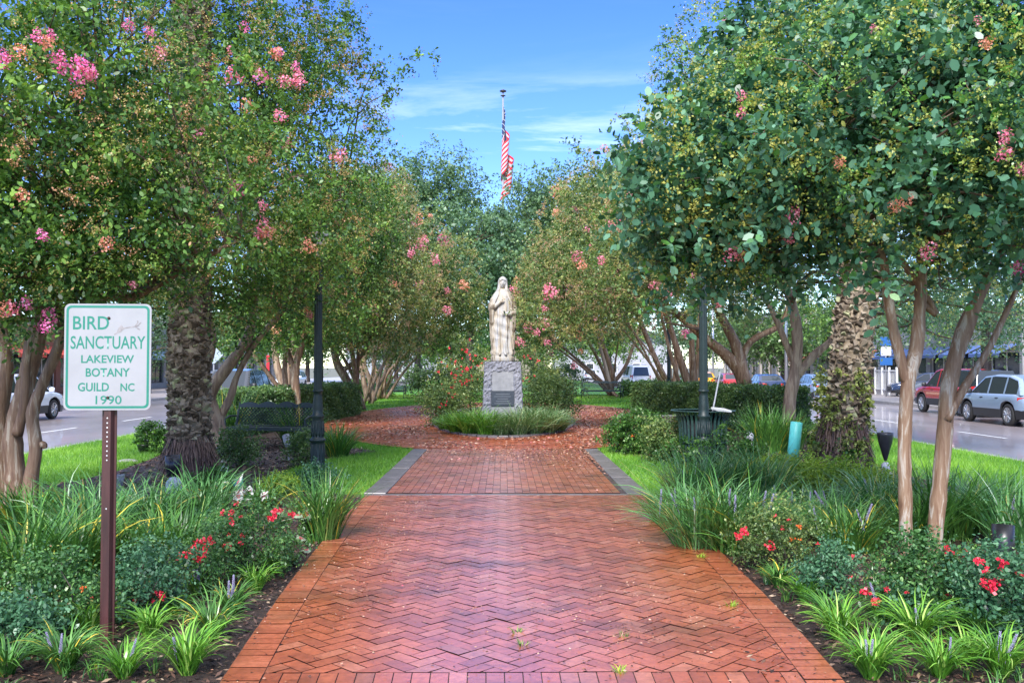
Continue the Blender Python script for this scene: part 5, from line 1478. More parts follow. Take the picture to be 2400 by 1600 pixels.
# ------------------------------------------------------------------ lamp posts
def lamp(px, base_py, label, d=None, s=1.0):
    p = G(px, base_py, 0)
    root = empty('street_lamp', (p.x, p.y, 0), 0, label, 'street lamp', 'green park lamp posts')
    mb = MB()
    mb.lathe([(.135, 0), (.135, .04), (.12, .06), (.112, .42), (.115, .46), (.132, .475), (.135, .50), (.118, .515), (.098, .53), (.102, .58), (.108, .62), (.095, .66), (.102, .70), (.098, .78), (.088, .84), (.104, .87), (.108, .90), (.085, .92),
              (.088, 1.0), (.080, 1.12), (.070, 1.22), (.066, 1.28), (.088, 1.295), (.088, 1.315), (.066, 1.33)], 24)
    for k in range(12):
        a = 2 * PI * k / 12
        mb.tube([(.114 * math.cos(a), .114 * math.sin(a), .08), (.110 * math.cos(a), .110 * math.sin(a), .44)], .010, 5)
        mb.tube([(.096 * math.cos(a), .096 * math.sin(a), .55), (.106 * math.cos(a), .106 * math.sin(a), .62), (.096 * math.cos(a), .096 * math.sin(a), .80)], .012, 5)
    mb.build('base', M['iron'], root, True)
    mb = MB()
    V = []; F = []; n = 48
    for i, z in enumerate((1.33, 3.4)):
        for k in range(n):
            a = 2 * PI * k / n
            r_ = (.066 if i == 0 else .058) + (.005 if k % 4 < 2 else 0)
            V.append((r_ * math.cos(a), r_ * math.sin(a), z))
    for k in range(n): F.append((k, (k + 1) % n, (k + 1) % n + n, k + n))
    mb.add(V, F)
    mb.lathe([(.07, 3.4), (.085, 3.42), (.085, 3.46), (.05, 3.5)], 20)
    mb.build('shaft', M['iron'], root, False)
    mb = MB(); mb.lathe([(.05, 3.5), (.09, 3.54), (.11, 3.6), (.17, 3.85), (.18, 3.95), (.12, 4.08), (.0, 4.12)], 20); mb.build('globe', M['dirtywhite'], root, True)
    mb = MB(); mb.lathe([(.185, 3.95), (.15, 4.06), (.05, 4.16), (.02, 4.2), (.03, 4.24), (0, 4.28)], 20); mb.build('finial', M['iron'], root, True)
    root.scale = (s, s, s)
    return root
lamp(744, 1100, 'dark green lamp post with ornate base right of the near left bench')
lamp(1650, 1100, 'dark green lamp post standing in front of the litter bin')
lamp(753, 962, 'farther lamp post half hidden behind the near left one')
lamp(1055, 930, 'distant thin lamp post left of the statue')
lamp(1568, 962, 'farther lamp post left of the one at the litter bin')

# ------------------------------------------------------------------ litter bin
p = G(1648, 1092, 0)
root = empty('litter_bin', (p.x, p.y, 0), 0, 'green slatted steel litter bin with a flared rim behind the right lamp post', 'litter bin')
mb = MB()
nb = 34
profb = [(.40, .10), (.40, .30), (.41, .66), (.425, .80), (.465, .90), (.53, .955)]
for k in range(nb):
    a = 2 * PI * k / nb
    ca, sa = math.cos(a), math.sin(a)
    V = []; w_ = .021
    for r_, z in profb:
        for t, dr in ((-w_, 0), (w_, 0), (w_, -.008), (-w_, -.008)):
            V.append(((r_ + dr) * ca - t * sa, (r_ + dr) * sa + t * ca, z))
    F = []
    for i in range(len(profb) - 1):
        for q in range(4):
            F.append((i * 4 + q, i * 4 + (q + 1) % 4, (i + 1) * 4 + (q + 1) % 4, (i + 1) * 4 + q))
    F.append((0, 3, 2, 1)); e_ = (len(profb) - 1) * 4; F.append((e_, e_ + 1, e_ + 2, e_ + 3))
    mb.add(V, F)
mb.build('slats', M['iron_bin'], root)
mb = MB()
for z, r_, t in ((.12, .392, .03), (.42, .392, .035), (.955, .535, .014)):
    mb.lathe([(r_ - .008, z - t / 2), (r_ + .018, z - t / 2), (r_ + .018, z + t / 2), (r_ - .008, z + t / 2), (r_ - .008, z - t / 2)], 48)
mb.build('bands', M['iron_bin'], root, True)
mb = MB(); mb.lathe([(.0, .08), (.35, .08), (.36, .85), (.34, .85), (.33, .12), (0, .12)], 32); mb.build('liner', M['black'], root, True)
mb = MB()
for k in range(4):
    a = PI / 4 + k * PI / 2
    mb.tube([(.38 * math.cos(a), .38 * math.sin(a), 0), (.38 * math.cos(a), .38 * math.sin(a), .12)], .02, 8)
mb.build('feet', M['iron_bin'], root)
c = G(1665, 1092, 0)
mb = MB(); mb.tube([(p.x + .02, p.y - .35, .35), (p.x + .09, p.y - .30, .9), (p.x + .27, p.y - .15, 1.62)], [.012, .014, .013], 8)
o = mb.build('wooden_stake', M['grey'], None, True); tag(o, 'pale grey stake leaning out of the litter bin', 'stake')
mb = MB(); mb.box(-.14, .14, -.1, .1, 0, .03); mb.box(-.12, .12, -.09, .09, .03, .035)
o = mb.build('food_tray', M['dirtywhite'], None, bevel=.01, loc=(p.x + .22, p.y - .4, .97)); o.rotation_euler = (.15, .1, .4); tag(o, 'pale takeaway tray lying on the rim of the litter bin', 'tray')
q = G(1568, 1000, 0)
mb = MB(); mb.lathe([(.22, 0), (.27, .18), (.31, .26), (.33, .27), (.33, .30), (.28, .30), (.26, .25), (0, .24)], 28)
o = mb.build('stone_bowl', M['kerb'], None, True, loc=(q.x, q.y + .6, 0)); tag(o, 'low grey stone bowl left of the litter bin', 'bowl')

# ------------------------------------------------------------------ benches
def bench(loc, rz, label, L_=1.75, wheat=0):
    root = empty('park_bench', loc, rz, label, 'bench', 'dark green iron park benches')
    mb = MB()                                  # back: lattice framed, scalloped crest
    h0, h1 = .46, .86
    tilt = lambda z: .22 + (z - .45) * .22
    n = 40
    for sgn in (-1, 1):
        for i in range(-9, 26):
            x0 = -L_ / 2 + i * .075
            pts = []
            for t in np.linspace(0, 1, 6):
                z = h0 + (h1 - h0) * t; x = x0 + (sgn * (h1 - h0)) * t + (0 if sgn > 0 else .5)
                if -L_ / 2 < x < L_ / 2: pts.append((x, tilt(z), z))
            if len(pts) > 1: mb.tube(pts, .009, 4)
    crest = []
    for i in range(61):
        t = i / 60; x = -L_ / 2 + L_ * t
        z = .90 + .07 * abs(math.sin(PI * t * 4)) * (.6 + .4 * math.sin(PI * t))
        crest.append((x, z))
    V = []; F = []
    for x, z in crest:
        V += [(x, tilt(.84) - .012, .84), (x, tilt(z) - .012, z), (x, tilt(z) + .012, z), (x, tilt(.84) + .012, .84)]
    for i in range(60):
        for q in range(4): F.append((i * 4 + q, i * 4 + (q + 1) % 4, i * 4 + 4 + (q + 1) % 4, i * 4 + 4 + q))
    mb.add(V, F)
    mb.tube([(-L_ / 2, tilt(h0), h0), (L_ / 2, tilt(h0), h0)], .016, 6)
    for s_ in (-1, 1): mb.tube([(s_ * L_ / 2, tilt(.40), .40), (s_ * L_ / 2, tilt(.95), .95)], .018, 6)
    mb.build('backrest', M['iron'], root)
    mb = MB()
    for k in range(7): mb.box(-L_ / 2, L_ / 2, -.25 + k * .068, -.25 + k * .068 + .05, .425, .45)
    mb.box(-L_ / 2, L_ / 2, -.265, -.25, .38, .455)
    mb.build('seat', M['iron'], root, bevel=.004)
    for s_ in (-1, 1):
        mb = MB()
        x = s_ * (L_ / 2 + .02)
        mb.tube([(x, -.27, 0), (x, -.22, .2), (x, -.24, .43), (x, -.27, .62), (x, -.1, .67), (x, .2, .66)], [.025, .02, .022, .02, .022, .02], 7)
        mb.tube([(x, .33, 0), (x, .24, .22), (x, .2, .44), (x, .3, .8)], .02, 7)
        mb.tube([(x, -.2, .22), (x, 0, .32), (x, .24, .24)], .014, 6)
        mb.tube([(x, -.24, .43), (x, .22, .43)], .016, 6)
        mb.build('leg', M['iron'], root, True)
    return root
p = G(628, 1052, 0)
bench((p.x, p.y + .2, 0), R(-12), 'dark green lattice back bench in front of the left hedge')
bench((5.3, 49.2, 0), R(8), 'far dark bench right of the statue', 2.1)
bench((-6.3, 49.0, 0), R(-8), 'far dark bench left of the statue', 2.1)

# ------------------------------------------------------------------ small garden fixtures
def spotlight(px, py_base, z, tilt, az, Ls, r_, label, m_='fixture', stake=.25, bell=False, box=False, knuckle=True, lens='glasslens', d=None):
    p = G(px, py_base, 0)
    root = empty('ground_spotlight', (p.x, p.y, 0), 0, label, 'garden light', 'spotlights in the beds')
    mb = MB()
    if box:
        mb.box(-.09, .09, -.07, .07, 0.0, .2)
        mb.lathe([(.05, .2), (.065, .24), (.06, .30), (.03, .34)], 16)
        mb.build('junction_box', M['dirtywhite'], root, bevel=.012)
    else:
        mb.tube([(0, 0, -.02), (0, 0, z)], .014, 8); mb.lathe([(.03, 0), (.035, .02), (.02, .05)], 12)
        mb.build('stake', M['grey'], root, True)
    mt = Matrix.Translation((0, 0, z)) @ Euler((0, 0, az)).to_matrix().to_4x4() @ Euler((tilt, 0, 0)).to_matrix().to_4x4()
    mb = MB()
    if bell:
        mb.lathe([(.02, 0), (.035, .05), (.06, .14), (.095, .26), (.112, .37), (.112, .40), (.1, .40), (.098, .37), (.05, .30), (0, .30)], 24, mtx=mt)
    else:
        mb.lathe([(.0, -.02), (r_ * .55, -.01), (r_ * .8, .03), (r_, Ls * .45), (r_, Ls), (r_ * .92, Ls), (r_ * .92, Ls - .04), (0, Ls - .05)], 24, mtx=mt)
    mb.build('housing', M[m_], root, True)
    mb = MB()
    Lz = .305 if bell else Ls - .045
    mb.lathe([(0, Lz), (r_ * .85 if not bell else .06, Lz), (r_ * .85 if not bell else .06, Lz + .006), (0, Lz + .010)], 20, mtx=mt)
    mb.build('lens', M[lens], root, True)
    return root
spotlight(2352, 1360, .14, R(14), R(150), .30, .085, 'black cylinder ground light at the right picture edge', 'black')
spotlight(2076, 1138, .36, 0, 0, .3, .1, 'bell shaped dark lamp on a white box beside the right palm', 'fixture', bell=True, box=True)
spotlight(1762, 1075, .38, R(-70), R(20), .13, .085, 'round grey floodlight facing the path below the litter bin', 'grey')
spotlight(1898, 1062, .2, R(15), R(10), .25, .075, 'black spotlight left of the right palm foot', 'black')
spotlight(405, 1135, .12, R(4), 0, .30, .105, 'shiny dark cylinder light against the left palm foot', 'fixture')
spotlight(345, 1040, .3, R(-35), R(0), .22, .07, 'black spotlight above the small potted shrub', 'black')
spotlight(522, 1085, .1, R(-20), R(60), .2, .07, 'black spotlight with a bright lens right of the left palm foot', 'black')
spotlight(676, 1080, .26, R(-40), R(30), .24, .07, 'grey spotlight in front of the near bench', 'grey')
def lump(px, py, label, name, cat, prof, m_, sc=(1, 1, 1), rot=(0, 0, 0), n=18, z=0):
    p = G(px, py, 0)
    mb = MB(); mb.lathe(prof, n)
    o = mb.build(name, M[m_], None, True, loc=(p.x, p.y, z)); o.scale = sc; o.rotation_euler = rot
    return tag(o, label, cat)
p = G(1853, 1120, 0)
mb = MB(); mb.lathe([(.088, 0), (.088, .86), (.078, .865), (.076, .80), (0, .80)], 28)
o = mb.build('pvc_pipe', M['turq'], None, True, loc=(p.x, p.y, 0)); o.rotation_euler = (R(2), R(6), 0); tag(o, 'tall turquoise plastic pipe leaning in the right bed', 'pipe')
lump(562, 1146, 'short turquoise cup on the mulch by the left palm', 'plastic_cup', 'cup', [(.055, 0), (.08, .14), (.075, .14), (.05, .01), (0, .01)], 'turq', rot=(R(12), R(-14), 0))
lump(407, 1165, 'clear plastic jar upside down in front of the left palm', 'plastic_jar', 'jar', [(.10, 0), (.11, .1), (.10, .2), (.05, .26), (0, .27)], 'glasslens', rot=(0, 0, 0))
lump(278, 1160, 'small grey goblet shaped fitting just right of the sign post', 'light_fitting', 'fitting', [(.04, 0), (.03, .1), (.06, .18), (.075, .27), (.06, .27), (0, .2)], 'grey')
lump(522, 1118, 'white crumpled cup lying by the left palm roots', 'paper_cup', 'cup', [(.04, 0), (.06, .16), (.055, .16), (.035, .01), (0, .01)], 'dirtywhite', rot=(R(10), R(15), 0))
lump(340, 1062, 'small dark blue plant pot holding the potted shrub', 'plant_pot', 'pot', [(.11, 0), (.15, .16), (.16, .18), (.13, .18), (0, .12)], 'black')
lump(300, 1083, 'pale flat stone on the mulch edge left of the palm', 'stone', 'stone', [(.16, 0), (.15, .05), (.08, .08), (0, .09)], 'kerb', sc=(1.2, .7, .7), n=9)
lump(1935, 1115, 'small black transformer box left of the right palm', 'transformer_box', 'box', [(.11, 0), (.11, .16), (.09, .18), (0, .18)], 'silver', n=4)
lump(134, 1358, 'small grey riser fitting in the left bed', 'sprinkler', 'sprinkler', [(.025, 0), (.02, .12), (.03, .14), (.03, .18), (0, .2)], 'grey')

# ------------------------------------------------------------------ sign
p = G(250, 1514, 0)
root = empty('bird_sanctuary_sign', (p.x, p.y, 0), R(4), 'white and green bird sanctuary sign on a brown perforated post', 'sign')
mb = MB()
outer = [(-.043, 0), (-.043, .012), (-.022, .012), (-.016, -.028), (.016, -.028), (.022, .012), (.043, .012), (.043, 0), (.030, 0), (.020, -.036), (-.020, -.036), (-.030, 0)]
# hat channel section extruded upwards
V = [(x, y, 0) for x, y in outer] + [(x, y, 2.05) for x, y in outer]
n = len(outer)
mb.add(V, [(i, (i + 1) % n, (i + 1) % n + n, i + n) for i in range(n)] + [tuple(range(n - 1, -1, -1)), tuple(range(n, 2 * n))])
mb.build('post', M['postbrown'], root, bevel=.0015)
mb = MB()
z = .62
hz = [1.39, 1.36, 1.332, 1.304, 1.276, 1.248, 1.22, 1.19, 1.162, 1.134, .84]
for z in hz: mb.lathe([(.0045, -.0368), (.0045, -.0362), (0, -.0372)], 10, mtx=Matrix.Translation((0, 0, z)) @ Matrix.Rotation(R(90), 4, 'X') @ Matrix.Diagonal((1, 1, -1, 1)) )
for z in hz: mb.add([(.0045 * math.cos(a), -.0372, z + .0045 * math.sin(a)) for a in np.linspace(0, 2 * PI, 11)[:-1]], [tuple(range(10))])
mb.build('punched_holes', M['dirtywhite'], root)
SW, SH, SZ = .515, .648, 1.762
def rrect(w, h, r, n=8):
    out = []
    for cx, cy, a0 in ((w / 2 - r, h / 2 - r, 0), (-w / 2 + r, h / 2 - r, 90), (-w / 2 + r, -h / 2 + r, 180), (w / 2 - r, -h / 2 + r, 270)):
        for i in range(n + 1):
            a = R(a0 + 90 * i / n); out.append((cx + r * math.cos(a), cy + r * math.sin(a)))
    return out
o1 = rrect(SW, SH, .035); n = len(o1)
mb = MB()
mb.add([(x, -.0400, SZ + y) for x, y in o1] + [(x, -.0430, SZ + y) for x, y in o1], [tuple(range(n)), tuple(range(2 * n - 1, n - 1, -1))] + [(i, i + n, (i + 1) % n + n, (i + 1) % n) for i in range(n)])
panel = mb.build('panel', M['signwhite'], root)
mb = MB()
oa, ob = rrect(SW - .022, SH - .022, .030), rrect(SW - .050, SH - .050, .020)
mb.add([(x, -.0437, SZ + y) for x, y in oa] + [(x, -.0437, SZ + y) for x, y in ob], [(i, (i + 1) % n, (i + 1) % n + n, i + n) for i in range(n)])
mb.build('border_line', M['signgreen'], panel)
def text_mesh(s, cx, cz, w, h, off=.012, y=-.0439, m_='signgreen'):
    cu = bpy.data.curves.new('lettering', 'FONT')
    cu.body = s; cu.align_x = 'CENTER'; cu.size = 1.0; cu.offset = off; cu.resolution_u = 3
    t = bpy.data.objects.new('lettering', cu); COL.objects.link(t)
    dg = bpy.context.evaluated_depsgraph_get()
    me = bpy.data.meshes.new_from_object(t.evaluated_get(dg))
    bpy.data.objects.remove(t)
    co_ = np.empty(len(me.vertices) * 3, dtype=np.float32); me.vertices.foreach_get('co', co_)
    co_ = co_.reshape(-1, 3)
    lo, hi = co_.min(0), co_.max(0)
    X = (co_[:, 0] - (lo[0] + hi[0]) / 2) / (hi[0] - lo[0]) * w + cx
    Z = (co_[:, 1] - (lo[1] + hi[1]) / 2) / (hi[1] - lo[1]) * h + cz
    me.vertices.foreach_set('co', np.column_stack([X, np.full(len(X), y), Z]).astype(np.float32).ravel())
    me.materials.clear(); me.materials.append(M[m_]); me.update()
    return link(bpy.data.objects.new('lettering', me), panel)
# crop px of the sign: x 595..1370 (775 px = SW), y 430..1415 (985 px = SH)
def sg(x, y): return ((x - 983) / 775 * SW, SZ - (y - 922) / 985 * SH)
for s, x0, x1, y0, y1, of in (('BIRD', 672, 992, 545, 668, .010), ('SANCTUARY', 652, 1318, 728, 848, .010), ('LAKEVIEW', 748, 1218, 905, 978, .018), ('BOTANY', 790, 1182, 1025, 1105, .018), ('GUILD', 722, 998, 1160, 1240, .018), ('NC', 1100, 1225, 1165, 1240, .018), ('1990', 880, 1112, 1280, 1360, .008)):
    a = sg(x0, y1); b = sg(x1, y0)
    text_mesh(s, (a[0] + b[0]) / 2, (a[1] + b[1]) / 2, b[0] - a[0], b[1] - a[1], of)
mb = MB()
tw = [(1040, 715), (1080, 690), (1130, 655), (1180, 645), (1230, 640), (1262, 630)]
def flat(pl, w):
    pts = [Vector((sg(*q)[0], -.0439, sg(*q)[1])) for q in pl]
    for i in range(len(pts) - 1):
        d = (pts[i + 1] - pts[i]).normalized(); s_ = Vector((-d.z, 0, d.x)) * w
        mb.add([pts[i] - s_, pts[i + 1] - s_, pts[i + 1] + s_, pts[i] + s_], [(0, 1, 2, 3)])
flat(tw, .0035); flat([(1225, 640), (1250, 600), (1245, 585)], .004); flat([(1240, 640), (1278, 600)], .003); flat([(1230, 645), (1268, 670)], .0035)
pts = [sg(*q) for q in ((1070, 665), (1085, 640), (1105, 625), (1128, 660), (1100, 690), (1060, 705))]
mb.add([(x, -.0441, z) for x, z in pts], [tuple(range(6))])
mb.build('bird_on_twig_print', M['twiggrey'], panel)
for (x, y) in ((990, 562), (988, 1298)):
    a = sg(x, y)
    mb = MB(); mb.lathe([(.009, 0), (.009, .004), (.005, .007), (0, .007)], 8, mtx=Matrix.Translation((a[0], -.0435, a[1])) @ Matrix.Rotation(R(90), 4, 'X'))
    mb.build('bolt', M['bolt'], root)

# ------------------------------------------------------------------ statue on its pedestal
SX, SY = -.02, 24.3
root = empty('statue', (SX, SY, .05), 0, 'white weathered statue of a veiled robed woman on a grey granite pedestal', 'statue')
PH = 1.80
def body():
    bm = MB()
    NA = 120
    prof = [  # z, rx, ry, cx
        (.17, .285, .235, 0), (.22, .30, .245, 0), (.32, .275, .225, .0), (.50, .265, .215, -.01), (.75, .275, .215, -.015), (.95, .285, .215, -.02), (1.10, .275, .205, -.015), (1.25, .262, .195, -.01),
        (1.38, .262, .185, -.005), (1.50, .272, .18, 0), (1.60, .262, .17, 0), (1.68, .235, .155, 0), (1.75, .175, .135, 0), (1.80, .115, .11, 0), (1.84, .09, .095, 0)]
    zs = np.linspace(.17, 1.84, 120)
    pz = [q[0] for q in prof]
    V = []; F = []
    for z in zs:
        rx = np.interp(z, pz, [q[1] for q in prof]); ry = np.interp(z, pz, [q[2] for q in prof]); cx = np.interp(z, pz, [q[3] for q in prof])
        for k in range(NA):
            a = 2 * PI * k / NA - PI / 2          # a=-90deg is the front
            fr = math.cos(a + PI / 2)              # 1 at front
            amp = .020 * max(0, min(1, (1.45 - z) / .5)) + .004
            f = amp * (math.sin(9 * a + .8 * math.sin(z * 5)) + .5 * math.sin(17 * a + z * 3))
            # sash and hem folds on the front
            f += .012 * math.sin(z * 26 + 3 * a) * max(0, fr) * (1 if .55 < z < 1.2 else .2)
            V.append(((rx + f) * math.cos(a) + cx, (ry + f) * math.sin(a), z))
    n = len(zs)
    for i in range(n - 1):
        for k in range(NA):
            F.append((i * NA + k, i * NA + (k + 1) % NA, (i + 1) * NA + (k + 1) % NA, (i + 1) * NA + k))
    F.append(tuple(range(NA - 1, -1, -1))); F.append(tuple(range((n - 1) * NA, n * NA)))
    bm.add(V, F)
    # mantle: thick open shell falling from the head over shoulders and sides
    mp_ = [(.30, .285, .25, 62), (.60, .315, .265, 60), (.95, .335, .27, 56), (1.20, .335, .26, 52), (1.35, .335, .25, 47), (1.48, .325, .235, 40), (1.60, .30, .215, 30), (1.70, .255, .19, 24), (1.78, .19, .165, 30), (1.86, .145, .15, 46), (1.94, .130, .148, 60),
           (2.01, .126, .150, 58), (2.055, .120, .150, 36), (2.085, .112, .145, 4), (2.13, .085, .115, 0), (2.16, .05, .07, 0), (2.178, .004, .005, 0)]
    zs = np.linspace(.30, 2.175, 120); pz = [q[0] for q in mp_]
    m = 72
    for layer, th in ((0, 0.0), (1, .03)):
        for z in zs:
            rx = np.interp(z, pz, [q[1] for q in mp_]) - th; ry = np.interp(z, pz, [q[2] for q in mp_]) - th; op = R(np.interp(z, pz, [q[3] for q in mp_]))
            amp = .016 * max(.1, min(1, (1.8 - z) / .6))
            for k in range(m):
                u = k / (m - 1)
                a = -PI / 2 + op + u * (2 * PI - 2 * op)
                f = amp * (math.sin(15 * a + 1.4 * z) + .5 * math.sin(27 * a - z * 2))
                yo = -.015 if z > 1.8 else 0
                V_ = (max(rx, .003) + f) * math.cos(a), (max(ry, .003) + f) * math.sin(a) + yo, z
                bm.v.append(V_)
    base = len(bm.v) - 2 * 120 * m
    def idx(l, i, k): return base + l * 120 * m + i * m + k
    for i in range(119):
        for k in range(m - 1):
            bm.f.append((idx(0, i, k), idx(0, i, k + 1), idx(0, i + 1, k + 1), idx(0, i + 1, k)))
            bm.f.append((idx(1, i, k), idx(1, i + 1, k), idx(1, i + 1, k + 1), idx(1, i, k + 1)))
        bm.f.append((idx(0, i, 0), idx(0, i + 1, 0), idx(1, i + 1, 0), idx(1, i, 0)))
        bm.f.append((idx(0, i, m - 1), idx(1, i, m - 1), idx(1, i + 1, m - 1), idx(0, i + 1, m - 1)))
    for k in range(m - 1):
        bm.f.append((idx(0, 0, k), idx(1, 0, k), idx(1, 0, k + 1), idx(0, 0, k + 1)))
        bm.f.append((idx(0, 119, k), idx(0, 119, k + 1), idx(1, 119, k + 1), idx(1, 119, k)))
    bm.r = [.5] * len(bm.f)
    # head with face
    V = []; F = []
    nu, nv = 48, 40
    for j in range(nv + 1):
        ph = PI * j / nv
        for k in range(nu):
            a = 2 * PI * k / nu - PI / 2
            x = .082 * math.sin(ph) * math.cos(a); y = .098 * math.sin(ph) * math.sin(a); z = .122 * math.cos(ph)
            if z < 0: x *= 1 + z * 2.2; y *= 1 + z * .8
            if y < 0:
                g_ = lambda cx, cz, w, h_: math.exp(-((x - cx) / w) ** 2 - ((z - cz) / h_) ** 2)
                y -= .024 * g_(0, -.012, .013, .028) + .010 * g_(0, .015, .011, .03)      # nose
                y += .016 * g_(-.032, .016, .018, .014) + .016 * g_(.032, .016, .018, .014)  # eye sockets
                y -= .008 * g_(-.032, .012, .010, .006) + .008 * g_(.032, .012, .010, .006)  # lids
                y -= .006 * g_(0, .038, .05, .010)                                     # brow
                y -= .009 * g_(0, -.052, .020, .007); y += .006 * g_(0, -.060, .022, .004); y -= .006 * g_(0, -.068, .016, .006)  # mouth
                y -= .009 * g_(0, -.100, .022, .016)                                    # chin
            V.append((x, y - .052, z + 1.985))
    for j in range(nv):
        for k in range(nu):
            F.append((j * nu + k, (j + 1) * nu + k, (j + 1) * nu + (k + 1) % nu, j * nu + (k + 1) % nu))
    bm.add(V, F)
    bm.tube([(0, -.005, 1.76), (0, -.015, 1.84), (0, -.02, 1.90)], [.07, .055, .055], 20)
    for s_ in (-1, 1):                         # hair at the temples
        bm.tube([(s_ * .03, -.10, 2.085), (s_ * .072, -.085, 2.04), (s_ * .085, -.07, 1.96), (s_ * .075, -.075, 1.88), (s_ * .06, -.10, 1.80)], [.016, .022, .022, .02, .012], 8)
    # arms and hands: viewer's left hand on the breast, viewer's right arm lower across
    bm.tube([(-.235, -.02, 1.60), (-.30, -.07, 1.42), (-.31, -.12, 1.33), (-.20, -.20, 1.40), (-.08, -.225, 1.49)], [.075, .078, .075, .060, .040], 16)
    bm.tube([(-.09, -.222, 1.485), (-.04, -.232, 1.515), (-.01, -.232, 1.53)], [.030, .036, .030], 12)
    for k in range(4):
        o_ = Vector((-.01, -.236, 1.545 - k * .016))
        bm.tube([o_, o_ + Vector((.030, -.006, .020 - k * .003)), o_ + Vector((.058 - k * .004, .0, .034 - k * .006))], [.0095, .009, .0065], 7)
    bm.tube([(-.04, -.25, 1.53), (-.02, -.262, 1.56), (0, -.258, 1.578)], [.011, .010, .007], 7)
    bm.tube([(.235, -.02, 1.60), (.30, -.06, 1.40), (.305, -.12, 1.22), (.20, -.225, 1.20), (.10, -.255, 1.22)], [.075, .078, .072, .058, .036], 16)
    bm.tube([(.11, -.252, 1.22), (.06, -.262, 1.225), (.03, -.262, 1.225)], [.028, .034, .028], 12)
    for k in range(4):
        o_ = Vector((.03, -.266, 1.245 - k * .015))
        bm.tube([o_, o_ + Vector((-.030, -.004, .002)), o_ + Vector((-.056 + k * .004, .004, -.008))], [.0095, .009, .0065], 7)
    bm.tube([(.06, -.275, 1.24), (.035, -.285, 1.265), (.02, -.28, 1.28)], [.011, .01, .007], 7)
    # sleeves hanging from the forearms
    for s_, zt in ((-1, 1.36), (1, 1.22)):
        bm.tube([(s_ * .27, -.12, zt), (s_ * .285, -.15, zt - .18), (s_ * .28, -.14, zt - .36), (s_ * .27, -.10, zt - .5)], [.07, .062, .055, .02], 14)
    # toes of the feet under the hem
    for s_ in (-1, 1): bm.tube([(s_ * .07, -.18, .20), (s_ * .075, -.27, .185), (s_ * .078, -.31, .178)], [.04, .034, .02], 10)
    return bm
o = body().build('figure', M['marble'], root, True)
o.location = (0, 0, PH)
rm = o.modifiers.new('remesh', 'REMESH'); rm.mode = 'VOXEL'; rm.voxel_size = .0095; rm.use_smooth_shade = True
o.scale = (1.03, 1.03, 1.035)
mb = MB()
mb.lathe([(.30, 0), (.315, .02), (.315, .12), (.29, .15), (.30, .17), (.29, .19), (0, .19)], 40, sy=.85)
mb.build('base', M['marble'], root, True, loc=(0, 0, PH), bevel=0)
# pedestal: rough quarry faced block
g = np.random.default_rng(31)
V = []; F = []
nx, nzz = 22, 36
def pedface(ax):
    off = len(V)
    for j in range(nzz + 1):
        z = PH * j / nzz
        hw = .54 - .075 * (j / nzz); dp = .40 - .05 * (j / nzz)
        for i in range(nx + 1):
            u = -1 + 2 * i / nx
            if ax == 0: x, y = u * hw, -dp
            elif ax == 1: x, y = hw, u * dp
            elif ax == 2: x, y = -u * hw, dp
            else: x, y = -hw, -u * dp
            r_ = .013 if 0 < i < nx and 0 < j < nzz else .006
            smooth = ax == 0 and abs(u) < .62 and .08 < j / nzz < .86
            e_ = g.normal(0, r_) * (0 if smooth else 1) - (.03 if smooth else 0)
            if ax == 0: y -= e_
            elif ax == 1: x += e_
            elif ax == 2: y += e_
            else: x -= e_
            V.append((x, y, z))
    for j in range(nzz):
        for i in range(nx):
            a = off + j * (nx + 1) + i
            F.append((a, a + 1, a + nx + 2, a + nx + 1))
for ax in range(4): pedface(ax)
mb = MB(); mb.add(V, F)
mb.add([(-.47, -.355, PH), (.47, -.355, PH), (.47, .355, PH), (-.47, .355, PH)], [(0, 1, 2, 3)])
ped = mb.build('pedestal', M['granite'], root)
mb = MB()
mb.add([(-.318, -.372, .17), (.318, -.372, .17), (.295, -.338, 1.54), (-.295, -.338, 1.54)], [(0, 1, 2, 3)])
for k in range(6):
    zz = 1.12 + .055 * k; yy = -.372 + .034 * (zz - .17) / 1.37 - .0015
    wv = .2 - .03 * (k % 3)
    mb.add([(-wv, yy, zz), (wv, yy, zz), (wv, yy, zz + .012), (-wv, yy, zz + .012)], [(0, 1, 2, 3)])
mb.build('smooth_panel', M['granite_smooth'], ped)
mb = MB(); mb.box(-.30, .30, -.395, -.368, .64, 1.04)
pl = mb.build('plaque', M['plaque'], ped, bevel=.006)
mb = MB()
for k in range(5):
    zz = .70 + .06 * k; wv = .22 - .04 * ((k * 7) % 3)
    mb.box(-wv, wv, -.3965, -.395, zz, zz + .012)
mb.build('engraved_lines', M['plaqueline'], pl)
mb = MB(); mb.lathe([(.10, 0), (.07, .06), (.06, .2), (.10, .34), (.12, .36), (.10, .36), (0, .3)], 16)
o = mb.build('stone_urn', M['granite_smooth'], None, True, loc=(SX, SY - .75, .06)); tag(o, 'small grey urn half hidden in the lilyturf below the plaque', 'urn')

# ------------------------------------------------------------------ flagpole
FD = 84.0
pt = at(1179, 213, FD)
root = empty('flagpole', (pt.x, FD, 0), 0, 'tall white flagpole behind the statue with a dark finial', 'flagpole')
mb = MB(); mb.tube([(0, 0, 0), (0, 0, pt.z * .5), (0, 0, pt.z - .25)], [.14, .12, .07], 16); mb.lathe([(.16, 0), (.16, .1), (.1, .14)], 16); mb.build('pole', M['grey'], root, True)
mb = MB(); mb.lathe([(.10, pt.z - .55), (.26, pt.z - .48), (.06, pt.z - .38), (.04, pt.z - .2), (.30, pt.z - .1), (.32, pt.z - .02), (.1, pt.z + .1), (0, pt.z + .14)], 16); mb.build('finial', M['fixture'], root, True)
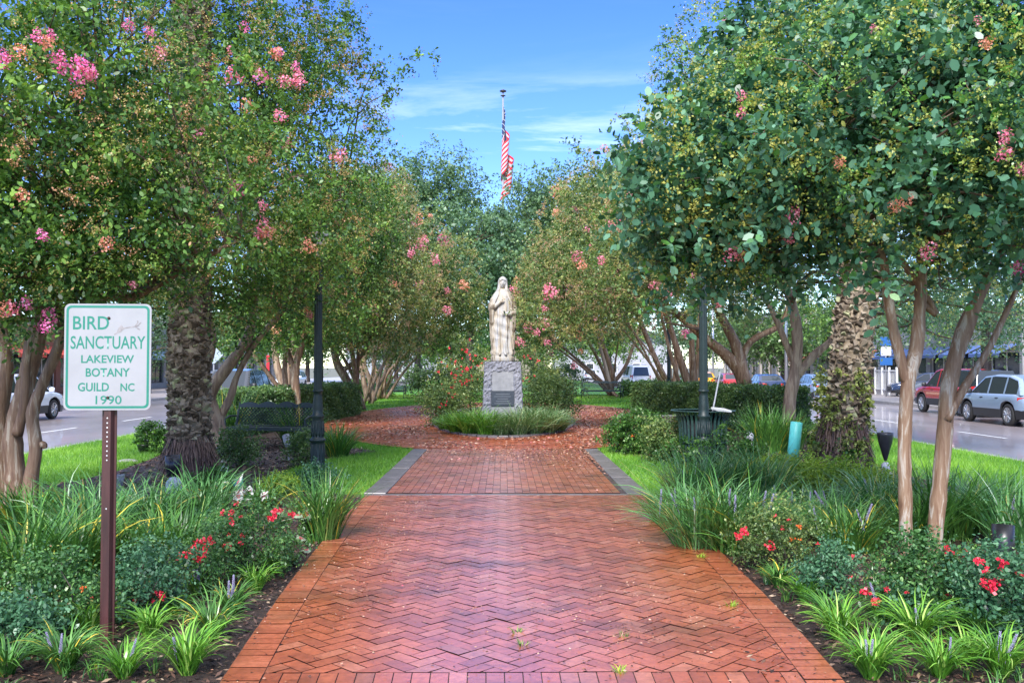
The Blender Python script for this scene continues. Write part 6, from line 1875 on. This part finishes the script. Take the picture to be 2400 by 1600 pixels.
# limp flag: hoist along the pole, the fly hanging in folds
ftop = at(1178, 250, FD).z; fbot = at(1178, 472, FD).z
root2 = empty('flag', (pt.x, FD, 0), 0, 'limp flag with red and white stripes and a dark blue canton hanging on the pole', 'flag')
FH = ftop - fbot
NU, NV = 60, 90
HO = FH * .42                                    # hoist length
def flagpt(u, v):
    """u 0..1 along the fly, v 0..1 down the hoist"""
    # cloth collapses: fly runs mostly downwards
    fall = u * FH * .60
    wd = .30 + .28 * math.sin(min(1, u * 1.1) * PI * .5)
    ph = v * 7 + u * 1.5
    x = wd * math.sin(u * 15 + v * 2.2) * (.35 + .65 * u) + .45 * u * (1 - .4 * v)
    y = -.25 + .4 * math.cos(u * 15 + v * 2.2) * (.3 + .7 * u)
    z = ftop - v * HO - fall + .05 * math.sin(ph)
    return (x + .02, y, z)
def stripe(name, v0, v1, u0, u1, m_, n=10):
    mb = MB()
    us = np.linspace(u0, u1, int(50 * (u1 - u0)) + 2); vs = np.linspace(v0, v1, n)
    V = [flagpt(u, v) for v in vs for u in us]; k = len(us)
    mb.add(V, [(j * k + i, j * k + i + 1, (j + 1) * k + i + 1, (j + 1) * k + i) for j in range(n - 1) for i in range(k - 1)])
    return mb
M['fred'] = mat('flag_red', (.50, .012, .025), .7); M['fwhite'] = mat('flag_white', (.36, .37, .40), .7); M['fblue'] = mat('flag_blue', (.012, .02, .075), .7)
red = MB(); whi = MB(); blu = MB()
def merge(dst, s_): dst.add(s_.v, s_.f)
for k in range(13):
    u0 = .42 if k < 7 else 0
    merge(red if k % 2 == 0 else whi, stripe('s', k / 13, (k + 1) / 13, u0, 1, None, 3))
merge(blu, stripe('s', 0, 7 / 13, 0, .42, None, 12))
red.build('red_stripes', M['fred'], root2, True); whi.build('white_stripes', M['fwhite'], root2, True); c_ = blu.build('canton', M['fblue'], root2, True)
mb = MB()
for r_ in range(9):
    for c2 in range(6 if r_ % 2 == 0 else 5):
        u = (c2 + .5 + (.5 if r_ % 2 else 0)) / 6 * .40; v = (r_ + .5) / 9 * 7 / 13
        a = Vector(flagpt(u, v)); q = a + Vector((0, -.012, 0)); s_ = .06
        mb.add([q + Vector((s_ * math.cos(t) * (1 if i % 2 == 0 else .4), 0, s_ * math.sin(t) * (1 if i % 2 == 0 else .4))) for i, t in enumerate(np.linspace(PI / 2, PI / 2 + 2 * PI, 11)[:-1])], [tuple(range(10))])
mb.build('stars', M['fwhite'], c_)

# ------------------------------------------------------------------ vehicles
def vehicle(label, loc, rz, pm, kind='suv', name='parked_car', cat='car', group='cars along the streets', s=1.0, rack=False, plate=True):
    """local +Y is the front"""
    K = dict(
        suv=dict(L=4.55, W=1.86, H=1.66, belt=1.02, zb=.24, wr=.36, wb=2.68, hood=[(-2.27, .62), (-2.22, .95), (-2.0, 1.05), (1.0, 1.03), (1.35, 1.00), (1.9, .92), (2.18, .78), (2.27, .60)], roof=[(-2.12, 1.02), (-1.75, 1.52), (-1.2, 1.64), (-.3, 1.66), (.35, 1.60), (1.15, 1.02)], pil=[(-1.15, -1.05), (-.12, -.02)]),
        sedan=dict(L=4.6, W=1.80, H=1.44, belt=.94, zb=.20, wr=.33, wb=2.7, hood=[(-2.3, .55), (-2.26, .92), (-2.1, 1.0), (-1.5, 1.0), (1.0, .94), (1.5, .88), (2.1, .74), (2.3, .52)], roof=[(-1.9, .98), (-1.25, 1.34), (-.7, 1.43), (0, 1.44), (.45, 1.38), (1.25, .92)], pil=[(-.85, -.76), (.02, .11)]),
        hatch=dict(L=4.1, W=1.74, H=1.50, belt=.96, zb=.20, wr=.32, wb=2.55, hood=[(-2.05, .6), (-2.02, .95), (-1.8, 1.0), (1.0, .96), (1.4, .88), (1.9, .74), (2.05, .5)], roof=[(-1.98, .98), (-1.6, 1.36), (-.9, 1.49), (-.1, 1.5), (.4, 1.42), (1.3, .92)], pil=[(-.95, -.85), (.0, .1)]),
        van=dict(L=5.2, W=2.0, H=2.05, belt=1.15, zb=.28, wr=.36, wb=3.3, hood=[(-2.6, .6), (-2.58, 1.1), (-2.4, 1.16), (1.3, 1.14), (1.7, 1.08), (2.3, .98), (2.55, .85), (2.6, .6)], roof=[(-2.57, 1.14), (-2.45, 1.9), (-2.2, 2.03), (0, 2.05), (.9, 1.98), (1.6, 1.12)], pil=[(-1.1, -1.0), (.1, .2)]),
        pickup=dict(L=5.6, W=1.95, H=1.84, belt=1.12, zb=.34, wr=.39, wb=3.5, hood=[(-2.8, .6), (-2.79, 1.1), (-2.7, 1.14), (1.3, 1.12), (1.7, 1.12), (2.5, 1.02), (2.76, .9), (2.8, .6)], roof=[(-.75, 1.12), (-.62, 1.7), (-.4, 1.82), (.5, 1.84), (.85, 1.76), (1.55, 1.12)], pil=[(.35, .45)]))[kind]
    root = empty(name, loc, rz, label, cat, group)
    root.scale = (s, s, s)
    Lc, Wc = K['L'], K['W'] / 2
    yw = [K['wb'] / 2 - (.05 if kind != 'pickup' else -.05), -K['wb'] / 2 - .05]
    wr = K['wr']
    hy, hz_ = zip(*K['hood'])
    ys = sorted(set([round(float(v), 3) for v in np.linspace(-Lc / 2, Lc / 2, 56)] + [round(w + t * (wr + .07), 3) for w in yw for t in np.linspace(-1, 1, 15)]))
    mb = MB(); trim = MB()
    rows = []
    for y in ys:
        zt = float(np.interp(y, hy, hz_))
        e_ = (abs(y) / (Lc / 2))
        w_ = Wc * (1 - .16 * max(0, (e_ - .72) / .28) ** 2.2)
        zs_ = K['zb']
        arch = False
        for w0 in yw:
            if abs(y - w0) <= wr + .07:
                za = wr + math.sqrt(max(0, (wr + .07) ** 2 - (y - w0) ** 2))
                if za > zs_: zs_ = za; arch = True
        if not arch and e_ > .93: zs_ = K['zb'] + .06
        zm = max(.72 * (zt - K['zb']) + K['zb'], zs_ + .04); zm = min(zm, zt - .04)
        sec = [(0, zt + .015), (w_ * .6, zt + .01), (w_ * .90, zt - .012), (w_ * .975, zt - .07 if zt - .07 > zm else (zt + zm) / 2), (w_, zm), (w_ * .992, (zm + zs_) / 2), (w_ * .955, zs_), (w_ * .955 - .2, zs_), (w_ * .955 - .2, K['zb'] + .02), (0, K['zb'])]
        rows.append([(x, y, z) for x, z in sec])
    k = len(rows[0])
    for sg_ in (1, -1):
        V = [(x * sg_, y, z) for r_ in rows for x, y, z in r_]
        F = []; FT = []
        for i in range(len(rows) - 1):
            for j in range(k - 1):
                f = (i * k + j, (i + 1) * k + j, (i + 1) * k + j + 1, i * k + j + 1)
                if sg_ < 0: f = f[::-1]
                (F if j < 5 else FT).append(f)
        for i, rev in ((0, 0), (len(rows) - 1, 1)):
            f = tuple(range(i * k, i * k + k)); F.append(f if (rev == 1) == (sg_ > 0) else f[::-1])
        mb.add(V, F); trim.add(V, FT)
    # greenhouse
    ry, rz_ = zip(*K['roof'])
    gs = sorted(set([round(float(v), 3) for v in np.linspace(ry[0], ry[-1], 40)] + [round(v, 3) for v in ry] + [v for pq in K['pil'] for v in pq]))
    def wroof(y, z):
        b = K['belt']; t = (z - b) / (K['H'] - b)
        return Wc * (.93 - .21 * max(0, t))
    def zr(y): return float(np.interp(y, ry, rz_))
    glass_side = {1: [], -1: []}
    wsg = MB(); rwg = MB()
    a0, a1 = ry[0], ry[-1]; rf = ry[-2]; rr = ry[1]
    for i in range(len(gs) - 1):
        y0, y1 = gs[i], gs[i + 1]
        z0, z1 = zr(y0), zr(y1)
        for sg_ in (1, -1):
            def T(y, z, ins=0): return (sg_ * (wroof(y, z) - ins), y, z)
            b0, b1 = min(K['belt'] - .02, z0), min(K['belt'] - .02, z1)
            t0, t1 = max(z0 - .075, b0), max(z1 - .075, b1)
            def q(f): return f if sg_ > 0 else f[::-1]
            # rail above the window
            mb.add([T(y0, t0), T(y1, t1), T(y1, max(z1 - .02, t1)), T(y0, max(z0 - .02, t0)), (sg_ * wroof(y1, z1) * .8, y1, z1), (sg_ * wroof(y0, z0) * .8, y0, z0)], [q((0, 1, 2, 3)), q((3, 2, 4, 5))])
            ym = (y0 + y1) / 2
            solid = any(p0 - 1e-4 <= y0 and y1 <= p1 + 1e-4 for p0, p1 in K['pil']) or (ym > rf + (a1 - rf) * .80) or (ym < rr - (rr - a0) * (.25 if kind in ('suv', 'van', 'hatch') else .3)) or (kind == 'van' and ym < -1.1)
            if solid: mb.add([T(y0, b0), T(y1, b1), T(y1, t1), T(y0, t0)], [q((0, 1, 2, 3))])
            else: glass_side[sg_].append(([T(y0, b0, .012), T(y1, b1, .012), T(y1, t1, .012), T(y0, t0, .012)], q((0, 1, 2, 3)), ym))
        w0, w1 = wroof(y0, z0) * .8, wroof(y1, z1) * .8
        slope = abs(z1 - z0) / (y1 - y0)
        tgt = wsg if (y0 >= rf - 1e-3 and max(z0, z1) < K['H'] + 1 and z1 > K['belt'] - .1) else (rwg if (y1 <= rr + 1e-3) else mb)
        tgt.add([(-w0, y0, z0), (w0, y0, z0), (w1, y1, z1), (-w1, y1, z1)], [(0, 1, 2, 3)])
    mb.build('body', P_[pm], root, True, bevel=0)
    trim.build('underbody', M['carblack'], root)
    if wsg.v: wsg.build('windshield', M['carglass'], root, True)
    if rwg.v: rwg.build('rear_window', M['carglass'], root, True)
    for sg_ in (1, -1):
        cuts = [-9] + [(p0 + p1) / 2 for p0, p1 in K['pil']] + [9]
        for c0, c1 in zip(cuts[:-1], cuts[1:]):
            m2 = MB()
            for V, f, ym in glass_side[sg_]:
                if c0 < ym < c1: m2.add(V, [f])
            if m2.v: m2.build('side_window', M['carglass'], root)
        # mirror, handles, lamps
        ymir = a1 - .22
        m2 = MB(); m2.lathe([(0, -.09), (.07, -.08), (.085, 0), (.07, .08), (0, .09)], 12, mtx=Matrix.Translation((sg_ * (Wc + .06), ymir, K['belt'] + .06)) @ Matrix.Rotation(R(90), 4, 'Y') @ Matrix.Diagonal((1.1, .55, 1.1, 1)))
        m2.build('side_mirror', M['carblack'] if pm != 'white' else P_[pm], root, True)
        m2 = MB(); fy = Lc / 2
        zf = float(np.interp(fy - .12, hy, hz_)) - .12
        V = []
        for (x, y, z) in ((Wc * .45, fy - .01, zf - .06), (Wc * .86, fy - .14, zf - .05), (Wc * .93, fy - .42, zf + .03), (Wc * .90, fy - .40, zf + .12), (Wc * .8, fy - .16, zf + .09), (Wc * .45, fy - .03, zf + .05)): V.append((sg_ * (x + .012), y + .018, z))
        m2.add(V, [(0, 1, 2, 3, 4, 5) if sg_ < 0 else (5, 4, 3, 2, 1, 0)]); m2.build('headlight', M['headlight'], root)
        m2 = MB(); zl = K['belt'] - .18
        ww = .5 if kind in ('sedan', 'hatch', 'suv') else .78
        V = [(sg_ * (x + .010), y, z) for x, y, z in ((Wc * ww, -Lc / 2 - .012, zl - .08), (Wc * .84, -Lc / 2 + .05, zl - .08), (Wc * .955, -Lc / 2 + .32, zl - .02), (Wc * .955, -Lc / 2 + .30, zl + .09), (Wc * .84, -Lc / 2 + .05, zl + .10), (Wc * ww, -Lc / 2 - .010, zl + .09))]
        if kind in ('van', 'pickup'): V = [(x, y, z + (.14 if z > zl else -.04)) for x, y, z in V]
        m2.add(V, [(5, 4, 3, 2, 1, 0) if sg_ < 0 else (0, 1, 2, 3, 4, 5)]); m2.build('taillight', M['taillight'], root)
        for yh in ((-.75, .25) if kind != 'pickup' else (-.3, .75)):
            m2 = MB(); m2.box(-.008, .02, -.09, .09, -.012, .012, mtx=Matrix.Translation((sg_ * Wc * .995, yh, K['belt'] - .13)))
            m2.build('door_handle', M['carblack'], root)
        # dark door gaps
    # wheels
    for yy in yw:
        for sg_ in (1, -1):
            mt = Matrix.Translation((sg_ * (Wc - .115), yy, wr)) @ Matrix.Rotation(R(90) * sg_, 4, 'Y')
            m2 = MB(); m2.lathe([(wr * .62, -.10), (wr * .9, -.105), (wr, -.07), (wr, .07), (wr * .9, .105), (wr * .68, .10), (wr * .66, .06), (wr * .62, .04), (0, .04)], 28, mtx=mt)
            wh = m2.build('wheel', M['tyre'], root, True)
            m2 = MB(); m2.lathe([(wr * .67, .075), (wr * .67, .10), (wr * .61, .095), (wr * .60, .05)], 28, mtx=mt)
            m2.lathe([(0, .045), (wr * .14, .045), (wr * .15, .095), (0, .10)], 14, mtx=mt)
            for q in range(10):
                a = 2 * PI * (q // 2) / 5 + (.16 if q % 2 else -.16)
                a2 = 2 * PI * (q // 2) / 5 + (.28 if q % 2 else -.28)
                m2.tube([mt @ Vector((wr * .1 * math.cos(a), wr * .1 * math.sin(a), .085)), mt @ Vector((wr * .62 * math.cos(a2), wr * .62 * math.sin(a2), .085))], .022, 4)
            m2.build('rim', M['rim'], wh)
    m2 = MB(); m2.box(-Wc * .55, Wc * .55, Lc / 2 - .04, Lc / 2 + .012, .44, .60); m2.box(-Wc * .5, Wc * .5, Lc / 2 - .04, Lc / 2 + .01, .28, .36); m2.build('grille', M['carblack'], root)
    m2 = MB(); m2.box(-Wc * .8, Wc * .8, -Lc / 2 - .03, -Lc / 2 + .05, .30, .46); m2.build('rear_bumper', M['carblack' if kind not in ('sedan',) else 'carblack'], root, bevel=.02)
    m2 = MB(); m2.box(-.15, .15, -Lc / 2 - .045, -Lc / 2 - .03, .50 if kind != 'van' else .34, .58 if kind != 'van' else .42); m2.build('number_plate', M['plate'], root)
    if kind == 'pickup':
        m2 = MB(); m2.box(-Wc * .85, Wc * .85, -2.72, -.78, 1.12, 1.16); m2.build('bed_cover', M['carblack'], root, bevel=.01)
        m2 = MB()
        m2.add([(-Wc * .86, -2.66, 1.15), (Wc * .86, -2.66, 1.15), (Wc * .86, -.8, 1.15), (-Wc * .86, -.8, 1.15), (-Wc * .7, -2.45, 1.76), (Wc * .7, -2.45, 1.76), (Wc * .7, -.84, 1.8), (-Wc * .7, -.84, 1.8)], [(0, 1, 5, 4), (1, 2, 6, 5), (2, 3, 7, 6), (3, 0, 4, 7), (4, 5, 6, 7)])
        m2.build('camper_shell', M['carglass'], root, bevel=.03)
    if rack:
        m2 = MB()
        for x in (-.55, .55): m2.tube([(x, -1.9, K['H'] + .08), (x, .4, K['H'] + .08)], .025, 6)
        for y in (-1.7, -.7, .3): m2.tube([(-.75, y, K['H'] + .05), (.75, y, K['H'] + .05)], .02, 6)
        m2.build('roof_rack', M['silver'], root)
    return root
def onroad(px, py): 
    p = G(px, py, RZ); return (p.x, p.y, RZ)
f = G(2268, 987, RZ)
vehicle('silver blue crossover with alloy wheels driving on the right road at the picture edge', (17.2, 30.9, RZ), R(-1), 'silver', 'suv')
vehicle('red pickup truck with a dark camper shell ahead of the silver car', (18.6, 36.9, RZ), R(-1), 'red', 'pickup', 'pickup_truck', 'pickup truck')
vehicle('small steel blue hatchback parked left of the right palm trunk', (18.3, 53.5, RZ), R(-3), 'blue', 'hatch')
vehicle('dark navy sedan seen from behind with red tail lights', (17.6, 61.5, RZ), R(-3), 'navy', 'sedan')
vehicle('red sedan partly hidden by the leaning brown trunks', (17.4, 70.5, RZ), R(-3), 'red', 'sedan')
vehicle('white van with roof rack and red tail lights driving away, right of the statue', (12.4, 86.0, RZ), R(3), 'white', 'van', 'van', 'van', rack=True)
vehicle('yellow car far down the right road behind the trunks', (17.8, 82, RZ), R(-3), 'yellow', 'hatch')
vehicle('white hatchback on the left road seen behind the forked trunks', (-17.4, 32.6, RZ), R(0), 'white', 'suv')
vehicle('dark grey off road car facing the camera on the left road above the hedge', (-10.65, 36.3, RZ), R(180), 'dark', 'suv', s=1.1)
vehicle('pale grey car far down the left road beside the thin stems', (-12.5, 92, RZ), R(180), 'silver', 'sedan')
vehicle('white car parked far down the left road', (-18, 78, RZ), R(180), 'white', 'suv')
vehicle('dark grey car parked in the lot behind the red pickup', (23.8, 48.0, RZ + .14), R(75), 'grey', 'suv')
vehicle('navy car behind the white fence posts at right', (25.8, 55.5, RZ + .14), R(80), 'navy', 'sedan')
vehicle('yellow orange roofed cab showing above the silver car', (23.0, 33.5, RZ + .14), R(0), 'yellow', 'van', 'van', 'van', s=.88)
vehicle('silver car far away between the statue bushes and the dark tree, left', (-9.9, 118, RZ), R(180), 'silver', 'suv')
vehicle('white car far away left of the far right bench', (10.8, 116, RZ), R(0), 'white', 'suv')

# ------------------------------------------------------------------ buildings and street things
def shop(label, x, y0, y1, h, wc, side, seed, aw=None, col_w=None, floors=1):
    """facade faces the road; side -1 left of the scene, +1 right"""
    g = np.random.default_rng(seed)
    root = empty('shop_building', (x, (y0 + y1) / 2, RZ + .13), 0, label, 'building', 'shops and houses behind the roads')
    W_ = y1 - y0
    wm = mat('wall_' + str(seed), wc, .7, var=.12, vscale=1.5, bmp=.3, bscale=20)
    mb = MB()
    d = side
    xa, xb = sorted((0, d * 10))
    nb_ = max(2, int(W_ / 3.2))
    bay = W_ / nb_
    # piers and spandrels round the openings
    T = .3
    def bx(xo, t, ya, yb, za, zb_): 
        a, b = sorted((d * xo, d * (xo + t))); mb.box(a, b, ya, yb, za, zb_)
    fh = h / floors
    for fl in range(floors):
        zb_ = fl * fh
        sill = .45 if fl == 0 else .9
        head = min(2.7, fh - .6)
        for k in range(nb_ + 1):
            yc = -W_ / 2 + k * bay
            bx(0, T, max(yc - .3, -W_ / 2), min(yc + .3, W_ / 2), zb_ + sill, zb_ + head)
        bx(0, T, -W_ / 2, W_ / 2, zb_, zb_ + sill); bx(0, T, -W_ / 2, W_ / 2, zb_ + head, zb_ + fh)
    bx(T, 9.7, -W_ / 2, -W_ / 2 + .2, 0, h); bx(T, 9.7, W_ / 2 - .2, W_ / 2, 0, h)
    mb.build('wall', wm, root)
    mb = MB(); a, b = sorted((-d * .12, d * 10)); mb.box(a, b, -W_ / 2 - .1, W_ / 2 + .1, h + .002, h + .35); mb.build('roof', M['kerb'], root)
    for fl in range(floors):
        zb_ = fl * fh
        sill = .45 if fl == 0 else .9
        head = min(2.7, fh - .6)
        for k in range(nb_):
            ya, yb = -W_ / 2 + k * bay + .3, -W_ / 2 + (k + 1) * bay - .3
            m2 = MB(); a, b = sorted((d * .16, d * .22))
            m2.box(a, b, ya, ya + .07, zb_ + sill, zb_ + head); m2.box(a, b, yb - .07, yb, zb_ + sill, zb_ + head); m2.box(a, b, ya + .07, yb - .07, zb_ + head - .08, zb_ + head); m2.box(a, b, ya + .07, yb - .07, zb_ + sill, zb_ + sill + .08)
            m2.box(a, b, (ya + yb) / 2 - .04, (ya + yb) / 2 + .04, zb_ + sill + .08, zb_ + head - .08)
            fr = m2.build('window', M['white'] if g.random() < .6 else M['carblack'], root)
            m2 = MB(); a, b = sorted((d * .18, d * .20)); m2.box(a, b, ya + .07, yb - .07, zb_ + sill + .08, zb_ + head - .08); m2.build('pane', M['carglass'], fr)
    if aw:
        am = mat('awning_' + str(seed), aw, .7)
        for k in range(nb_):
            if g.random() < .75:
                ya, yb = -W_ / 2 + k * bay + .2, -W_ / 2 + (k + 1) * bay - .2
                m2 = MB()
                m2.add([(0 - d * .02, ya, 3.1), (0 - d * .02, yb, 3.1), (-d * 1.2, yb, 2.55), (-d * 1.2, ya, 2.55), (-d * 1.2, yb, 2.35), (-d * 1.2, ya, 2.35)], [(0, 1, 2, 3), (3, 2, 4, 5)])
                m2.build('awning', am, root)
shop('dark boarded house behind the white hatchback at left', -29, 30, 52, 5.0, (.10, .075, .06), -1, 1, floors=1)
shop('low red brick shop across the left road', -29.2, 53, 68, 4.4, (.30, .12, .09), -1, 2, (.5, .06, .04))
shop('pale blue white shop across the left road behind the thin stems', -29, 69, 92, 5.2, (.26, .28, .32), -1, 3, (.12, .2, .3))
shop('white two storey building far down the left road', -28.8, 93, 118, 7.0, (.30, .30, .32), -1, 4, floors=2)
shop('grey concrete walled building at right behind the parked cars', 29.2, 30, 50, 4.6, (.24, .22, .20), 1, 5)
shop('white fronted shop across the right road behind the palm', 29, 51, 70, 5.0, (.30, .31, .33), 1, 6, (.08, .14, .35))
shop('pale blue shop across the right road behind the leaning trunks', 29.2, 71, 92, 5.4, (.27, .31, .36), 1, 7, (.4, .1, .06))
shop('cream two storey building far down the right road', 28.8, 93, 120, 7.2, (.30, .27, .24), 1, 8, floors=2)
def crosshouse(label, x0, x1, y, h, c, seed):
    root = empty('house', ((x0 + x1) / 2, y, RZ), 0, label, 'building', 'buildings at the far end')
    w_ = (x1 - x0) / 2
    mb = MB(); mb.box(-w_, w_, 0, 8, 0, h); mb.build('wall', mat('house_wall_' + str(seed), c, .7, var=.1, vscale=1), root)
    mb = MB(); mb.add([(-w_ - .4, -.5, h + .002), (w_ + .4, -.5, h + .002), (w_ + .4, 8.5, h + .002), (-w_ - .4, 8.5, h + .002), (-w_ * .6, 4, h + 2), (w_ * .6, 4, h + 2)], [(0, 1, 5, 4), (1, 2, 5), (2, 3, 4, 5), (3, 0, 4), (3, 2, 1, 0)]); mb.build('roof', M['carblack'], root)
    n_ = max(2, int(w_ / 1.6))
    for k in range(n_):
        xc = -w_ + (k + .5) * 2 * w_ / n_
        m2 = MB(); m2.box(xc - .6, xc + .6, -.06, -.002, 1.0, 2.5); f_ = m2.build('window', M['white'], root)
        m2 = MB(); m2.box(xc - .52, xc + .52, -.08, -.061, 1.08, 2.42); m2.build('pane', M['carglass'], f_)
crosshouse('pale building closing the left road far away', -24, -8, 140, 5.5, (.27, .29, .32), 21)
crosshouse('white building closing the right road far away', 8, 26, 142, 6.0, (.30, .31, .34), 22)
crosshouse('low brown building behind the median far away', -7, 7, 150, 5.0, (.25, .2, .17), 23)
# white railing at right, sign panels, poles
root = empty('railing', (24.3, 56.5, RZ + .14), 0, 'white railing of tall square posts beside the dark trunk at right', 'fence')
for k in range(4):
    mb = MB(); mb.box(-.06, .06, k * 1.1 - .06, k * 1.1 + .06, 0, 1.75); mb.build('post', M['white'], root, bevel=.01)
mb = MB(); mb.box(-.03, .03, .06, 3.24, 1.5, 1.58); mb.box(-.03, .03, .06, 3.24, .3, .38)
for k in range(18): mb.box(-.012, .012, .12 + k * .18, .145 + k * .18, .38, 1.5)
mb.build('rails', M['white'], root)
M['signblue'] = mat('blue_sign', (.02, .10, .30), .4)
def streetsign(label, x, y, h, panels, rot=0, pole='grey'):
    root = empty('street_sign', (x, y, RZ + .14), rot, label, 'street sign', None)
    mb = MB(); mb.tube([(0, 0, 0), (0, 0, h)], .035, 8); mb.build('post', M[pole], root, True)
    for (w_, hh, z, m_, diamond) in panels:
        mb = MB()
        if diamond: mb.add([(0, -.05, z - w_), (w_, -.05, z), (0, -.05, z + w_), (-w_, -.05, z), (0, -.03, z - w_), (w_, -.03, z), (0, -.03, z + w_), (-w_, -.03, z)], [(0, 1, 2, 3), (7, 6, 5, 4), (0, 4, 5, 1), (1, 5, 6, 2), (2, 6, 7, 3), (3, 7, 4, 0)])
        else: mb.box(-w_ / 2, w_ / 2, -.05, -.03, z - hh / 2, z + hh / 2)
        mb.build('panel', M[m_], root)
streetsign('stacked blue and white sign panels on a post behind the right palm', 22.8, 54.5, 3.6, [(.7, .5, 3.3, 'signblue', 0), (.6, .5, 2.7, 'white', 0), (.75, .45, 2.1, 'signblue', 0)])
streetsign('diamond sign seen from behind left of the dark off road car', -12.9, 41, 3.0, [(.42, 0, 2.3, 'silver', 1)])
streetsign('tall red post beyond the left lamp', -20.6, 80.5, 3.0, [(.25, 2.4, 1.6, 'fred', 0)], pole='white')
for x, y, lb in ((-20.4, 58, 'steel utility pole by the left kerb'), (-20.2, 72, 'white pole behind the thin stems at left'), (20.4, 66, 'pale pole by the right kerb'), (20.6, 90, 'distant pole by the right kerb'), (-20.8, 27.8, 'dark grey pole at the far left picture edge')):
    mb = MB(); mb.tube([(0, 0, 0), (0, 0, 4), (0, 0, 8)], [.13, .11, .09], 12); o = mb.build('utility_pole', M['silver'], None, True, loc=(x, y, RZ + .14)); tag(o, lb, 'pole', 'poles along the kerbs')
